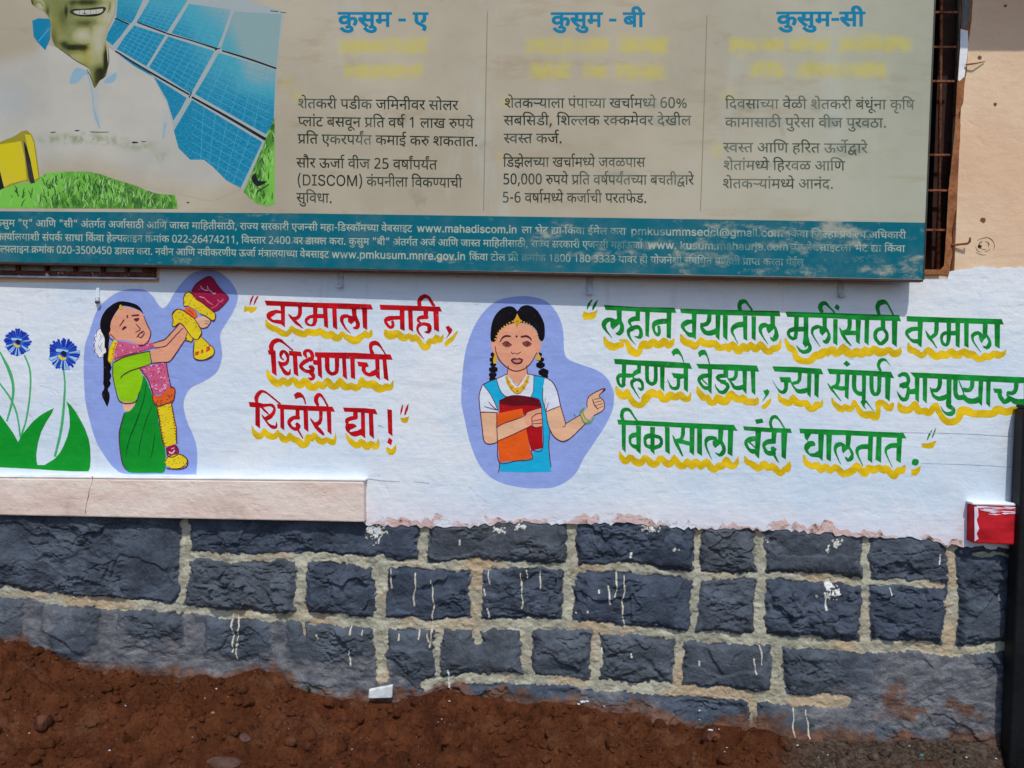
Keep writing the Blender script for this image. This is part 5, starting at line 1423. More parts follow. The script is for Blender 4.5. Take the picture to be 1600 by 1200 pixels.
# straps screwed to the wall that carry the board
for px, ya, yb in ((533, 408, 450), (921, 418, 461), (1312, 426, 465), (60, 396, 412)):
    tpt, bpt = at(px, ya, -.0), at(px, yb, -.0)
    s = MB()
    w_ = .0105
    s.box((bpt[0] - w_, -.014, bpt[2]), (bpt[0] + w_, -.0065, tpt[2]))
    s.box((bpt[0] - w_, -.030, bpt[2]), (bpt[0] + w_, -.0145, bpt[2] + .006))
    s.box((bpt[0] - w_ * .8, -.028, bpt[2] + .0065), (bpt[0] - w_ * .3, -.022, bpt[2] + .016))
    bevel(s.build('strap', M_GREYPAINT, board), .0015)

# printed picture: farmer before solar panels
PIC = dict(solar=vinyl('print_solar_blue', (8, 114, 148), .35, None, 6), solar_pale=vinyl('print_solar_pale', (84, 146, 164), .5, None, 5), solar_grey=vinyl('print_solar_grey', (122, 146, 142), .4, None, 5),
    grid=vinyl('print_grid', (64, 152, 184), .4), frame=vinyl('print_panel_frame', (150, 160, 158), .4), dark=vinyl('print_dark', (26, 28, 28), .3), skin=vinyl('print_skin', (140, 140, 92), .6, None, 14), skin_dark=vinyl('print_skin_dark', (74, 78, 40), .5, None, 18), skin_light=vinyl('print_skin_light', (168, 164, 130), .4, None, 14),
    beard=vinyl('print_beard', (164, 166, 152), .3), teeth=vinyl('print_teeth', (172, 170, 152), .2), shirt=vinyl('print_shirt', (156, 156, 148), .6, None, 4), fold=vinyl('print_fold', (126, 160, 176), .6, None, 8), yellow=vinyl('print_yellow', (192, 176, 24), .35, None, 8), blade_dark=vinyl('print_blade_dark', (46, 84, 38), .3), blade_light=vinyl('print_blade_light', (138, 186, 104), .4), amber=vinyl('print_amber', (140, 130, 30), .35, None, 8))
t = NT('print_grass')
n = t.noise(1, 5, .75, t.scaled(45, 45, 16))
c = t.mix(t.ramp(n, .42, .62), lin(ph((64, 116, 42))), lin(ph((112, 170, 66))))
c = t.mix(t.ramp(t.noise(1, 5, .7, t.scaled(30, 30, 22)), .52, .64), c, lin(ph((44, 84, 40))))
c = t.mix(t.ramp(t.noise(3.5, 2, .5), .45, .6), c, lin(ph((110, 176, 66))))
PIC['grass'] = t.out(c, .65, None, .1)
photo = part('printed_photo', board, 'faded photo of a smiling farmer, solar panels and grass')
def pic(nm, key, txt, lay, wob=.15):
    return flat(nm, parse(txt, 0, 0, 3.3333), PIC[key], photo, on(.0001 + .00004 * lay), wob=wob)
def pics(nm, key, txt, lay, wob=.15):
    for it in txt.replace('\n', '|').split('|'):
        pic(nm, key, it, lay, wob)
def blobs(base, L):
    def f(x, y):
        x, y = x * 3.3333, y * 3.3333
        v = np.full(len(x), float(base))
        for bx, by, rx, ry, k in L:
            v += k * (1 - smooth01(.1, 1.15, np.hypot((x - bx) / rx, (y - by) / ry)))
        return v
    return f
QUADS = {'A': [(775, 0), (972, 20), (880, 170), (712, 112)], 'B': [(985, 20), (1205, 50), (1137, 252), (893, 172)], 'C': [(1218, 60), (1466, 74), (1440, 348), (1150, 255)],
 'D': [(690, 130), (862, 185), (762, 345), (608, 255)], 'E': [(876, 190), (1118, 266), (995, 488), (776, 350)], 'F': [(1140, 275), (1436, 362), (1425, 640), (1385, 700), (1015, 490)], 'H': [(1000, 520), (1366, 740), (1255, 980), (1180, 940), (1110, 870), (1062, 832), (990, 832), (930, 772), (905, 680)]}
pic('panel_frame', 'frame', 'P 600,80 622,-160 760,-160 1480,60 1443,345 1430,620 1388,725 1270,985 1180,945 1110,872 1062,834 990,834 928,774 905,690 870,540 800,405 700,350 620,290 550,215 560,165', 1)
t = NT('print_solar_fading')
fa = t.math('ADD', t.attr('fade'), t.math('MULTIPLY', t.math('SUBTRACT', t.noise(7, 5, .65), .5), .5))
fine = t.noise(1, 2, .5, t.scaled(90, 90, 260))
c = t.mix(t.ramp(fa, .0, .5), lin(ph((2, 116, 146))), lin(ph((62, 146, 158))))
c = t.mix(t.ramp(fa, .45, 1.0), c, lin(ph((128, 150, 146))))
c = t.mix(t.ramp(fine, .4, .7, 0, .22), c, lin(ph((110, 168, 186))))
M_SOLAR = t.out(c, .65, None, .1)
def fade(x, y):
    x, y = x * 3.3333, y * 3.3333
    f = .55 * smooth01(900, 1430, x) * smooth01(760, 150, y) + .45 * smooth01(560, 0, y) * smooth01(560, 1250, x) + .4 * smooth01(1180, 1330, x) * smooth01(560, 400, y)
    return f + .25 * smooth01(180, -40, y)
cells = ['605,95 625,-160 815,-160 742,5 688,125', '552,210 560,175 600,102 672,128 592,240', pl(QUADS['A'][2:] + [(830, -160), (1000, -160)] + QUADS['A'][1:2]), pl(QUADS['B']), pl(QUADS['C']), pl(QUADS['D']), pl(QUADS['E']), pl(QUADS['F']), pl(QUADS['H']), '800,400 972,510 905,636 870,522', '620,285 720,345 762,365 800,400 700,346']
for k_, cx in enumerate(cells):
    flat_shaded('solar_cell', parse('P ' + cx, 0, 0, 3.3333), M_SOLAR, photo, on(.0002), 4.0, {'fade': fade})
gl = []
def grid(q4, n, m):
    a, b, c_, d = [np.array(p, float) for p in q4]
    for i in range(1, n):
        k = i / n
        p, r = a + (b - a) * k, d + (c_ - d) * k
        gl.append('S %.1f,%.1f,2.6 %.1f,%.1f,2.6' % (*p, *r))
    for i in range(1, m):
        k = i / m
        p, r = a + (d - a) * k, b + (c_ - b) * k
        gl.append('S %.1f,%.1f,2.6 %.1f,%.1f,2.6' % (*p, *r))
for kx in 'ABD':
    grid(QUADS[kx], 6, 8)
grid(QUADS['E'], 6, 9)
grid([(1140, 275), (1436, 362), (1385, 700), (1015, 490)], 6, 9)
grid([(1000, 520), (1366, 740), (1255, 980), (1000, 830)], 6, 7)
pic('cell_line', 'grid', '|'.join(gl), 4, 0)
pic('panel_gap', 'frame', 'S 775,-10,20 690,128,18 592,242,16|S 980,10,14 870,180,12 768,350,12|S 1210,55,14 1135,262,16 1005,490,18 905,640,18|S 1378,735,16 1262,982,18', 5, 0)
pics('panel_bar', 'dark', 'S 600,96,7 672,126,7|S 715,116,6 865,172,8|S 868,174,7 1000,212,6 1130,254,9|S 1158,264,8 1290,305,9 1438,356,9|S 602,266,8 740,352,10 985,492,9|S 1000,506,10 1200,618,13 1386,728,16|S 1120,260,6 1145,250,6|S 985,508,6 998,482,6|S 1388,715,10 1386,745,12|S 1408,56,4 1450,60,4|S 1460,63,3 1490,67,3', 6, 0)
pic('grass', 'grass', 'P -800,1000 0,990 60,962 165,948 205,930 235,902 330,893 470,895 540,912 590,932 650,950 720,972 780,1000 830,1010 915,1015 926,1088 0,1084 -800,1078|P 1380,735 1400,680 1430,610 1430,1062 1390,1076 1335,1058 1300,1030 1268,1000', 7)
rnd = random.Random(77)
GR = [np.array([(0, 990), (60, 962), (165, 948), (235, 902), (470, 895), (590, 932), (720, 972), (830, 1010), (915, 1015), (926, 1086), (0, 1082)], float), np.array([(1384, 740), (1430, 620), (1430, 1058), (1390, 1074), (1335, 1056), (1272, 1000)], float)]
def blades(n, w, lx, up):
    out = []
    while len(out) < n:
        P_ = GR[0] if rnd.random() < .78 else GR[1]
        lo, hi = P_.min(0), P_.max(0)
        p_ = lo + (hi - lo) * np.array((rnd.random(), rnd.random()))
        if P_ is GR[0] and rnd.random() > smooth01(60, 380, p_[0]) + .15:
            continue
        L_ = rnd.uniform(.5, 1) * up
        a_ = rnd.uniform(-1, 1) * lx
        e_ = p_ + np.array((a_, -L_))
        if not winding_inside(np.array([p_, e_]), [P_]).all():
            continue
        out.append('S %.0f,%.0f,%.1f %.0f,%.0f,%.1f %.0f,%.0f,.8' % (p_[0], p_[1], w, p_[0] + a_ * .35, p_[1] - L_ * .6, w, e_[0], e_[1]))
    return '|'.join(out)
pic('grass_blades', 'blade_dark', blades(150, 6, 26, 44), 8, 0)['kind'] = 'stuff'
pic('grass_blades', 'blade_light', blades(110, 5, 26, 44), 9, 0)['kind'] = 'stuff'
pic('grass_blades', 'blade_dark', blades(60, 4, 20, 30), 10, 0)['kind'] = 'stuff'
pic('sleeve', 'amber', 'P -500,700 0,740 70,715 112,684 140,678 165,700 180,740 208,932 168,955 130,940 0,990 -500,1100', 8)
pic('sleeve', 'yellow', 'P -500,740 0,752 110,735 128,820 140,935 60,955 0,985 -500,1080|P 130,700 160,702 176,745 200,925 180,938 150,800', 9)
pic('sleeve_band', 'dark', 'P 122,730 138,760 158,830 182,952 160,957 148,925 134,830|P 0,890 12,940 22,978 0,990 -20,940', 10)
pics('collar', 'solar', 'P 168,108 200,95 265,98 262,200 236,262 200,225 175,190', 8)
pics('collar', 'grid', 'S 255,150,4 200,215,5', 9)
t = NT('print_shirt')
c = t.mix(t.attr('white'), board_ground(t), t.mix(t.ramp(t.noise(4, 4, .6), .35, .65), lin(ph((166, 165, 156))), lin(ph((180, 177, 166)))))
c = t.mix(t.attr('cool'), c, lin(ph((140, 158, 166))))
c = t.mix(t.math('MULTIPLY', t.attr('green'), t.ramp(t.noise(24, 5, .7), .44, .64)), c, lin(ph((112, 132, 84))))
M_SHIRT = t.out(c, .65, None, .1)
SHIRT = [(-300, 330), (150, 215), (300, 245), (380, 300), (458, 352), (490, 458), (560, 340), (560, 240), (620, 290), (700, 345), (800, 405), (870, 540), (905, 680), (930, 772), (990, 832), (1060, 832), (1110, 870), (1180, 945), (1255, 985), (1100, 1050), (930, 1010), (720, 968), (590, 930), (450, 893), (235, 902), (205, 880), (180, 730), (140, 680), (0, 740), (-300, 760)]
_sp = np.array(SHIRT, float)
def whiteness(x, y):
    x, y = x * 3.3333, y * 3.3333
    e = np.full(len(x), 1e9)
    soft = [(0, 1), (18, 19), (19, 20), (20, 21), (21, 22), (22, 23), (23, 24)]
    for a, b in soft:
        A_, B_ = _sp[a], _sp[b]
        L2 = ((B_ - A_) ** 2).sum()
        tt = np.clip(((x - A_[0]) * (B_ - A_)[0] + (y - A_[1]) * (B_ - A_)[1]) / L2, 0, 1)
        e = np.minimum(e, np.hypot(x - A_[0] - tt * (B_ - A_)[0], y - A_[1] - tt * (B_ - A_)[1]))
    return .75 * smooth01(0, 130, e)
cool = blobs(0, [(400, 390, 46, 46, .55), (570, 405, 40, 34, .5), (500, 560, 26, 120, .4), (515, 640, 16, 40, .3), (860, 640, 30, 110, .35), (60, 520, 150, 160, .25), (640, 330, 40, 40, .25)])
flat_shaded('shirt', parse('P ' + pl(SHIRT), 0, 0, 3.3333), M_SHIRT, photo, on(.00035), 5.0, {'white': whiteness, 'cool': cool, 'green': blobs(0, [(300, 730, 130, 40, .75), (430, 715, 130, 40, .7), (570, 730, 120, 36, .6), (720, 755, 110, 36, .7), (840, 810, 70, 50, .45), (820, 980, 160, 40, .25)])})
pics('fold', 'fold', 'C 362,432 378,380 402,352 470,380 440,390 400,432|C 540,425 575,395 606,378 598,420 560,435|S 488,560,6 500,610,14 520,668,6|S 455,380,5 480,480,8 488,560,5|S 860,640,10 850,720,6', 8)
t = NT('print_face')
to = t.math('ADD', t.attr('tone'), t.math('MULTIPLY', t.math('SUBTRACT', t.noise(36, 5, .7), .5), .22))
ye = t.attr('warm')
c = t.mix(t.ramp(to, .05, .45), lin(ph((38, 40, 18))), lin(ph((112, 116, 66))))
c = t.mix(t.ramp(to, .42, .75), c, lin(ph((152, 150, 106))))
c = t.mix(t.ramp(to, .72, 1.05), c, lin(ph((172, 166, 146))))
c = t.mix(t.math('MULTIPLY', ye, .7), c, lin(ph((150, 140, 50))))
M_FACE = t.out(c, .65, None, .1)
tone = blobs(.52, [(570, 60, 70, 160, .42), (510, 210, 60, 150, .40), (430, 185, 62, 48, .42), (300, 40, 60, 120, -.08), (330, 95, 40, 90, -.22), (280, 200, 30, 90, -.28), (450, 12, 120, 26, -.42), (450, 120, 100, 26, -.30), (360, 250, 70, 40, -.22), (440, 255, 40, 26, -.30), (556, 300, 26, 90, -.75), (520, 385, 50, 60, -.55), (500, 440, 30, 40, -.25), (400, 305, 60, 34, .22), (470, 290, 28, 70, .22), (165, 20, 18, 50, -.4), (210, 30, 26, 44, .35), (248, 70, 14, 60, -.35), (400, 246, 90, 22, -.4), (330, 225, 40, 22, -.3), (345, 55, 12, 50, -.3), (572, 40, 12, 40, -.25), (475, 165, 18, 40, -.18), (565, 25, 26, 60, -.2), (375, 40, 26, 60, -.2), (250, 90, 30, 40, .1)])
warm = blobs(0, [(430, 310, 80, 60, .7), (470, 270, 30, 60, .5), (280, 150, 60, 120, .25), (480, 400, 40, 60, .2)])
flat_shaded('face', parse('C 150,-160 160,0 185,35 232,62 262,110 270,200 300,248 380,300 458,352 476,400 492,458 520,420 548,398 562,340 552,220 562,150 596,60 606,-10 600,-160', 0, 0, 3.3333), M_FACE, photo, on(.00048), 1.6, {'tone': tone, 'warm': warm})
pics('crease', 'skin_dark', 'S 284,236,2 330,268,5 400,318,5 462,352,4|S 340,22,2 334,60,5 348,96,3|S 578,8,2 572,40,4 560,66,2|S 400,226,2 440,236,4 470,226,2|S 180,20,3 205,10,4 226,34,3|S 452,360,3 474,404,5 490,456,3|S 562,240,2 566,320,5 548,398,4', 12)
pic('mouth', 'dark', 'C 362,62 380,48 450,44 546,36 540,66 500,84 425,86 385,78', 12)
pic('teeth', 'teeth', 'C 382,60 420,53 480,51 536,46 526,66 480,74 410,75', 13)
pics('tooth_gap', 'dark', 'S 412,54,1.6 415,75,1.6|S 440,52,3 442,72,2.4|S 470,50,1.6 472,72,2|S 500,48,1.6 502,70,1.6|S 432,68,5 452,72,3', 14)
pics('fleck', 'dark', 'S 265,690,5 290,688,4|S 392,681,6 412,680,5|S 470,686,3 500,688,4 565,688,3|S 690,742,10 718,742,6|S 735,736,3 760,738,4|C 1310,930 1330,900 1345,940 1390,945 1340,970|S 1340,1000,5 1400,960,6|S 1365,820,5 1372,850,6|S 975,1055,8 985,1054,4', 12)
GLYPHS = [
"194,138 113,138 113,87 121,94 131,98 142,100 157,97 169,89 176,77 179,60 178,48 175,35 170,22 163,10 145,20 150,29 155,38 158,49 159,59 158,70 154,77 148,81 140,82 132,81 122,74 113,64 113,0 93,0 93,44 86,39 78,34 68,31 56,30 45,31 34,34 25,40 18,49 13,59 12,72 13,85 18,96 25,104 35,111 47,115 61,116 67,116 74,115 80,114 85,114 83,95 79,96 73,97 67,98 62,98 49,96 40,91 34,83 32,73 34,61 39,53 48,49 57,47 67,48 77,52 85,58 93,65 93,138 0,138 0,156 194,156",
"-62,-3 -48,1 -34,3 -17,0 -5,-7 3,-18 6,-32 3,-46 -6,-57 -15,-63 -26,-66 -39,-67 -55,-66 -69,-62 -81,-56 -92,-47 -104,-37 -114,-25 -98,-14 -89,-25 -80,-34 -71,-41 -61,-45 -51,-48 -39,-49 -25,-47 -16,-41 -13,-30 -14,-23 -19,-18 -25,-15 -33,-14 -39,-15 -45,-16 -50,-17 -56,-20",
"147,138 147,0 126,0 126,66 119,65 112,64 104,63 95,63 84,63 73,65 62,67 53,69 48,66 42,63 49,55 57,45 66,36 75,28 85,19 95,10 82,-3 72,5 63,14 55,22 47,30 40,38 33,45 25,55 18,64 14,71 11,76 10,81 10,85 11,90 14,94 19,97 26,98 32,98 37,95 41,92 45,88 50,93 52,100 54,107 54,114 54,122 53,128 52,133 50,138 0,138 0,156 173,156 173,138;92,80 102,81 110,82 118,83 126,85 126,138 70,138 72,133 73,128 74,122 74,114 74,105 72,96 69,89 66,83 79,81",
"127,138 127,0 107,0 107,62 52,62 52,53 51,46 48,41 44,39 40,38 35,39 30,41 25,44 20,49 16,54 13,59 10,65 10,70 11,74 13,77 18,79 25,80 32,80 32,138 0,138 0,156 153,156 153,138;107,138 52,138 52,80 107,80",
"12,84 73,84 73,64 12,64",
"142,138 118,138 118,95 118,84 117,75 114,68 110,62 103,55 93,50 81,48 77,66 82,68 86,69 90,71 92,73 95,76 97,80 98,86 98,95 98,138 40,138 40,88 40,78 41,70 42,63 44,58 47,53 52,49 57,45 65,40 92,24 106,16 115,7 120,-2 122,-13 120,-23 117,-32 113,-40 110,-46 92,-36 95,-30 98,-25 100,-19 101,-14 100,-9 99,-5 96,-2 91,3 83,8 72,14 51,26 42,32 34,38 28,45 24,53 21,64 20,79 20,138 0,138 0,156 142,156",
"146,138 120,138 120,0 100,0 100,41 93,37 84,33 73,30 60,30 47,31 35,35 25,41 18,49 13,60 12,72 13,85 18,96 27,104 38,111 51,115 66,116 70,116 75,116 80,115 85,115 89,114 92,114 91,96 85,97 80,98 73,99 67,99 62,99 58,98 91,56 96,60 100,64 100,138 0,138 0,156 146,156;32,72 34,60 40,52 49,48 60,46 65,46 69,47 73,48 77,49 42,92 34,84",
"-46,154 -50,162 -53,170 -54,179 -55,187 -52,202 -44,214 -32,221 -15,224 -2,222 10,217 19,208 27,195 32,184 36,170 41,156 68,156 68,138 42,138 42,0 22,0 22,138 0,138 0,156 22,156 17,171 12,184 7,194 -2,203 -14,206 -23,205 -30,200 -33,193 -35,183 -34,175 -32,168 -30,161 -26,154",
"30,47 22,48 16,52 11,57 10,64 11,70 14,75 20,78 26,78 31,78 35,77 41,74 48,69 59,75 68,84 74,96 76,111 74,123 69,133 60,139 50,142 43,141 38,138 35,134 34,129 35,125 37,121 40,117 46,114 55,111 68,110 63,92 49,94 37,98 28,104 19,116 16,129 19,141 25,150 36,156 51,158 62,157 73,153 82,146 90,137 94,125 96,110 95,99 92,88 87,78 81,69 73,61 64,55 71,49 78,41 85,34 92,26 98,18 104,11 88,0 79,11 71,21 64,29 54,40 45,48 38,48;148,138 148,0 128,0 128,138 105,138 105,156 174,156 174,138",
"-42,154 -46,166 -49,176 -53,185 -58,195 -64,201 -71,205 -79,206 -84,205 -88,205 -93,203 -96,202 -102,220 -92,223 -80,224 -67,222 -56,218 -47,209 -38,196 -33,184 -28,170 -24,154",
"120,138 120,0 100,0 100,82 73,82 59,82 50,80 43,78 38,75 33,68 32,59 34,47 41,36 48,28 57,19 68,10 54,-3 47,4 40,10 33,17 24,27 17,38 13,49 11,60 12,69 15,76 18,83 23,88 31,93 41,97 53,99 68,100 100,100 100,138 0,138 0,156 146,156 146,138",
"99,10 85,-3 76,5 66,14 58,22 49,30 41,38 34,45 26,55 19,64 14,71 12,76 10,81 10,85 11,90 14,94 19,97 26,98 32,98 37,95 41,92 45,87 54,93 60,100 63,108 64,117 64,123 63,128 61,134 60,138 0,138 0,156 106,156 106,138 80,138 83,128 84,114 83,102 78,91 72,82 64,75 53,69 42,64 50,55 58,46 68,37 78,28 88,19",
"120,138 120,0 100,0 100,48 92,43 84,40 74,37 64,36 54,37 45,40 38,44 32,48 27,56 23,64 20,75 20,90 20,138 0,138 0,156 146,156 146,138;100,138 40,138 40,92 40,83 41,76 42,71 43,66 45,63 48,60 55,56 66,54 75,55 84,59 93,64 100,70",
"90,56 82,55 75,54 68,52 62,49 51,57 42,66 36,76 34,88 35,94 37,100 40,105 44,108 50,112 57,114 66,116 77,116 100,116 100,138 0,138 0,156 148,156 148,138 120,138 120,98 74,98 68,98 64,98 60,97 58,95 55,92 54,87 55,81 58,77 61,73 65,69 77,72 90,74 102,72 112,69 121,64 130,53 134,38 130,23 121,11 112,5 99,1 84,0 69,1 54,5 40,11 28,19 16,29 6,40 22,52 31,41 41,33 51,27 61,22 72,19 84,18 100,21 110,27 113,38 112,46 107,51 100,54",
"163,138 163,0 143,0 143,92 109,92 100,93 94,93 103,85 109,76 113,65 114,54 113,44 109,35 103,28 96,24 87,21 78,20 65,22 52,28 44,34 37,42 29,53 22,66 15,82 8,100 26,106 33,86 41,69 50,56 58,46 67,40 76,38 84,39 90,42 93,48 95,57 93,67 87,78 79,87 68,94 76,110 143,110 143,138 0,138 0,156 189,156 189,138",
"22,138 0,138 0,156 20,156 17,161 15,167 14,174 13,181 15,193 20,204 28,212 40,219 54,223 69,224 86,223 102,220 117,215 131,209 145,200 157,191 168,180 179,167 189,154 168,154 139,183 107,200 74,206 57,204 44,199 36,190 34,178 34,171 36,165 38,160 41,156 68,156 68,138 42,138 42,0 22,0",
"0,156 142,156 142,138 116,138 116,0 96,0 96,74 51,74 51,61 50,55 48,50 43,48 38,47 32,48 26,52 19,58 14,65 10,72 9,80 10,85 13,89 17,91 24,92 96,92 96,138 0,138",
"143,138 117,138 117,0 97,0 97,41 90,37 81,33 71,30 58,30 46,31 34,35 25,41 18,49 13,60 12,72 13,85 18,96 26,104 36,111 49,115 64,116 67,116 72,116 77,115 81,115 85,114 88,114 87,95 82,96 76,97 71,98 65,98 51,96 40,91 34,83 32,72 34,61 40,53 48,48 59,47 71,48 81,53 90,59 97,65 97,138 0,138 0,156 143,156",
"42,138 42,0 22,0 22,138 0,138 0,156 68,156 68,138;22,154 19,166 16,176 12,185 7,195 1,201 -6,205 -14,206 -19,205 -24,205 -28,203 -32,202 -38,220 -27,223 -15,224 -2,222 9,218 18,209 26,196 31,184 37,170 41,154",
"0,138 0,156 173,156 173,138 147,138 147,0 127,0 127,89 125,89 124,89 117,88 111,86 105,82 99,75 94,65 89,52 70,58 73,69 78,78 72,82 66,86 59,88 52,88 43,87 37,82 33,76 32,68 33,58 37,50 43,41 52,32 60,25 68,18 77,10 64,-3 54,5 45,13 37,21 30,28 23,36 18,44 13,56 11,69 13,81 17,90 24,98 33,103 42,106 51,106 62,106 71,103 80,98 88,92 99,100 111,105 125,106 126,106 127,106 127,138",
"40,138 40,92 40,83 41,76 42,71 43,66 45,63 48,60 55,56 66,54 76,56 85,59 93,65 100,70 109,54 99,47 89,42 77,38 64,36 54,37 45,40 38,44 32,48 27,56 23,64 20,75 20,90 20,138 0,138 0,156 80,156 80,138",
"42,138 42,0 22,0 22,138 0,138 0,156 68,156 68,138",
"-46,193 -45,199 -42,203 -38,206 -32,208 -27,206 -23,203 -20,199 -19,193 -20,187 -23,183 -27,180 -32,178 -38,180 -42,183 -45,187",
"130,138 93,138 93,87 79,87 68,87 59,85 52,83 45,80 35,68 32,54 33,43 37,34 43,27 51,22 61,19 71,18 83,19 94,22 104,25 114,30 120,12 109,7 97,3 85,1 72,0 55,2 41,6 32,11 25,18 19,25 13,39 12,55 14,70 20,82 30,92 42,99 57,104 72,105 72,138 0,138 0,156 130,156",
"-16,-61 -22,-64 -29,-65 -36,-67 -43,-67 -60,-65 -73,-57 -81,-46 -83,-32 -80,-18 -72,-7 -63,-2 -53,2 -40,3 -23,1 -8,-4 1,-9 10,-16 17,-23 24,-30 30,-39 36,-47 21,-57 12,-44 2,-34 -7,-25 -16,-19 -27,-15 -39,-14 -50,-15 -58,-19 -63,-25 -65,-32 -63,-40 -58,-45 -52,-48 -44,-49 -38,-49 -32,-48 -27,-46 -22,-44",
"11,13 54,38 41,42 32,48 27,56 23,64 20,75 20,90 20,138 0,138 0,156 146,156 146,138 120,138 120,0 100,0 100,48 23,-3;100,138 40,138 40,92 40,83 41,76 42,71 43,66 45,63 48,60 55,56 66,54 75,55 84,59 93,64 100,70",
"22,138 0,138 0,156 20,156 17,161 15,167 14,174 13,181 15,193 20,204 28,212 38,219 52,223 66,224 89,222 110,215 129,205 146,191 162,173 176,154 155,154 129,183 100,200 71,206 55,204 43,199 36,190 34,178 34,171 36,165 38,160 41,156 68,156 68,138 42,138 42,0 22,0",
"148,156 148,138 122,138 122,0 102,0 102,48 94,44 85,40 75,37 64,36 54,37 45,40 38,44 32,48 27,56 23,64 20,75 20,90 20,138 0,138 0,156;102,138 51,138 102,72;47,60 55,56 66,54 72,55 78,56 84,58 90,61 40,127 40,92 40,83 40,76 41,71 43,66 45,63",
"-48,154 -52,163 -56,172 -59,181 -60,190 -57,205 -49,216 -36,222 -21,224 -14,224 -6,222 0,220 5,218 0,202 -5,204 -9,205 -14,206 -20,207 -28,205 -35,201 -39,195 -40,187 -39,179 -37,171 -33,162 -27,154",
"65,0 65,112 65,123 66,135 66,146 66,156 63,152 59,149 56,146 52,142 34,127 22,142 68,178 87,178 87,0",
"182,138 182,0 162,0 162,11 153,7 143,4 132,2 122,2 104,3 87,8 70,15 54,26 37,41 21,60 16,68 12,74 11,80 10,84 11,90 14,94 19,97 26,98 32,98 37,95 41,92 45,88 50,93 52,100 54,107 54,114 54,121 53,127 52,133 50,138 0,138 0,156 208,156 208,138;134,58 142,59 150,62 156,66 162,70 162,138 70,138 73,127 74,114 74,102 71,91 66,82 59,75 51,68 42,63 53,50 66,39 78,31 92,25 107,21 122,20 133,20 143,22 153,26 162,30 162,50 156,46 148,44 140,42 130,41 119,42 109,46 101,52 94,60 90,69 89,80 90,91 94,101 101,108 110,114 121,117 133,118 138,118 144,118 150,117 154,116 152,98 149,99 144,100 140,101 135,101 124,100 116,96 111,89 109,79 111,70 116,63 124,59",
"130,74 129,63 126,52 121,41 114,32 96,42 101,48 105,56 108,65 110,74 108,81 105,88 100,91 92,93 84,92 76,88 70,80 62,74 52,68 42,64 50,55 58,46 68,37 78,28 88,19 99,10 85,-3 76,5 66,14 58,22 49,30 41,38 34,45 26,55 19,64 14,71 12,76 10,81 10,85 11,90 14,94 19,97 26,98 32,98 37,95 41,92 45,87 54,93 60,100 63,108 64,117 64,123 63,128 61,134 60,138 0,138 0,156 144,156 144,138 80,138 83,128 84,114 84,111 84,107 90,109 98,110 110,108 120,101 127,90",
"149,156 149,138 123,138 123,0 102,0 102,45 95,40 86,37 75,34 63,33 49,35 37,40 27,48 19,59 13,73 10,88 23,92 32,97 38,105 40,114 39,121 37,127 34,133 31,138 0,138 0,156;32,75 38,65 45,57 54,52 65,51 76,52 86,56 95,62 102,68 102,138 53,138 58,125 60,111 57,95 48,83",
"-48,154 -52,163 -56,172 -59,181 -60,190 -57,205 -49,216 -36,222 -21,224 -14,224 -6,222 0,220 5,218 0,202 -5,204 -9,205 -14,206 -20,207 -28,205 -35,201 -39,195 -40,187 -39,179 -37,171 -33,162 -27,154;-27,181 -26,186 -24,190 -20,193 -15,194 -10,193 -6,190 -3,186 -2,181 -3,176 -6,172 -10,169 -15,168 -20,169 -24,172 -26,176",
"68,56 60,55 53,54 46,52 40,49 29,57 20,66 14,76 12,88 13,94 15,100 18,105 22,108 28,112 35,114 44,116 55,116 78,116 78,138 0,138 0,156 126,156 126,138 99,138 99,98 53,98 46,98 42,98 39,97 36,95 33,92 32,87 33,81 36,77 40,73 44,69 56,72 69,74 80,72 91,69 100,64 109,53 112,38 109,24 101,13 94,7 84,3 72,1 80,-2 87,-5 95,-7 104,-10 96,-28 86,-23 77,-19 68,-14 56,-7 44,0 31,2 21,5 14,9 12,16 13,21 15,25 20,28 25,29 30,28 36,26 42,23 48,18 52,17 55,17 70,18 82,22 89,29 92,38 90,46 85,51 78,54;73,154 68,163 64,172 62,181 61,190 64,205 72,216 84,222 100,224 107,224 114,222 121,220 126,218 120,202 116,204 112,205 107,206 101,207 92,205 86,201 82,195 81,187 82,179 84,171 88,162 94,154",
"18,14 19,21 22,26 27,29 33,30 39,29 44,26 48,21 49,14 48,6 44,0 39,-2 33,-4 27,-2 22,0 19,6",
"42,138 42,0 22,0 22,138 0,138 0,156 68,156 68,138;20,154 14,162 8,168 2,172 -3,174 -9,175 -15,176 -20,175 -26,174 -31,173 -36,170 -42,188 -36,190 -30,192 -24,193 -17,193 -6,192 3,188 11,181 18,173 19,174 14,185 9,194 4,200 -1,204 -7,206 -14,207 -20,206 -24,206 -28,205 -32,203 -38,220 -27,223 -15,224 -2,222 9,218 18,209 26,196 31,184 37,170 41,154",
"0,156 195,156 195,138 113,138 119,127 121,116 119,102 112,91 102,82 104,80 107,77 109,75 112,72 119,77 127,80 135,83 143,83 158,81 170,73 178,62 180,46 179,35 176,23 172,12 164,0 146,10 152,18 156,26 159,36 160,45 159,55 155,61 149,65 141,66 131,64 121,57 123,53 124,48 124,43 125,38 123,26 119,17 112,10 104,4 93,1 82,0 68,2 55,8 46,14 38,22 30,32 22,45 15,61 7,78 25,84 30,72 35,60 40,50 46,41 52,33 59,27 69,21 80,18 89,20 97,23 102,30 104,40 102,50 98,59 91,67 82,75 74,74 66,74 65,91 81,93 92,98 99,105 101,116 100,123 97,129 93,134 88,138 0,138",
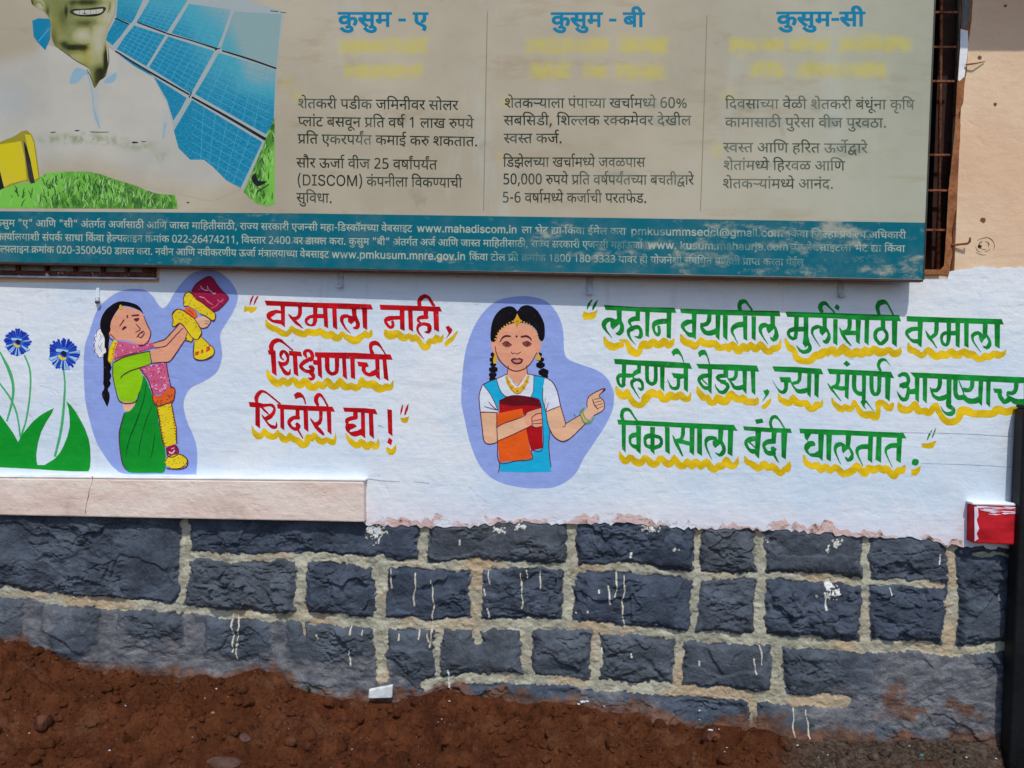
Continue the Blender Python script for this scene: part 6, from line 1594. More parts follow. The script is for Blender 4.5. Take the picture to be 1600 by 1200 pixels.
"12,19 54,66 62,74 69,82 75,89 83,100 89,110 92,121 94,132 92,145 86,154 76,160 65,162 54,161 44,158 35,152 26,146 14,160 24,168 36,175 50,179 65,181 79,180 92,175 102,168 110,159 115,147 116,133 115,120 110,107 104,95 95,83 89,75 81,66 73,58 39,21 39,20 123,20 123,0 12,0",
"60,-2 47,-2 36,0 25,3 16,7 16,28 22,25 29,22 37,20 45,18 53,17 60,16 77,19 90,26 98,38 101,55 98,70 90,82 82,87 71,90 59,91 52,90 44,90 37,89 31,88 20,94 26,178 111,178 111,158 46,158 41,107 46,108 52,109 59,109 66,110 82,108 96,104 107,96 116,86 122,73 124,57 122,40 116,25 107,13 95,5 79,-1",
"53,-41 42,-24 33,-4 26,17 21,39 18,62 17,84 18,107 21,130 26,151 32,171 42,191 53,208 74,208 63,190 54,170 47,150 42,129 39,106 38,84 39,62 42,40 47,18 54,-2 63,-23 74,-41",
"79,0 35,0 35,21 77,21 91,21 104,24 114,29 123,35 130,44 136,53 140,64 142,77 143,91 142,105 140,118 136,129 130,138 123,147 115,153 105,158 93,160 79,161 34,161 34,182 81,182 98,181 113,177 127,171 138,163 148,152 155,140 161,126 164,109 166,91 164,73 161,57 155,42 148,30 138,19 126,11 112,5 96,1;45,182 45,0 22,0 22,182",
"11,0 11,21 44,21 44,161 11,161 11,182 99,182 99,161 67,161 67,21 99,21 99,0",
"80,-3 68,-2 56,0 46,3 37,8 30,14 23,21 17,33 14,48 38,48 40,38 45,31 52,25 60,21 70,18 80,18 92,19 102,22 111,26 118,33 122,41 124,50 122,58 119,64 113,69 106,73 97,77 88,79 66,86 52,90 41,96 31,104 25,112 21,122 19,133 21,148 28,160 34,167 41,173 50,178 65,183 82,184 99,183 114,178 126,170 135,161 141,149 144,136 121,136 117,148 108,157 96,162 81,164 70,163 60,160 53,155 47,149 43,142 42,134 43,126 48,119 54,114 62,110 70,107 77,105 95,100 102,98 111,94 120,90 128,85 135,79 141,71 145,61 146,50 144,35 138,23 133,15 125,9 116,4 106,0 93,-2",
"96,-2 81,-1 67,3 54,9 43,17 33,28 25,41 20,56 16,73 15,91 16,109 20,126 25,141 33,153 43,164 54,173 67,179 81,183 96,184 109,183 122,180 133,175 144,169 153,160 160,150 165,138 169,125 146,125 143,133 139,141 134,148 128,153 120,157 113,160 104,162 96,163 80,161 66,155 58,148 51,140 45,130 41,119 38,105 37,91 38,76 41,63 45,52 51,42 58,34 66,27 80,21 96,19 104,20 113,22 120,25 128,29 134,34 139,41 143,49 146,57 169,57 166,44 160,32 153,22 144,14 133,7 122,2 109,-1",
"96,-2 81,-1 67,3 54,9 43,17 33,28 25,41 20,56 16,73 15,91 16,109 20,126 25,141 33,153 43,164 54,173 67,179 81,183 96,184 111,183 125,179 137,173 148,164 158,153 166,141 172,126 175,109 176,91 175,73 172,56 166,41 158,28 148,17 137,9 125,3 111,-1;96,19 111,21 125,27 133,34 140,42 146,52 150,63 153,76 154,91 153,105 150,119 146,130 140,140 133,148 125,155 111,161 96,163 80,161 66,155 58,148 51,140 45,130 41,119 38,105 37,91 38,76 41,63 45,52 51,42 58,34 66,27 80,21",
"22,0 22,182 55,182 100,67 101,63 103,57 105,51 108,44 110,37 112,30 114,23 116,17 110,17 112,23 114,29 116,36 119,43 121,50 123,57 125,62 127,67 171,182 204,182 204,0 181,0 181,104 181,110 181,117 181,124 181,132 182,140 182,148 182,156 182,164 184,164 181,155 179,147 176,138 173,130 170,122 168,115 165,109 164,104 123,0 103,0 62,104 60,109 57,115 55,122 52,129 50,137 47,146 44,155 41,164 43,164 43,157 43,149 44,141 44,133 44,125 44,117 44,110 44,104 44,0",
"15,-41 25,-23 34,-3 41,17 46,39 49,61 50,82 49,104 46,127 41,148 34,169 25,189 15,208 35,208 47,190 56,170 63,150 68,128 71,105 72,82 71,60 68,37 63,16 56,-4 47,-24 35,-41",
"63,36 49,38 37,43 28,51 25,58 22,66 20,76 20,88 20,138 0,138 0,156 120,156 120,138 105,138 105,80 104,71 103,62 100,56 96,50 90,44 83,40 74,37;62,54 73,56 80,62 83,67 84,72 85,79 85,88 85,138 40,138 40,88 40,80 41,73 42,67 44,63 48,59 51,56 56,55",
"162,138 136,138 136,0 116,0 116,41 109,37 101,33 91,30 79,30 67,31 57,34 48,40 41,48 37,58 35,69 36,76 38,82 42,88 46,93 10,92 10,110 83,110 87,110 92,110 95,110 97,110 96,92 88,92 74,91 64,86 57,79 55,68 57,59 62,52 70,48 79,47 91,48 101,52 109,58 116,65 116,138 0,138 0,156 162,156",
"158,138 132,138 132,0 111,0 111,38 103,33 94,29 84,27 71,26 59,27 48,30 40,36 31,48 28,63 28,69 30,76 33,82 37,87 26,93 18,100 12,111 10,123 13,137 21,148 32,156 47,158 59,156 69,151 76,143 78,133 75,121 68,111 52,120 55,123 56,126 57,129 58,132 57,135 55,139 52,141 46,142 40,141 34,136 30,130 29,122 30,115 33,109 37,105 43,102 49,100 56,99 64,101 72,101 75,101 78,101 81,101 83,100 82,83 80,83 78,83 76,83 74,83 63,82 55,78 50,72 48,64 50,55 55,48 63,44 73,43 85,45 96,49 104,54 111,61 111,138 96,138 96,156 158,156",
"0,138 0,156 104,156 104,138;112,72 103,67 94,64 83,63 72,62 56,63 40,67 30,70 18,75 7,80 14,97 28,90 41,85 54,82 68,81 80,81 90,83 99,86 109,90",
"0,156 102,156 102,138 0,138;127,50 122,46 116,41 109,37 100,33 91,30 79,30 67,31 57,34 48,40 41,48 37,58 35,69 36,76 38,82 42,88 46,93 10,92 10,110 83,110 87,110 92,110 95,110 97,110 96,92 88,92 74,91 64,86 57,79 55,68 57,59 62,52 70,48 79,47 91,48 101,53 110,59 117,66",
"120,44 111,37 100,31 87,27 71,26 59,27 48,30 40,36 31,48 28,63 28,69 30,76 33,82 37,87 26,93 18,100 12,111 10,123 13,137 21,148 32,156 47,158 59,156 69,151 76,143 78,133 75,121 68,111 52,120 55,123 56,126 57,129 58,132 57,135 55,139 52,141 46,142 40,141 34,136 30,130 29,122 30,115 33,109 37,105 43,102 49,100 56,99 64,101 72,101 75,101 78,101 81,101 83,100 82,83 80,83 78,83 76,83 74,83 63,82 55,78 50,72 48,64 50,55 55,48 63,44 73,43 85,45 96,49 104,55 111,61",
"72,-2 56,0 42,6 34,13 27,21 22,32 17,45 15,60 14,76 14,92 16,107 18,121 22,135 28,148 36,159 46,168 59,175 74,180 92,181 97,181 103,180 108,180 113,179 113,160 108,161 103,162 98,163 92,163 77,161 65,157 56,150 49,141 43,131 40,118 38,105 36,91 38,91 44,99 52,106 62,110 76,112 90,110 102,105 112,98 120,87 125,73 126,58 125,40 120,26 112,14 101,5 87,-1;72,16 85,19 96,26 101,34 104,45 105,58 103,73 97,84 87,92 72,94 62,93 53,89 46,84 40,77 37,70 36,62 37,51 40,40 45,31 52,23 61,18",
"69,-2 51,0 37,8 26,22 18,40 14,63 12,90 13,108 15,125 18,139 22,151 28,162 36,170 45,176 56,180 69,181 86,179 101,170 112,157 120,139 124,116 126,90 125,71 123,55 120,40 116,28 110,17 102,8 93,2 82,-1;69,16 80,18 89,25 96,34 100,48 103,67 104,90 103,112 100,130 96,144 89,154 80,160 69,162 58,160 49,154 42,144 38,130 35,112 34,90 35,67 38,49 42,35 49,25 58,18",
"50,68 35,71 24,80 18,89 15,100 14,113 15,126 18,137 23,146 34,155 50,158 66,155 78,146 83,137 86,126 87,113 86,100 83,89 78,80 72,73 62,69;142,156 162,156 65,0 46,0;50,84 61,87 67,97 69,113 67,129 61,139 50,142 42,140 36,135 33,126 32,113 33,100 36,91 42,85;156,-2 140,1 129,10 124,19 121,30 120,43 121,56 124,67 128,76 140,85 156,88 172,85 183,76 188,67 192,56 192,43 192,30 189,19 184,10 177,3 168,-1;156,14 166,17 173,27 175,43 173,59 166,69 156,72 148,70 142,65 139,56 138,43 139,30 142,21 148,16",
"22,138 0,138 0,156 20,156 17,161 15,167 14,174 13,181 15,193 20,204 29,212 41,219 56,223 72,224 91,223 109,220 125,215 140,209 155,200 168,191 180,180 192,167 202,154 180,154 165,169 149,183 132,193 115,200 96,205 78,206 65,205 54,203 45,199 36,190 34,178 34,171 36,165 38,160 41,156 68,156 68,138 42,138 42,0 22,0",
"12,-32 15,-17 19,-1 22,15 24,29 48,29 50,26 46,12 40,-3 37,-13 32,-23 28,-32",
"0,156 129,156 129,138 0,138;134,87 129,89 124,89 117,88 111,86 105,82 99,75 94,65 89,52 70,58 73,69 78,78 72,82 66,86 59,88 52,88 43,87 37,82 33,76 32,68 33,58 37,50 43,41 52,32 60,25 68,18 77,10 64,-3 54,5 45,13 37,21 30,28 23,36 18,44 13,56 11,69 13,81 17,90 24,98 33,103 42,106 51,106 62,106 71,103 80,98 88,92 99,100 111,105 125,106 129,106 132,106 136,105 139,104",
"154,138 113,138 113,84 119,87 125,90 133,91 142,92 158,92 158,74 145,74 135,74 127,72 120,68 113,63 113,0 93,0 93,44 86,39 78,34 68,31 56,30 45,31 34,34 25,40 18,49 13,59 12,72 13,85 18,96 25,104 35,111 47,115 61,116 67,116 74,115 80,114 85,114 83,95 79,96 73,97 67,98 62,98 49,96 40,91 34,83 32,73 34,61 39,53 48,49 57,47 67,48 77,52 85,58 93,65 93,138 0,138 0,156 154,156",
"103,-14 98,-6 93,3 89,11 86,18 82,18 79,17 75,17 72,17 61,18 51,20 40,23 31,28 23,35 17,44 13,55 12,68 12,78 15,87 20,94 26,100 35,106 46,111 58,113 72,114 74,114 74,138 0,138 0,156 134,156 134,138 94,138 94,96 82,96 69,96 58,94 50,92 43,89 38,84 35,79 32,73 32,66 34,53 41,44 54,37 72,35 73,35 75,35 76,35 78,35 77,40 76,44 78,51 82,56 87,59 93,60 103,58 110,54 114,47 115,40 114,33 112,28 108,24 102,22 106,15 110,9 114,2 120,-6",
"92,80 100,81 106,81 113,82 120,83 122,65 115,64 109,63 102,63 95,63 84,63 73,65 62,67 53,69 48,66 42,63 49,55 57,45 66,36 75,28 85,19 95,10 82,-3 72,5 63,14 55,22 47,30 40,38 33,45 25,55 18,64 14,71 11,76 10,81 10,85 11,90 14,94 19,97 26,98 32,98 37,95 41,92 45,88 50,93 52,100 54,107 54,114 54,122 53,128 52,133 50,138 0,138 0,156 101,156 101,138 70,138 72,133 73,128 74,122 74,114 74,105 72,96 69,89 66,83 79,81",
"68,56 60,55 53,54 46,52 40,49 29,57 20,66 14,76 12,88 13,94 15,100 18,105 22,108 28,112 35,114 43,116 54,116 78,116 78,138 0,138 0,156 193,156 193,138 167,138 167,0 146,0 146,52 140,51 134,50 128,49 121,49 116,50 110,50 111,45 112,38 109,24 101,13 94,7 84,3 72,1 80,-2 87,-5 95,-7 104,-10 96,-28 86,-23 77,-19 68,-14 56,-7 44,0 31,2 21,5 14,9 12,16 13,21 15,25 20,28 25,29 30,28 36,26 42,23 48,18 52,17 55,17 70,18 82,22 89,29 92,38 90,46 85,51 78,54;120,67 133,68 146,71 146,138 99,138 99,98 53,98 46,98 42,98 39,97 36,95 33,92 32,87 33,81 36,77 40,73 44,69 56,72 69,74 79,73 88,70 95,69 103,68 111,67",
"0,138 0,156 194,156 194,138 148,138 148,108 160,102 170,93 176,79 178,62 177,50 173,39 167,29 158,22 147,18 134,16 122,17 111,21 101,28 91,36 83,26 74,20 65,17 54,16 43,17 33,21 24,28 17,37 13,49 12,63 13,76 17,88 24,97 33,104 43,108 56,110 68,108 79,104 89,98 98,90 105,98 112,104 120,107 128,109 128,138;101,54 100,52 100,51 108,43 116,38 124,35 132,34 142,35 150,41 156,50 158,63 157,77 151,86 144,90 135,92 126,90 119,85 113,77 106,66;32,62 33,49 38,40 46,35 54,34 63,35 71,40 77,49 83,60 89,72 89,74 90,75 82,82 74,88 66,91 58,92 48,90 40,85 34,76",
"57,-31 44,-30 32,-26 23,-20 16,-12 11,-3 10,8 12,22 18,33 28,41 41,47 38,57 36,68 37,78 40,87 45,94 50,100 60,106 71,111 83,113 98,114 99,114 99,138 0,138 0,156 158,156 158,138 119,138 119,96 107,96 94,96 83,94 75,92 68,89 60,79 57,66 59,53 67,44 79,37 98,35 99,35 100,35 101,35 103,35 102,40 102,44 103,51 107,56 112,59 118,60 128,58 135,54 139,47 140,40 139,33 136,28 131,24 125,21 146,-34 129,-42 115,-2 107,-9 99,-16 91,-22 81,-27 69,-30;30,8 32,-2 38,-9 47,-13 57,-14 68,-13 77,-9 86,-4 94,3 101,10 107,18 105,18 102,18 100,18 98,18 86,18 74,21 63,25 52,32 44,29 36,24 31,17",
"115,138 115,87 122,93 128,96 136,99 144,100 159,97 171,89 179,77 181,60 180,48 178,35 172,22 165,10 147,20 153,29 157,38 160,49 161,59 160,70 156,77 150,81 142,82 134,81 124,74 115,64 115,0 95,0 95,48 88,44 81,40 72,37 62,36 52,37 44,40 37,44 31,49 26,57 22,65 20,76 20,88 20,138 0,138 0,156 196,156 196,138;40,138 40,90 40,78 42,70 44,65 47,60 53,56 62,54 72,55 80,58 88,63 95,70 95,138",
"22,138 0,138 0,156 20,156 17,162 15,168 14,175 13,183 15,194 19,204 26,213 36,219 48,223 62,224 82,222 100,216 116,206 130,192 144,174 155,154 135,154 125,170 114,183 103,193 91,200 78,205 66,206 52,204 42,199 36,191 34,180 34,173 36,166 38,161 41,156 68,156 68,138 42,138 42,0 22,0",
"22,138 0,138 0,156 22,156 15,171 8,184 2,194 -10,203 -24,206 -34,205 -42,200 -46,192 -48,182 -47,174 -46,167 -43,160 -40,154 -60,154 -64,164 -67,175 -68,186 -65,201 -57,213 -49,219 -38,223 -26,224 -11,222 3,217 14,208 23,195 33,177 41,156 68,156 68,138 42,138 42,0 22,0",
"7,-58 0,-61 -8,-64 -17,-66 -26,-67 -43,-65 -56,-57 -64,-46 -66,-32 -64,-18 -55,-7 -47,-1 -36,3 -22,4 -20,-12 -33,-15 -42,-19 -46,-25 -48,-33 -46,-40 -42,-45 -35,-48 -28,-49 -20,-49 -14,-47 -7,-45 0,-41",
"150,138 93,138 93,104 105,98 116,90 124,82 130,72 134,61 135,50 133,34 126,21 117,12 104,5 90,1 74,0 57,2 41,6 29,14 19,25 13,38 12,54 14,69 20,82 30,92 42,99 57,104 72,105 72,138 0,138 0,156 150,156;73,18 90,20 103,26 112,36 114,50 113,61 107,72 98,80 86,87 77,87 60,86 47,80 40,75 36,69 33,62 32,52 34,37 43,26 57,20",
"22,138 0,138 0,156 21,156 13,171 5,184 -4,194 -13,201 -24,205 -34,206 -46,205 -55,200 -60,192 -62,181 -61,173 -59,166 -56,160 -53,154 -74,154 -77,161 -80,169 -81,176 -82,184 -81,195 -77,205 -70,213 -61,219 -50,223 -37,224 -20,222 -4,216 9,207 20,194 31,176 41,156 68,156 68,138 42,138 42,0 22,0",
"118,54 115,39 106,28 93,22 78,20 64,22 51,27 40,36 29,49 18,67 7,89 25,96 32,79 40,65 48,54 57,45 66,40 76,38 85,39 92,43 96,48 98,57 96,66 93,73 87,80 80,87 72,86 65,85 64,103 78,104 88,109 93,115 95,124 94,131 89,136 83,140 76,140 67,140 59,138 51,135 43,131 36,148 44,152 53,155 63,157 74,158 92,156 104,148 112,137 115,124 113,112 107,102 98,94 101,91 103,89 112,88 122,88 129,88 136,88 142,89 148,91 148,138 130,138 130,156 260,156 260,138 234,138 234,0 213,0 213,138 169,138 169,0 148,0 148,72 143,71 137,70 131,70 124,70 120,70 114,70 117,63",
"22,138 0,138 0,156 20,156 17,161 15,167 14,174 13,181 15,193 21,204 30,212 42,219 58,223 76,224 96,223 115,220 132,215 149,209 165,200 179,190 192,180 204,167 215,154 193,154 176,169 159,183 140,193 121,200 101,205 81,206 67,205 55,203 46,199 37,190 34,178 34,171 36,165 38,160 41,156 68,156 68,138 42,138 42,0 22,0",
"158,138 158,0 138,0 138,138 105,138 105,80 104,71 103,62 100,56 96,50 90,44 83,40 74,37 63,36 49,38 37,43 28,51 25,58 22,66 20,76 20,88 20,138 0,138 0,156 184,156 184,138;62,54 73,56 80,62 83,67 84,72 85,79 85,88 85,138 40,138 40,88 40,80 41,73 42,67 44,63 48,59 51,56 56,55",
"80,17 88,20 95,24 99,30 101,37 99,45 94,52 84,56 70,57 55,55 44,50 37,42 34,31 35,23 37,16 42,8 49,0 56,-6 65,-14 76,-22 62,-36 48,-24 36,-13 27,-2 20,8 16,20 14,32 15,41 18,49 23,56 29,62 24,67 21,73 18,80 17,88 18,94 20,100 23,105 26,108 33,112 40,114 48,116 57,116 90,116 90,138 0,138 0,156 136,156 136,138 110,138 110,98 58,98 51,98 46,98 44,97 41,95 38,92 37,87 38,82 40,78 42,74 46,71 58,74 71,75 87,74 99,70 109,64 115,56 119,47 120,38 118,25 112,14 101,6 87,0",
"22,138 0,138 0,156 20,156 17,162 15,169 14,176 13,184 15,195 19,205 26,213 35,219 46,223 60,224 77,222 94,216 108,206 120,193 132,175 143,154 123,154 114,170 104,183 95,193 85,200 74,205 62,206 50,205 41,199 35,191 34,181 34,173 36,167 38,161 41,156 68,156 68,138 42,138 42,0 22,0",
"-42,154 -46,166 -49,176 -53,185 -58,195 -64,201 -71,205 -79,206 -84,205 -88,205 -93,203 -96,202 -102,220 -92,223 -80,224 -68,223 -60,220 -52,214 -45,205 -39,215 -28,222 -14,224 -6,224 1,222 7,220 13,218 7,202 3,204 -2,205 -7,206 -12,207 -21,205 -27,201 -31,195 -32,187 -32,184 -32,182 -28,169 -24,154",
"35,118 29,182 56,182 50,118;79,118 73,182 100,182 94,118",
"118,54 115,39 106,28 93,22 78,20 64,22 51,27 40,36 29,49 18,67 7,89 25,96 32,79 40,65 48,54 57,45 66,40 76,38 85,39 92,43 96,48 98,57 96,66 93,73 87,80 80,87 72,86 65,85 64,103 78,104 88,109 93,115 95,124 94,131 89,136 83,140 76,140 67,140 59,138 51,135 43,131 36,148 44,152 53,155 63,157 74,158 92,156 104,148 112,137 115,124 113,112 107,102 98,94 101,91 103,89 112,88 122,88 129,88 136,88 142,89 148,91 148,138 130,138 130,156 195,156 195,138 169,138 169,0 148,0 148,72 143,71 137,70 131,70 124,70 120,70 114,70 117,63",
"52,138 52,58 51,53 49,48 45,45 40,44 33,46 27,50 20,56 15,62 11,70 10,77 11,82 14,86 18,89 26,90 32,90 32,138 0,138 0,156 144,156 144,138 118,138 118,0 98,0 98,138",
"0,156 147,156 147,138 0,138;143,92 109,92 100,93 94,93 103,85 109,76 113,65 114,54 113,44 109,35 103,28 96,24 87,21 78,20 65,22 52,28 44,34 37,42 29,53 22,66 15,82 8,100 26,106 33,86 41,69 50,56 58,46 67,40 76,38 84,39 90,42 93,48 95,57 93,67 87,78 79,87 68,94 76,110 143,110",
"0,156 93,156 93,138 0,138;51,74 51,61 50,55 48,50 43,48 38,47 32,48 26,52 19,58 14,65 10,72 9,80 10,85 13,89 17,91 24,92 96,92 96,74",
"42,138 42,0 22,0 22,138 0,138 0,156 68,156 68,138;74,216 70,201 63,189 55,180 46,175 35,171 23,170 11,171 1,175 -9,181 -17,190 -25,202 -31,216 -13,222 -9,211 -3,202 2,196 11,189 24,187 36,190 45,196 51,207 56,222",
"68,56 60,55 53,54 46,52 40,49 29,57 20,66 14,76 12,88 13,94 15,100 18,105 22,108 28,112 35,114 44,116 55,116 78,116 78,138 0,138 0,156 126,156 126,138 99,138 99,98 53,98 46,98 42,98 39,97 36,95 33,92 32,87 33,81 36,77 40,73 44,69 56,72 69,74 80,72 91,69 100,64 109,53 112,38 109,24 101,13 94,7 84,3 72,1 80,-2 87,-5 95,-7 104,-10 96,-28 86,-23 77,-19 68,-14 56,-7 44,0 31,2 21,5 14,9 12,16 13,21 15,25 20,28 25,29 30,28 36,26 42,23 48,18 52,17 55,17 70,18 82,22 89,29 92,38 90,46 85,51 78,54",
"50,0 9,136 32,136 48,77 52,64 56,49 58,39 61,27 63,14 60,14 62,26 65,38 67,48 71,63 74,77 91,136 114,136 130,77 134,64 138,49 140,38 142,27 145,14 141,14 144,26 146,38 149,49 153,63 156,77 173,136 196,136 155,0 133,0 115,62 112,71 110,81 107,91 105,101 102,111 100,122 105,122 102,111 100,101 97,91 95,81 92,71 89,62 72,0",
"19,0 19,136 41,136 41,106 39,106 43,116 48,124 54,131 62,135 70,138 79,139 92,137 103,130 111,119 115,106 112,106 116,115 121,123 128,130 137,135 146,138 157,139 168,138 178,134 187,127 194,118 198,107 200,92 200,0 178,0 178,91 176,104 169,113 160,117 150,119 142,118 134,115 128,110 124,104 121,97 120,89 120,0 99,0 99,94 97,104 91,112 82,117 72,119 64,118 57,115 50,111 46,104 42,96 41,86 41,0",
"57,-3 45,-2 34,2 25,8 17,16 13,26 11,39 12,49 16,58 21,64 28,69 36,73 45,76 55,78 64,79 75,80 84,81 91,83 95,84 98,87 99,91 99,92 98,100 96,107 92,112 86,116 79,118 71,119 61,118 54,116 48,112 43,108 39,104 36,99 15,106 21,117 29,125 38,131 49,135 59,137 70,138 77,138 86,137 94,134 102,130 110,124 116,116 120,104 121,90 121,0 99,0 99,19 98,19 95,14 91,9 85,4 77,0 68,-2;61,16 73,17 82,21 89,26 95,33 98,41 99,49 99,68 97,67 93,65 88,64 83,63 77,62 72,61 67,61 63,60 55,59 48,57 42,54 37,50 34,45 33,38 34,31 37,26 41,22 47,19 54,17",
"41,82 41,0 19,0 19,182 41,182 41,103 37,103 42,115 48,124 55,130 68,136 82,138 95,137 107,133 116,125 123,115 127,103 129,87 129,0 106,0 106,85 104,99 98,109 88,116 76,118 66,117 58,114 51,109 46,102 42,93",
"70,-3 54,-1 40,6 32,12 25,21 20,30 16,41 13,54 13,68 13,81 16,94 20,105 26,115 33,123 41,130 55,136 71,138 82,137 92,134 99,129 104,124 107,119 110,115 112,115 112,182 134,182 134,0 113,0 113,21 110,21 107,17 104,12 98,6 91,2 82,-2;74,17 85,18 95,23 102,31 108,41 111,54 112,68 111,82 108,95 102,105 95,112 85,117 74,119 62,117 52,112 45,104 39,94 36,82 35,68 36,54 39,42 45,32 52,24 62,18",
"19,0 19,136 41,136 41,0;30,159 25,160 20,163 16,168 15,173 16,179 20,184 25,187 30,188 36,187 41,184 45,179 46,173 45,168 41,163 36,160",
"66,-3 52,-2 41,1 31,6 23,13 17,22 13,33 34,38 38,28 45,22 54,18 65,16 78,18 88,22 95,29 97,37 95,43 92,49 85,53 77,56 54,61 43,65 33,69 26,75 20,85 17,98 19,109 24,119 32,127 42,133 54,137 68,138 81,137 92,134 101,129 108,122 113,114 117,105 97,100 93,107 88,114 80,118 68,120 57,118 48,114 42,108 40,100 41,93 45,88 52,83 62,80 83,75 94,72 104,67 111,62 117,51 120,38 118,27 113,17 105,9 94,2 81,-2",
"75,-3 63,-2 52,1 42,6 34,12 26,21 21,31 16,42 14,54 13,67 14,81 16,94 21,105 26,114 34,123 42,129 52,134 63,137 75,138 84,138 94,136 102,132 110,128 116,123 122,116 127,109 130,100 109,94 107,100 104,104 101,108 97,112 92,115 87,117 81,118 75,119 62,117 52,111 45,103 39,93 36,81 35,67 36,54 39,42 45,32 52,24 62,18 75,17 81,17 87,19 93,21 98,24 102,27 105,32 108,37 110,42 131,36 127,27 123,20 117,13 110,7 102,3 94,0 85,-2",
"75,-3 63,-2 52,1 42,6 34,12 26,21 21,31 16,42 14,54 13,67 14,81 16,94 21,105 26,114 34,123 42,129 52,134 63,137 75,138 87,137 98,134 108,129 116,123 124,114 129,105 134,94 136,81 137,67 136,54 134,42 129,31 124,21 116,12 108,6 98,1 87,-2;75,17 87,18 98,24 105,32 111,42 114,54 115,67 114,80 111,93 105,103 98,111 87,117 75,119 62,117 52,111 45,103 39,93 36,81 35,67 36,54 39,42 45,32 52,24 62,18",
"41,82 41,0 19,0 19,136 40,136 41,103 37,103 42,115 48,124 55,130 68,136 82,138 95,137 106,133 116,125 123,115 127,103 128,87 128,0 106,0 106,85 104,99 98,109 88,116 76,118 66,117 58,114 51,109 46,102 42,93",
"44,158 52,157 60,155 67,152 73,146 77,141 80,133 82,123 83,109 83,80 133,80 133,138 100,138 100,156 179,156 179,138 154,138 154,0 133,0 133,62 83,62 83,53 82,46 79,41 75,39 71,38 66,39 61,41 56,44 51,49 47,54 44,59 42,65 41,70 42,74 44,77 49,79 56,80 63,80 63,106 63,117 62,124 60,130 58,134 52,140 42,142 36,141 32,139 29,135 28,130 30,124 34,120 42,116 54,115 52,97 36,100 23,106 14,116 12,130 14,143 21,151 31,156",
"66,-3 53,-2 41,2 32,7 22,19 19,34 21,47 27,58 21,64 15,70 12,79 10,88 11,94 13,100 16,105 20,108 26,112 33,114 41,116 50,116 68,116 68,138 0,138 0,156 175,156 175,138 149,138 149,-3 128,-3 128,25 122,19 114,13 105,7 94,2 81,-2;128,138 88,138 88,98 51,98 44,98 40,98 37,97 34,95 31,92 30,87 31,82 34,77 37,73 42,69 54,74 69,75 73,75 77,75 82,74 86,74 90,73 93,72 92,54 87,55 82,56 76,57 70,57 57,55 47,51 41,44 40,35 41,26 47,20 55,16 66,15 79,16 90,19 101,25 110,33 120,42 128,53",
"22,138 0,138 0,156 20,156 17,161 15,167 14,174 13,181 15,193 20,204 28,212 38,219 52,223 66,224 89,222 110,215 129,205 146,191 162,173 176,154 155,154 129,183 100,200 71,206 55,204 43,199 36,190 34,178 34,171 36,165 38,160 41,156 68,156 68,138 42,138 42,0 22,0;160,204 161,210 164,214 169,217 174,218 179,217 184,214 187,210 188,204 187,198 184,194 179,191 174,190 169,191 164,194 161,198",
"",
"19,-51 19,136 41,136 41,115 43,115 46,119 49,124 55,129 61,134 71,137 83,138 99,136 113,130 121,123 128,115 133,105 137,94 140,81 140,68 140,54 137,41 133,30 128,21 121,12 113,6 99,-1 83,-3 71,-2 62,2 55,6 50,12 46,17 43,21 41,21 41,-51;79,17 91,18 101,24 108,32 114,42 117,54 118,68 117,82 114,94 108,104 101,112 91,117 79,119 68,117 58,112 51,105 45,95 42,82 41,68 42,54 45,41 51,31 58,23 68,18",
"40,49 40,76 44,76 102,136 130,136 66,72 64,72;19,0 19,182 41,182 41,0;106,0 53,67 69,82 134,0",
"66,-2 53,0 41,4 32,11 25,21 21,34 19,50 19,136 41,136 41,52 43,38 50,27 59,20 72,18 81,19 90,22 97,28 102,35 105,44 106,55 106,136 129,136 129,0 107,0 107,33 110,33 105,22 99,12 92,6 80,0",
"77,-3 64,-2 53,1 43,6 34,12 26,21 20,30 16,41 14,54 13,67 14,80 16,93 20,104 26,114 33,122 42,129 51,134 62,137 74,138 85,137 96,135 106,130 115,123 122,114 128,102 132,87 134,70 134,61 28,61 28,79 122,79 111,73 110,85 107,96 102,106 95,113 85,117 74,119 63,117 53,113 45,106 40,97 36,87 35,76 35,64 36,50 40,38 46,29 55,22 65,18 77,17 84,17 91,19 98,22 103,26 107,31 110,38 131,32 127,22 121,14 112,7 102,1 90,-2",
"50,-1 36,1 27,7 21,17 19,30 19,182 41,182 41,36 42,28 44,23 47,20 53,19 56,19 58,19 60,19 61,20 66,1 63,0 59,0 54,-1",
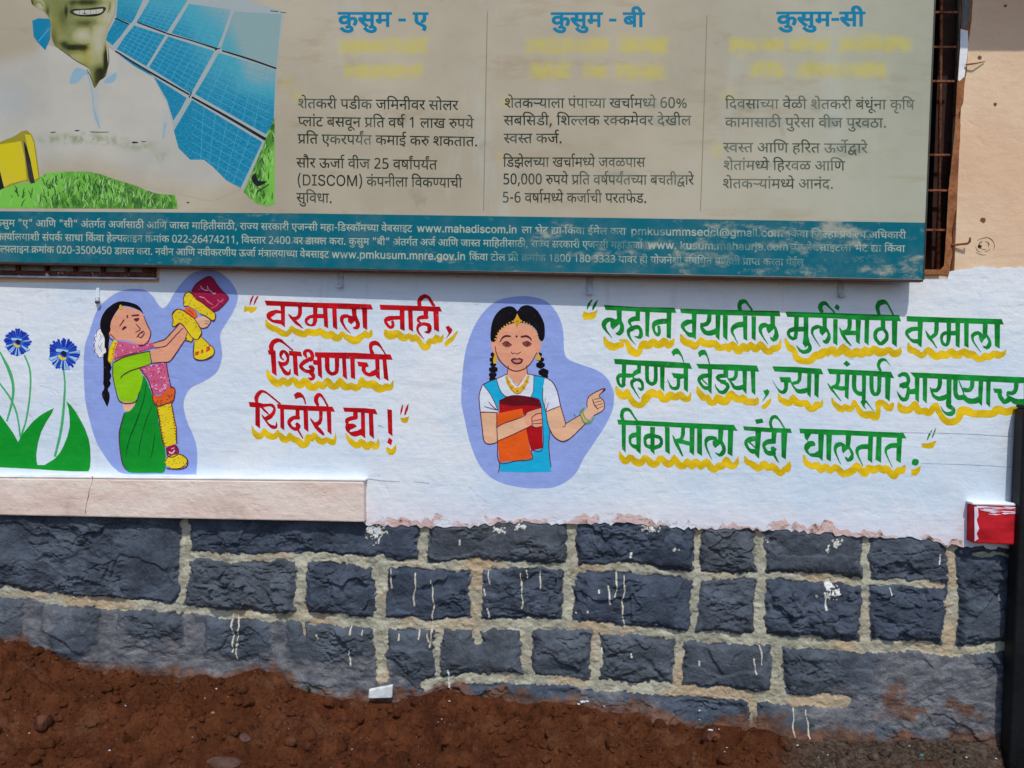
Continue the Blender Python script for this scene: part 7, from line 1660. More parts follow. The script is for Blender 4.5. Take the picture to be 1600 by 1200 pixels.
"127,-48 110,-47 94,-45 79,-41 66,-35 54,-28 44,-19 35,-9 28,3 22,16 18,31 16,47 15,64 16,81 18,97 22,111 28,124 35,136 44,146 54,155 66,162 79,168 93,172 108,175 125,176 141,175 156,172 169,167 181,161 192,154 201,145 209,136 215,125 220,114 224,102 226,90 227,78 226,65 225,52 223,39 220,28 214,18 207,10 197,5 185,4 178,4 171,6 164,8 158,12 153,17 151,24 150,24 145,17 139,10 129,6 117,5 102,7 89,13 80,22 73,34 69,49 67,65 69,81 74,95 82,106 92,115 104,121 118,123 129,121 137,118 144,114 149,109 150,109 150,120 169,120 169,39 170,32 173,26 178,22 185,21 193,22 199,27 203,35 205,46 207,60 207,78 206,93 202,108 198,117 193,125 187,133 179,140 171,146 161,151 150,155 137,157 124,158 111,157 98,155 87,152 76,147 67,140 59,133 52,124 46,114 41,103 38,91 36,78 35,63 36,49 38,36 41,23 46,13 52,2 59,-6 67,-13 77,-20 88,-24 100,-28 114,-30 128,-31 138,-30 147,-29 156,-27 164,-25 170,-23 175,-21 180,-38 174,-41 166,-43 157,-45 147,-47 137,-48;117,23 128,24 137,28 143,34 147,42 150,53 151,66 150,79 147,89 142,96 136,101 128,103 118,104 109,103 101,99 95,93 90,85 87,76 86,66 87,55 89,45 93,36 99,29 107,25",
"75,-54 60,-53 48,-50 38,-46 30,-40 23,-33 18,-26 36,-15 40,-19 44,-23 49,-28 55,-31 64,-34 75,-35 89,-33 102,-27 109,-17 112,-2 112,25 110,25 107,21 103,16 98,11 91,6 82,3 70,2 55,4 41,10 33,16 26,24 20,33 16,43 14,55 13,69 14,82 16,95 20,106 26,115 33,123 41,130 55,136 71,138 83,137 92,134 99,129 104,124 108,119 111,115 113,115 113,136 134,136 134,-4 132,-20 126,-32 117,-42 105,-49 90,-53;74,22 85,23 95,27 102,34 108,44 111,55 112,69 111,83 108,95 103,105 95,112 86,117 74,119 62,117 52,112 45,104 39,94 36,82 35,69 36,56 39,45 45,35 52,28 62,23",
"22,138 0,138 0,156 20,156 17,161 15,167 14,174 13,181 15,193 21,204 31,212 44,219 60,223 78,224 100,223 121,220 140,215 158,208 175,200 190,190 204,179 217,167 228,154 206,154 188,169 169,182 149,193 128,200 107,205 84,206 69,205 56,203 46,199 37,190 34,177 34,171 36,165 38,160 41,156 68,156 68,138 42,138 42,0 22,0",
"12,13 44,32 31,37 21,45 14,57 12,72 13,85 18,96 25,104 35,111 47,115 61,116 67,116 74,115 80,114 85,114 83,95 79,96 73,97 67,98 62,98 49,96 40,91 34,83 32,73 34,61 39,53 48,49 57,47 67,48 77,52 85,58 93,65 93,138 0,138 0,156 194,156 194,138 113,138 113,88 119,93 126,96 134,99 142,100 157,97 169,89 176,77 179,60 178,48 175,35 170,22 163,10 145,20 150,29 155,38 158,49 159,59 158,70 154,77 148,81 140,82 134,81 127,78 120,72 113,64 113,0 93,0 93,43 91,42 88,40 86,38 83,36 23,-3",
"85,40 3,40 3,60 84,180 107,180 107,60 133,60 133,40 107,40 107,0 85,0;85,60 85,104 85,113 86,123 86,133 86,142 87,150 87,156 86,156 84,151 81,145 78,139 75,134 24,60",
"103,158 11,158 11,178 126,178 126,161 58,0 34,0",
"19,0 19,136 41,136 41,115 42,115 47,125 55,132 66,137 77,138 80,138 83,138 86,138 89,138 89,116 87,116 84,117 80,117 75,117 66,116 58,113 51,108 46,102 42,94 41,85 41,0",
"19,136 41,136 41,-10 40,-22 37,-32 31,-40 23,-46 13,-50 1,-51 -3,-51 -3,-31 1,-31 9,-29 15,-25 18,-19 19,-10;30,159 24,160 20,163 16,168 15,173 16,179 20,184 24,187 30,188 36,187 41,184 45,179 46,173 45,168 41,163 36,160",
"57,-2 44,-2 32,0 21,3 10,7 10,28 21,23 33,19 45,17 57,16 70,17 81,20 90,26 97,37 100,52 97,66 88,76 78,80 67,82 54,83 37,83 37,102 54,102 71,104 84,111 92,122 94,135 92,147 86,155 76,160 64,162 52,161 41,158 31,153 22,148 11,163 21,170 34,176 48,180 64,181 80,180 93,175 104,168 111,160 116,149 117,137 115,121 107,108 99,102 89,97 79,94 79,93 92,91 103,86 112,80 118,72 122,62 123,51 121,36 116,23 107,12 94,4 77,-1",
"32,16 20,33 82,70 72,82 63,89 55,94 45,95 38,94 31,93 23,90 14,86 7,104 15,108 24,111 34,113 45,114 54,113 63,111 71,107 78,101 87,92 96,82 96,138 0,138 0,156 142,156 142,138 116,138 116,0 96,0 96,58",
"59,0 7,136 31,136 60,56 64,43 68,30 71,18 74,6 66,6 70,18 73,30 77,43 81,56 110,136 134,136 82,0",
"11,13 51,38 40,42 31,50 26,57 22,66 20,76 20,88 20,138 0,138 0,156 196,156 196,138 115,138 115,87 122,93 128,96 136,99 144,100 159,97 171,89 179,77 181,60 180,48 178,35 172,22 165,10 147,20 153,29 157,38 160,49 161,59 160,70 156,77 150,81 142,82 134,81 124,74 115,64 115,0 95,0 95,48 94,48 93,47 23,-3;40,138 40,90 40,78 42,70 44,65 47,60 53,56 62,54 72,55 80,58 88,63 95,70 95,138",
"22,138 0,138 0,156 20,156 -3,183 -28,201 -55,206 -69,204 -80,199 -87,190 -89,179 -89,172 -86,165 -84,159 -80,154 -102,154 -105,160 -107,167 -109,174 -110,182 -108,194 -103,204 -96,212 -86,219 -73,223 -58,224 -38,222 -18,216 -1,206 14,192 29,175 41,156 68,156 68,138 42,138 42,0 22,0",
"69,-2 53,-1 39,3 28,10 20,20 15,32 13,46 16,62 23,75 30,82 39,88 48,94 36,102 27,112 21,124 19,138 20,152 26,162 34,171 44,176 56,180 69,181 82,180 94,176 104,171 112,162 118,152 119,138 117,124 110,112 104,105 96,99 87,94 97,89 105,83 113,76 120,67 124,58 125,46 123,32 118,20 109,11 98,4 85,-1;69,104 80,110 89,117 95,126 98,138 96,148 90,156 81,161 69,163 57,161 48,156 42,148 40,138 43,125 49,117 58,110;68,16 84,18 94,24 101,34 103,46 101,57 94,67 87,73 77,79 66,85 52,77 43,68 37,58 35,45 37,33 43,24 53,18",
]
LINES = [
('h1', 528.5, 19.5, 668, 20, 21.5, 38, 862, '0,0 1,135 2,190 1,360 3,360 4,574 5,724'),
('h2', 861.5, 20, 1006.5, 20, 21.5, 38, 932, '0,0 1,135 2,190 1,360 3,360 4,574 6,724 7,867'),
('h3', 1214, 19, 1351, 19, 21.5, 38, 828, '0,0 1,135 2,190 1,360 3,360 4,509 2,594 7,763'),
('c1', 465, 154.3, 716, 157.5, 14.6, 0, 2756, '8,0 9,170 10,170 0,312 11,503 7,605 12,735 13,877 7,1021 0,1086 14,1342 15,1527 3,1592 16,1741 7,1880 17,1945 11,2084 2,2251 18,2420 19,2485 11,2654'),
('c1', 465.5, 182.5, 740, 186, 14.6, 0, 3054, '20,0 19,77 21,246 22,311 23,311 6,502 2,645 17,814 24,953 16,953 25,1157 26,1299 10,1364 17,1571 27,1710 28,1854 29,1920 19,2122 21,2292 30,2356 31,2626 12,2767 32,2909 9,3054'),
('c1', 465, 209.6, 747, 214, 14.6, 0, 3106, '25,0 26,142 10,207 5,414 0,552 11,743 12,845 32,987 33,1132 10,1132 0,1340 3,1530 21,1680 34,1744 0,1932 31,2123 8,2328 0,2498 10,2689 21,2832 10,2896 35,3039'),
('c1', 463, 247, 683, 250.5, 14.6, 0, 2480, '2,0 36,169 11,234 37,401 14,592 21,778 28,842 17,908 7,1046 14,1111 38,1362 39,1500 17,1702 27,1841 21,1986 33,2050 12,2050 32,2192 33,2338 10,2338'),
('c1', 464, 275, 722, 278.5, 14.6, 0, 3072, '40,0 41,88 42,269 43,379 44,540 45,722 46,913 47,1139 0,1293 22,1428 12,1483 16,1625 7,1764 19,1829 21,1998 26,2128 17,2193 0,2332 48,2522 32,2639 21,2784 49,2849 7,3007'),
('c1', 463, 301.6, 519.5, 302.6, 14.6, 0, 658, '2,0 1,169 26,169 17,234 50,373 21,526 35,591'),
('c2', 788, 153.8, 1074, 154, 14.6, 0, 3194, '8,0 9,170 10,170 0,312 51,503 32,603 21,748 19,812 21,982 12,1112 22,1254 12,1254 21,1396 52,1460 32,1560 21,1704 30,1834 49,2039 21,2197 28,2262 3,2262 53,2412 32,2502 9,2647 54,2712 55,2850 56,2988'),
('c2', 787, 181, 1080, 181, 14.6, 0, 3139, '2,0 6,169 57,312 2,376 13,546 7,690 58,754 57,886 8,951 59,1121 19,1246 0,1416 11,1671 60,1774 0,1924 3,2115 9,2264 17,2264 11,2403 61,2570 9,2687 30,2700 7,2905 19,2970'),
('c2', 787, 209, 879, 209, 14.6, 0, 984, '62,0 17,97 62,236 10,334 0,541 14,732 28,917 35,917'),
('c2', 786, 246, 1008, 246.5, 14.6, 0, 2709, '26,0 13,65 63,209 9,398 19,398 52,568 32,666 21,812 30,941 49,1146 21,1304 28,1369 3,1369 53,1518 32,1609 9,1754 14,1819 17,2004 64,2144 12,2334 21,2476 2,2540'),
('c2', 785.5, 273.3, 1084, 274, 14.6, 0, 3645, '39,0 55,138 58,276 55,342 55,480 55,618 31,821 12,962 32,1104 9,1248 25,1314 26,1456 10,1520 17,1728 27,1867 28,2011 12,2011 32,2153 33,2298 10,2298 52,2441 32,2540 21,2685 6,2814 49,2957 10,3116 7,3258 65,3323 21,3478 11,3543 9,3645'),
('c2', 784.5, 301.7, 1011, 302.4, 14.6, 0, 2744, '39,0 4,138 54,223 17,426 27,564 21,709 28,774 3,774 53,923 32,1014 9,1159 0,1224 14,1414 21,1600 28,1664 49,1664 7,1823 12,1953 11,2095 10,2197 66,2340 9,2477 13,2532 35,2676'),
('c3', 1133, 155, 1429, 156.5, 14.4, 0, 3100, '67,0 61,65 17,195 2,334 21,503 52,568 32,666 21,812 17,941 9,1080 64,1080 68,1270 8,1400 9,1570 10,1570 0,1712 11,1903 7,2005 6,2135 22,2278 50,2278 24,2432 22,2432 16,2432 21,2570 0,2700 69,2835 26,2890 27,2955'),
('c3', 1133, 184, 1386, 185, 14.4, 0, 2638, '0,0 21,190 3,255 21,405 2,470 21,638 70,703 71,850 12,979 1,1121 11,1121 9,1224 2,1224 21,1392 17,1522 7,1661 14,1726 12,1976 1,2118 11,2118 17,2221 70,2360 21,2506 35,2571'),
('c3', 1130, 223.3, 1355.6, 224.6, 14.4, 0, 2313, '62,0 17,97 62,236 10,334 72,541 73,797 74,862 75,1107 76,1240 11,1305 10,1407 37,1614 14,1806 77,1991 65,1991 21,2146 11,2211 9,2313'),
('c3', 1130, 251, 1320, 252, 14.4, 0, 2022, '8,0 9,170 10,170 21,312 22,377 3,377 53,527 32,617 9,762 26,827 75,892 11,1025 17,1127 64,1266 72,1521 73,1777 74,1842'),
('c3', 1129, 279.6, 1303, 280.6, 14.4, 0, 1854, '8,0 9,170 10,170 0,312 51,503 32,603 21,748 22,812 3,812 53,962 32,1052 9,1198 72,1262 16,1518 22,1657 61,1657 35,1787'),
('strip', -9, 343.3, 644, 352.1, 10.2, 0, 10366, '0,0 1,135 2,190 1,360 3,360 78,574 5,700 78,838 72,1028 73,1284 74,1349 78,1594 2,1720 7,1889 78,1954 79,2144 22,2335 10,2335 80,2478 28,2618 10,2618 79,2826 14,3017 21,3202 28,3267 2,3267 21,3436 70,3501 71,3647 72,3777 73,4033 74,4098 14,4343 21,4529 62,4594 10,4691 3,4898 21,5048 26,5112 75,5177 10,5310 7,5452 2,5517 21,5686 70,5751 71,5897 58,5962 11,6094 21,6196 81,6261 32,6404 2,6614 11,6783 0,6885 21,7076 11,7140 7,7243 5,7372 14,7511 82,7696 2,7786 7,7955 3,8084 75,8234 21,8367 4,8432 26,8516 13,8581 62,8726 0,8823 83,9013 3,9078 52,9228 32,9326 21,9472 17,9601 9,9740 6,9740 2,9883 21,10052 84,10117 23,10240'),
('strip', 651, 352.2, 808, 354.3, 10.2, 22, 2461, '85,0 85,205 85,409 35,614 86,681 87,900 88,1040 87,1188 89,1328 90,1481 91,1542 92,1674 93,1817 86,1967 35,2186 90,2253 94,2313'),
('strip', 815, 354.4, 978, 356.6, 10.2, 0, 2355, '19,0 21,170 95,299 9,475 23,475 96,666 21,837 97,967 0,1032 98,1222 17,1222 21,1361 34,1491 3,1614 9,1763 19,1763 0,1998 11,2188 21,2290'),
('strip', 985.5, 356.7, 1224, 359.9, 10.2, 22, 3480, '99,0 86,153 100,372 101,509 91,657 101,789 86,937 86,1156 91,1375 102,1507 89,1653 92,1806 103,1948 104,2017 105,2259 86,2412 87,2631 90,2771 103,2832 35,2901 92,2968 93,3111 86,3261'),
('strip', 1231, 360.0, 1415.5, 362.5, 10.2, 0, 2658, '97,0 0,65 98,255 17,255 21,394 106,524 14,589 59,774 75,899 21,1032 25,1162 0,1304 59,1494 12,1619 79,1826 15,2017 50,2082 0,2236 21,2426 11,2491 7,2593'),
('strip', -6, 364.9, 1004, 378.2, 10.2, 0, 16097, '0,0 21,190 32,255 21,400 28,465 19,465 32,634 21,780 8,844 7,1014 2,1144 22,1313 12,1313 0,1455 28,1590 2,1710 21,1880 50,1944 21,2098 97,2228 0,2292 98,2483 17,2483 21,2622 75,2752 9,2884 59,2884 12,3010 19,3152 21,3321 84,3386 16,3508 107,3712 3,3903 21,4052 22,4117 0,4117 55,4372 38,4510 38,4648 4,4786 38,4871 54,5008 108,5146 109,5284 108,5422 38,5560 29,5697 29,5835 58,5973 26,6105 17,6170 62,6308 10,6406 21,6548 11,6613 38,6780 108,6918 55,7056 55,7194 17,7396 11,7535 13,7702 21,7847 32,7912 19,8056 0,8291 11,8482 21,8584 35,8648 0,8780 1,8916 2,8971 1,9140 3,9140 78,9354 6,9480 7,9623 78,9688 79,9878 22,10069 10,10069 80,10212 28,10352 10,10352 79,10560 14,10751 28,10936 72,11001 73,11257 74,11322 14,11568 21,11753 62,11818 10,11915 3,12122 21,12272 26,12337 75,12402 10,12534 7,12677 2,12742 21,12910 70,12975 71,13122 58,13186 11,13318 21,13420 81,13485 32,13628 2,13838 11,14007 0,14110 21,14300 11,14365 7,14467 5,14597 14,14735 82,14920 2,15010 7,15179 3,15309 75,15458 21,15591 37,15656 14,15847 21,16032 28,16097'),
('strip', 1012, 378.3, 1232, 381.2, 10.2, 22, 3266, '85,0 85,205 85,409 35,614 100,746 101,883 91,1031 101,1163 86,1311 35,1530 86,1597 87,1816 88,1956 87,2104 101,2244 110,2392 111,2486 87,2547 35,2687 92,2754 93,2897 86,3047'),
('strip', 1233, 381.2, 1414, 383.6, 10.2, 0, 2564, '52,0 32,99 21,244 17,374 9,513 6,513 2,656 21,824 84,889 23,1012 19,1138 21,1308 95,1437 9,1613 23,1613 96,1804 21,1975 97,2105 0,2170 98,2360 17,2360 21,2499'),
('strip', -8, 383.9, 514, 392.6, 10.2, 0, 8806, '75,0 9,133 59,133 12,258 19,400 21,569 84,634 16,757 107,960 3,1151 21,1300 22,1365 0,1365 55,1621 38,1758 55,1896 4,2034 112,2119 39,2257 55,2394 55,2532 108,2670 39,2808 55,2946 13,3148 21,3292 32,3357 19,3502 0,3737 11,3927 21,4030 35,4094 16,4226 17,4365 7,4504 16,4569 72,4772 73,5028 74,5093 16,5339 17,5478 7,5616 0,5681 11,5872 74,5974 7,6155 32,6220 37,6430 14,6621 21,6806 28,6871 3,6936 22,7086 113,7086 21,7224 19,7288 32,7458 21,7603 52,7668 32,7766 21,7912 17,8041 9,8180 6,8180 2,8323 21,8492 84,8557 23,8680'),
('strip', 518, 392.7, 727.5, 396.2, 10.2, 22, 3296, '85,0 85,205 85,409 35,614 99,681 86,834 100,1053 101,1190 91,1338 101,1470 86,1618 35,1837 86,1904 94,2123 110,2270 102,2364 35,2510 105,2577 93,2731 114,2880 35,3021 90,3088 94,3148'),
('strip', 733, 396.3, 1256, 405.0, 10.2, 0, 8170, '97,0 0,65 98,255 17,255 21,394 23,524 18,650 19,715 115,949 116,1142 107,1272 3,1462 21,1612 22,1676 0,1676 29,1932 117,2070 55,2208 55,2345 29,2548 117,2686 55,2824 112,3026 112,3164 112,3302 112,3440 32,3642 21,3787 17,3852 11,3991 75,4158 7,4291 32,4421 18,4566 14,4630 16,4816 9,4955 8,4955 7,5125 2,5254 22,5424 6,5424 22,5566 15,5566 50,5631 10,5785 3,5992 21,6142 26,6206 75,6271 10,6404 7,6546 25,6676 21,6818 20,6883 10,6960 0,7168 11,7358 10,7460 21,7603 32,7732 9,7878 34,7878 19,8000'),
]
GL = [[np.array([[float(v) for v in p.split(',')] for p in c.split()]) for c in g.split(';')] if g else [] for g in GLYPHS]
def embolden(c, w):
    """moves an outline outwards by w (outer outlines run clockwise, holes anticlockwise)"""
    a, b = np.roll(c, 1, 0), np.roll(c, -1, 0)
    e1, e2 = c - a, b - c
    e1 /= np.maximum(np.hypot(e1[:, 0], e1[:, 1]), 1e-6)[:, None]
    e2 /= np.maximum(np.hypot(e2[:, 0], e2[:, 1]), 1e-6)[:, None]
    n = np.stack((-e1[:, 1] - e2[:, 1], e1[:, 0] + e2[:, 0]), 1)
    l = np.maximum(np.hypot(n[:, 0], n[:, 1]), .7)[:, None]
    return c + n / l * w
def text_polys(rows):
    out = []
    for key, x0, y0, x1, y1, h, bold, adv, s in rows:
        sy = h / 156.0
        sx = (x1 - x0) / adv
        for it in s.split():
            w = [int(k) for k in it.split(',')]
            gx, gy = w[1], (w[2] if len(w) > 2 else 0)
            for c in GL[w[0]]:
                cc = embolden(c, (bold * 1.9 or 18) / 4.0 * .5)
                xx = (cc[:, 0] + gx) * sx + x0
                top = y0 + (y1 - y0) * (xx - x0) / (x1 - x0)
                out.append(np.stack((xx, top + h - (cc[:, 1] + gy) * sy), 1))
    return out
def lines(key):
    return [r for r in LINES if r[0] == key]
pic_layer = .0002
strip_px = [(-300, 325), (0, 330), (480, 333.5), (960, 340.5), (1446, 348), (1442.2, 436.4), (960, 427), (480, 418.5), (0, 410), (-300, 404.5)]
strip = flat('info_strip', [np.array([(x if x > -250 else -258, y) for x, y in strip_px])], M_TEAL, board, on(.00015), wob=0)
for r in lines('strip'):
    flat('lettering', text_polys([r]), M_STRIPTEXT, strip, on(.0003), glyphs=True, wob=0)
for k in ('h1', 'h2', 'h3'):
    flat('heading', text_polys(lines(k)), M_HEADING, board, on(pic_layer), glyphs=True, wob=0)
for k in ('c1', 'c2', 'c3'):
    pg = part('paragraph', board)
    for r in lines(k):
        flat('text_line', text_polys([r]), M_TEXT, pg, on(pic_layer), glyphs=True, wob=0)
flat('rule', parse('S 761.5,18,1.3 758.6,170,1.5 755.5,330,1.2'), M_RULE, board, on(pic_layer), wob=0)
flat('rule', parse('S 1104.5,24,1.2 1100,170,1.4 1094.5,330,1.2'), M_RULE, board, on(pic_layer), wob=0)
# ------------------------------------------------------------------ ground
_cw = at_many(CONTACT, 0.0)
def ground_z(x, y):
    d = np.maximum(-y, 0)
    zc = np.interp(x, _cw[:, 0], _cw[:, 2])
    low = -.055
    soft = np.interp(x, [-6, -1.9, -.6, .5, 1.0, 6], [.10, .085, .05, .02, -.01, -.03]) + low
    k = np.exp(-(d / .42) ** 2)
    z = soft + (zc - soft) * k
    # heap against the wall is lumpier than the trodden soil
    n = .020 * fbm(x * 3.1, y * 3.1, 3, 3) + .013 * fbm(x * 11, y * 11, 8, 4, .55) + .006 * fbm(x * 42, y * 42, 18, 3, .6)
    f, e1, e2 = facets(x * 14 + .3 * fbm(x * 8, y * 8, 2, 2), y * 14, 9)
    clod = np.clip(.55 - e1, 0, 1) * (_hash(np.floor(x * 5), np.floor(y * 5), 4) > .3)
    f2, g1, g2 = facets(x * 34, y * 34, 19)
    n = n * 1.5 + .044 * clod * (fbm(x * 2.2, y * 2.2, 31, 2) > -.3) + .007 * np.clip(.5 - g1, 0, 1)
    z = z - .075 * smooth01(.015, .07, d) * smooth01(1.50, 1.62, x)
    right = smooth01(.72, 1.0, x)
    fade = 1 / (1 + (d / 3) ** 2)
    return z + n * (1 - .6 * right) * fade * (.35 + .65 * smooth01(0, .05, d))
def spaced(a, b, step, far, grow):
    v = list(np.arange(a, b + step / 2, step))
    s = step
    lo, hi = a, b
    L, H = [], []
    while lo > -far:
        s *= grow
        lo -= s
        L.append(lo)
    s = step
    while hi < far:
        s *= grow
        hi += s
        H.append(hi)
    return np.array(L[::-1] + v + H)
gx = spaced(-2.1, 2.1, .0055, 70, 1.25)
gy = [.02]
s = .0048
while gy[-1] > -90:
    gy.append(gy[-1] - s)
    if gy[-1] < -.72:
        s *= 1.22
gy = np.array(gy)
mx, my = np.meshgrid(gx, gy)
gz = ground_z(mx.ravel(), my.ravel())
idx = np.arange(len(gx) * len(gy)).reshape(len(gy), len(gx))
faces = np.stack((idx[:-1, :-1].ravel(), idx[1:, :-1].ravel(), idx[1:, 1:].ravel(), idx[:-1, 1:].ravel()), 1)
t = NT('red_brown_soil')
n1 = t.noise(9, 6, .65)
c = t.mix(t.ramp(n1, .3, .7), lin((78, 41, 24)), lin((128, 74, 46)))
c = t.mix(t.ramp(t.noise(2.1, 4, .6), .35, .65, 0, .6), c, lin((98, 56, 32)))
c = t.mix(t.ramp(t.noise(90, 4, .7), .60, .72, 0, .6), c, lin((150, 108, 78)))
c = t.mix(t.ramp(t.noise(5.5, 5, .7), .52, .68, 0, .5), c, lin((134, 92, 66)))
c = t.mix(t.ramp(t.noise(30, 5, .75), .42, .32, 0, .75), c, lin((36, 18, 11)))  # dark specks put the shade of small holes into the colour
sx = t.n.new('ShaderNodeSeparateXYZ')
t.put(sx, 0, t.pos)
edge = t.math('ADD', sx.outputs[0], t.math('MULTIPLY', t.math('SUBTRACT', t.noise(3, 4, .6), .5), .8))
grit = t.mix(t.ramp(t.noise(55, 5, .75), .35, .65), lin((62, 52, 44)), lin((122, 108, 94)))
grit = t.mix(t.ramp(t.noise(5, 4, .6), .5, .66, 0, .7), grit, lin((104, 66, 46)))
c = t.mix(t.ramp(edge, .78, 1.06, 0, .9), c, grit)
bh = t.math('ADD', t.noise(60, 6, .7), t.math('MULTIPLY', t.noise(220, 4, .7), .4))
M_SOIL = t.out(c, .95, t.bump(bh, .02, 1.0), .08)
ground = put('ground', np.stack((mx.ravel(), my.ravel(), gz), 1), faces, M_SOIL, smooth=True)
ground['kind'] = 'structure'

def gz1(x, y):
    return float(ground_z(np.array([x]), np.array([y]))[0])
def rock(rad, seed, squash=(1, 1, .7), sub=2, jag=.35):
    bm = bmesh.new()
    bmesh.ops.create_icosphere(bm, subdivisions=sub, radius=1.0)
    rnd = random.Random(seed)
    planes = [(Vector((rnd.gauss(0, 1), rnd.gauss(0, 1), rnd.gauss(0, 1))).normalized(), rnd.uniform(.55, .9)) for _ in range(9)]
    V = []
    for v in bm.verts:
        p = v.co.copy()
        for n, d in planes:
            e = p.dot(n) - d
            if e > 0:
                p -= n * e * (1 - .15)
        p *= 1 + rnd.uniform(-1, 1) * .08 * jag
        V.append((p.x * rad * squash[0], p.y * rad * squash[1], p.z * rad * squash[2]))
    Fc = [tuple(v.index for v in f.verts) for f in bm.faces]
    bm.free()
    return V, Fc
# loose clods and crumbs of the same soil: nobody could count them
clods = MB()
rnd = random.Random(5)
protos = [rock(1, 100 + k, (1, rnd.uniform(.7, 1), rnd.uniform(.55, .85)), 2 if k < 6 else 1) for k in range(14)]
for k in range(7000):
    x = rnd.uniform(-1.95, 1.9)
    d = rnd.random() ** 1.1 * .72 + .004
    if x > .85 and rnd.random() < .5:
        continue
    big = rnd.random()
    r = .0022 + .004 * rnd.random() if big < .84 else (.006 + .008 * rnd.random() if big < .965 else .013 + .016 * rnd.random())
    if d < r * 1.2:
        d += r * 1.2
    V, Fc = protos[rnd.randrange(6)] if r > .007 else protos[rnd.randrange(6, 14)]
    a = rnd.uniform(0, 6.28)
    ca, sa = math.cos(a), math.sin(a)
    z = gz1(x, -d) + r * .22
    clods.add([(x + r * (p[0] * ca - p[1] * sa), -d + r * (p[0] * sa + p[1] * ca), z + r * p[2]) for p in V], Fc)
o = clods.build('soil_clods', M_SOIL)
o['kind'] = 'stuff'
tag(o, 'red brown soil crumbs and clods lying along the wall foot', 'soil clods')

# dry straw and white flecks of lime: stuff
M_STRAW = plain('dry_straw', (124, 96, 62), .8, .2)
straw = MB()
for k in range(70):
    x, d = rnd.uniform(-1.9, 1.5), rnd.uniform(.02, .62)
    L = rnd.uniform(.012, .055)
    a = rnd.uniform(0, math.pi)
    pts = []
    for i in range(4):
        q = (i / 3 - .5) * L
        xx, yy = x + q * math.cos(a) + .2 * L * math.sin(i * 1.1), -d + q * math.sin(a)
        pts.append((xx, yy, gz1(xx, yy) + .003 + rnd.uniform(0, .004)))
    straw.tube(pts, [.0003, .0005, .0005, .0003], 5)
o = straw.build('dry_straw', M_STRAW)
tag(o, 'thin dry straws scattered over the red brown soil', 'straw', kind='stuff')
M_LIME = plain('white_lime_fleck', (208, 210, 212), .8, .3)
fl_ = MB()
flecks = [(65, 1126, 5, 0), (58, 1122, 3, 0), (197, 1103, 2.5, 0), (171, 1173, 2, 0), (338, 1077, 2.6, 0), (320, 1091, 1.6, 0), (86, 1153, 1.6, 0), (300, 1152, 1.6, 0), (686 / 4, 1173, 1.8, 0), (45, 1146, 2, 0),
          (690, 1124, 1.6, 0), (703, 1137, 1.6, 0), (704, 1159, 1.6, 0), (702, 1096, 2.2, 0), (698, 1104, 1.8, 0), (684, 1129, 2, 0), (405, 1120, 2, 0), (550, 1171, 1.6, 0), (910, 1098, 6, 0), (917, 1097, 4, 0), (904, 1101, 3, 0), (944, 1104, 2.6, 0), (932, 1121, 2.4, 0), (1093, 1111, 2.4, 0), (1093, 1125, 2, 0), (1110, 1143, 5, 0), (1104, 1147, 3, 0), (1115, 1150, 2.4, 0), (1123, 1140, 2, 0), (1136, 1169, 2, 0), (1132, 1175, 1.6, 0),
          (1246, 1165, 2.4, 0), (1249, 1170, 2, 0), (1299, 1171, 2.4, 0), (1303, 1174, 2.2, 0), (1293, 1180, 2, 0), (1279, 1184, 1.8, 0), (1421, 1166, 1.6, 0), (1510, 1184, 2.4, 0), (1556, 1186, 2.2, 0), (1454, 1185, 1.4, 0)]
def on_ground(px, py):
    """where the ray through a pixel meets the soil"""
    d = ROTN @ np.array(((px - 800.0) / F, (600.0 - py) / F, -1.0))
    T_ = np.linspace(1.2, 3.2, 700)
    P = CAMN[None] + T_[:, None] * d[None]
    g = ground_z(P[:, 0], P[:, 1])
    k = np.where((P[:, 2] < g) | (P[:, 1] > -.006))[0]
    k = k[0] if len(k) else 650
    return P[k]
for px, py, r, _ in flecks:
    p = on_ground(px, py)
    V, Fc = protos[rnd.randrange(6, 14)]
    rr = r * .0023
    fl_.add([(p[0] + rr * v[0], p[1] + rr * v[1] * .8, p[2] + rr * .3 + rr * v[2] * .7) for v in V], Fc)
for k in range(260):
    x, d = rnd.uniform(-1.9, 1.8), rnd.random() * .6 + .01
    V, Fc = protos[rnd.randrange(6, 14)]
    rr = rnd.uniform(.0008, .0019)
    z = gz1(x, -d) + .001
    fl_.add([(x + rr * v[0], -d + rr * v[1], z + rr * v[2]) for v in V], Fc)
o = fl_.build('lime_flecks', M_LIME)
tag(o, 'white flecks of lime and paint sprinkled over the soil', 'lime flecks', kind='stuff')

# single stones one can point at
t = NT('reddish_stone')
c = t.mix(t.ramp(t.noise(30, 5, .65), .3, .7), lin((70, 38, 28)), lin((112, 70, 54)))
M_RSTONE = t.out(c, .9, t.bump(t.noise(70, 5, .7), .006, 1), .15)
M_GSTONE = plain('greyish_pink_stone', (96, 70, 60), .9, .2, 0, .15, 30, .004)
def stone(px, py, r, squash, seed, mat, label, rot=0.0):
    p = on_ground(px, py)
    V, Fc = rock(r, seed, squash, 3, .3)
    ca, sa = math.cos(rot), math.sin(rot)
    W = [(p[0] + v[0] * ca - v[2] * sa, p[1] + v[1], p[2] + v[0] * sa + v[2] * ca + r * squash[2] * .35) for v in V]
    base = (p[0], p[1], min(w[2] for w in W))
    o = put('stone', W, Fc, mat, origin=base, smooth=False)
    return tag(o, label, 'stone', 'single stones lying in the soil')
stone(66, 1135, .040, (1.0, .8, .8), 11, M_RSTONE, 'red brown fist-sized stone dabbed with a white lime fleck', .4)
stone(382, 1156, .024, (1, .8, .7), 12, M_GSTONE, 'pale pinkish pebble with a flat top in the red soil')
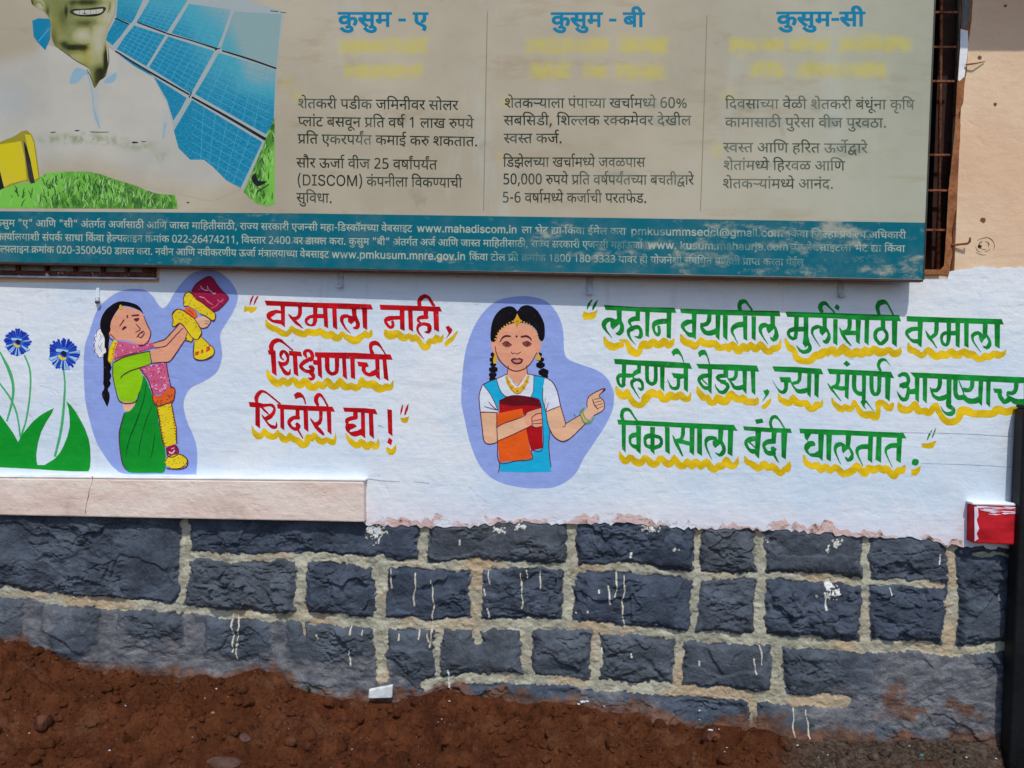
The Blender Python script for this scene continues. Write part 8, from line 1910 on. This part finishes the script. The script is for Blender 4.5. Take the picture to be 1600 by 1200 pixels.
stone(332, 1117, .010, (1, .8, .9), 13, plain('brick_chip', (176, 112, 78), .9), 'tiny orange brick chip in the red soil')
stone(1112, 1157, .034, (1.0, .8, .8), 14, M_RSTONE, 'reddish clod below the white lime splash near the wall foot', .2)
stone(538, 1128, .018, (1, .8, .8), 15, M_RSTONE, 'rounded brown clod in front of the white tile chip')
stone(350, 1196, .040, (1.5, .8, .5), 16, M_GSTONE, 'long greyish stone half buried at the lower edge of the soil')
# white tile chip
p = on_ground(593, 1093)
m = MB()
fa = [at(575, 1092, -.035), at(612, 1091, -.035), at(613, 1071, -.035), at(576, 1078, -.035)]
m.hexa(fa, [v + np.array((.002, .012, .002)) for v in fa])
M_CHIP = plain('white_glazed_chip', (226, 228, 224), .4, .5, 0, .12, 40)
o = m.build('tile_chip', M_CHIP, origin=(float(p[0]), -.035, float(at(593, 1092, -.035)[2])))
bevel(o, .004)
tag(o, 'white broken tile chip standing at the foot of the stone wall', 'tile')
# tiny weed
w0 = on_ground(484, 1082)
weed = MB()
for k in range(9):
    a = rnd.uniform(0, 6.28)
    L = rnd.uniform(.014, .034)
    tip = np.array((math.cos(a) * L * .5, math.sin(a) * L * .3 - .004, L))
    s1 = np.array((-math.sin(a), math.cos(a), .1)) * .004
    b_ = np.array(w0)
    mid = b_ + tip * .6
    weed.add([b_, mid + s1, b_ + tip, mid - s1], [(0, 1, 2, 3)])
o = weed.build('weed', plain('dusty_green_leaf', (62, 84, 44), .8), origin=tuple(float(v) for v in w0))
tag(o, 'tiny dusty green weed sprouting at the wall foot', 'weed')
# teal scrap
p = on_ground(1440, 1181)
V, Fc = rock(.007, 31, (1.2, .8, .6), 1)
o = put('plastic_scrap', [(p[0] + v[0], p[1] + v[1], p[2] + .003 + v[2]) for v in V], Fc, plain('teal_plastic', (44, 150, 156), .5), origin=tuple(float(v) for v in p))
tag(o, 'small teal plastic scrap on the grey gravel', 'scrap')

# ------------------------------------------------------------------ black post at the right edge
t = NT('black_post_paint')
c = t.mix(t.ramp(t.noise(7, 5, .65), .35, .7), lin((6, 6, 8)), lin((18, 20, 22)))
M_POST = t.out(c, .55, t.bump(t.noise(40, 4, .6), .004, .6), .3)
py_ = -.075
a1, a0 = at(1587, 640, py_ + .05), at(1563, 1200, py_ + .05)
zt = float(at(1592, 633, py_)[2])
dx = (a1 - a0) / (a1[2] - a0[2])
def px_at(z):
    return float(a0[0] + dx[0] * (z - a0[2]))
zb = gz1(float(a0[0]) + .06, py_) - .03
post = thing('post', 'black painted post standing at the right edge before the wall', 'post', (px_at(zb) + .06, py_ + .03, zb))
W_ = .10
fr = [(px_at(zb), py_, zb), (px_at(zb) + W_, py_, zb), (px_at(zt - .012) + W_, py_, zt - .012), (px_at(zt - .012), py_, zt - .012)]
bevel(MB().hexa(fr, [(x, y + .062, z) for x, y, z in fr]).build('shaft', M_POST, post), .010, 3)
fr = [(px_at(zt) + .004, py_ + .004, zt - .0115), (px_at(zt) + W_ - .004, py_ + .004, zt - .0115), (px_at(zt) + W_ - .004, py_ + .004, zt), (px_at(zt) + .004, py_ + .004, zt)]
bevel(MB().hexa(fr, [(x, y + .054, z) for x, y, z in fr]).build('cap', M_POST, post), .004, 2)
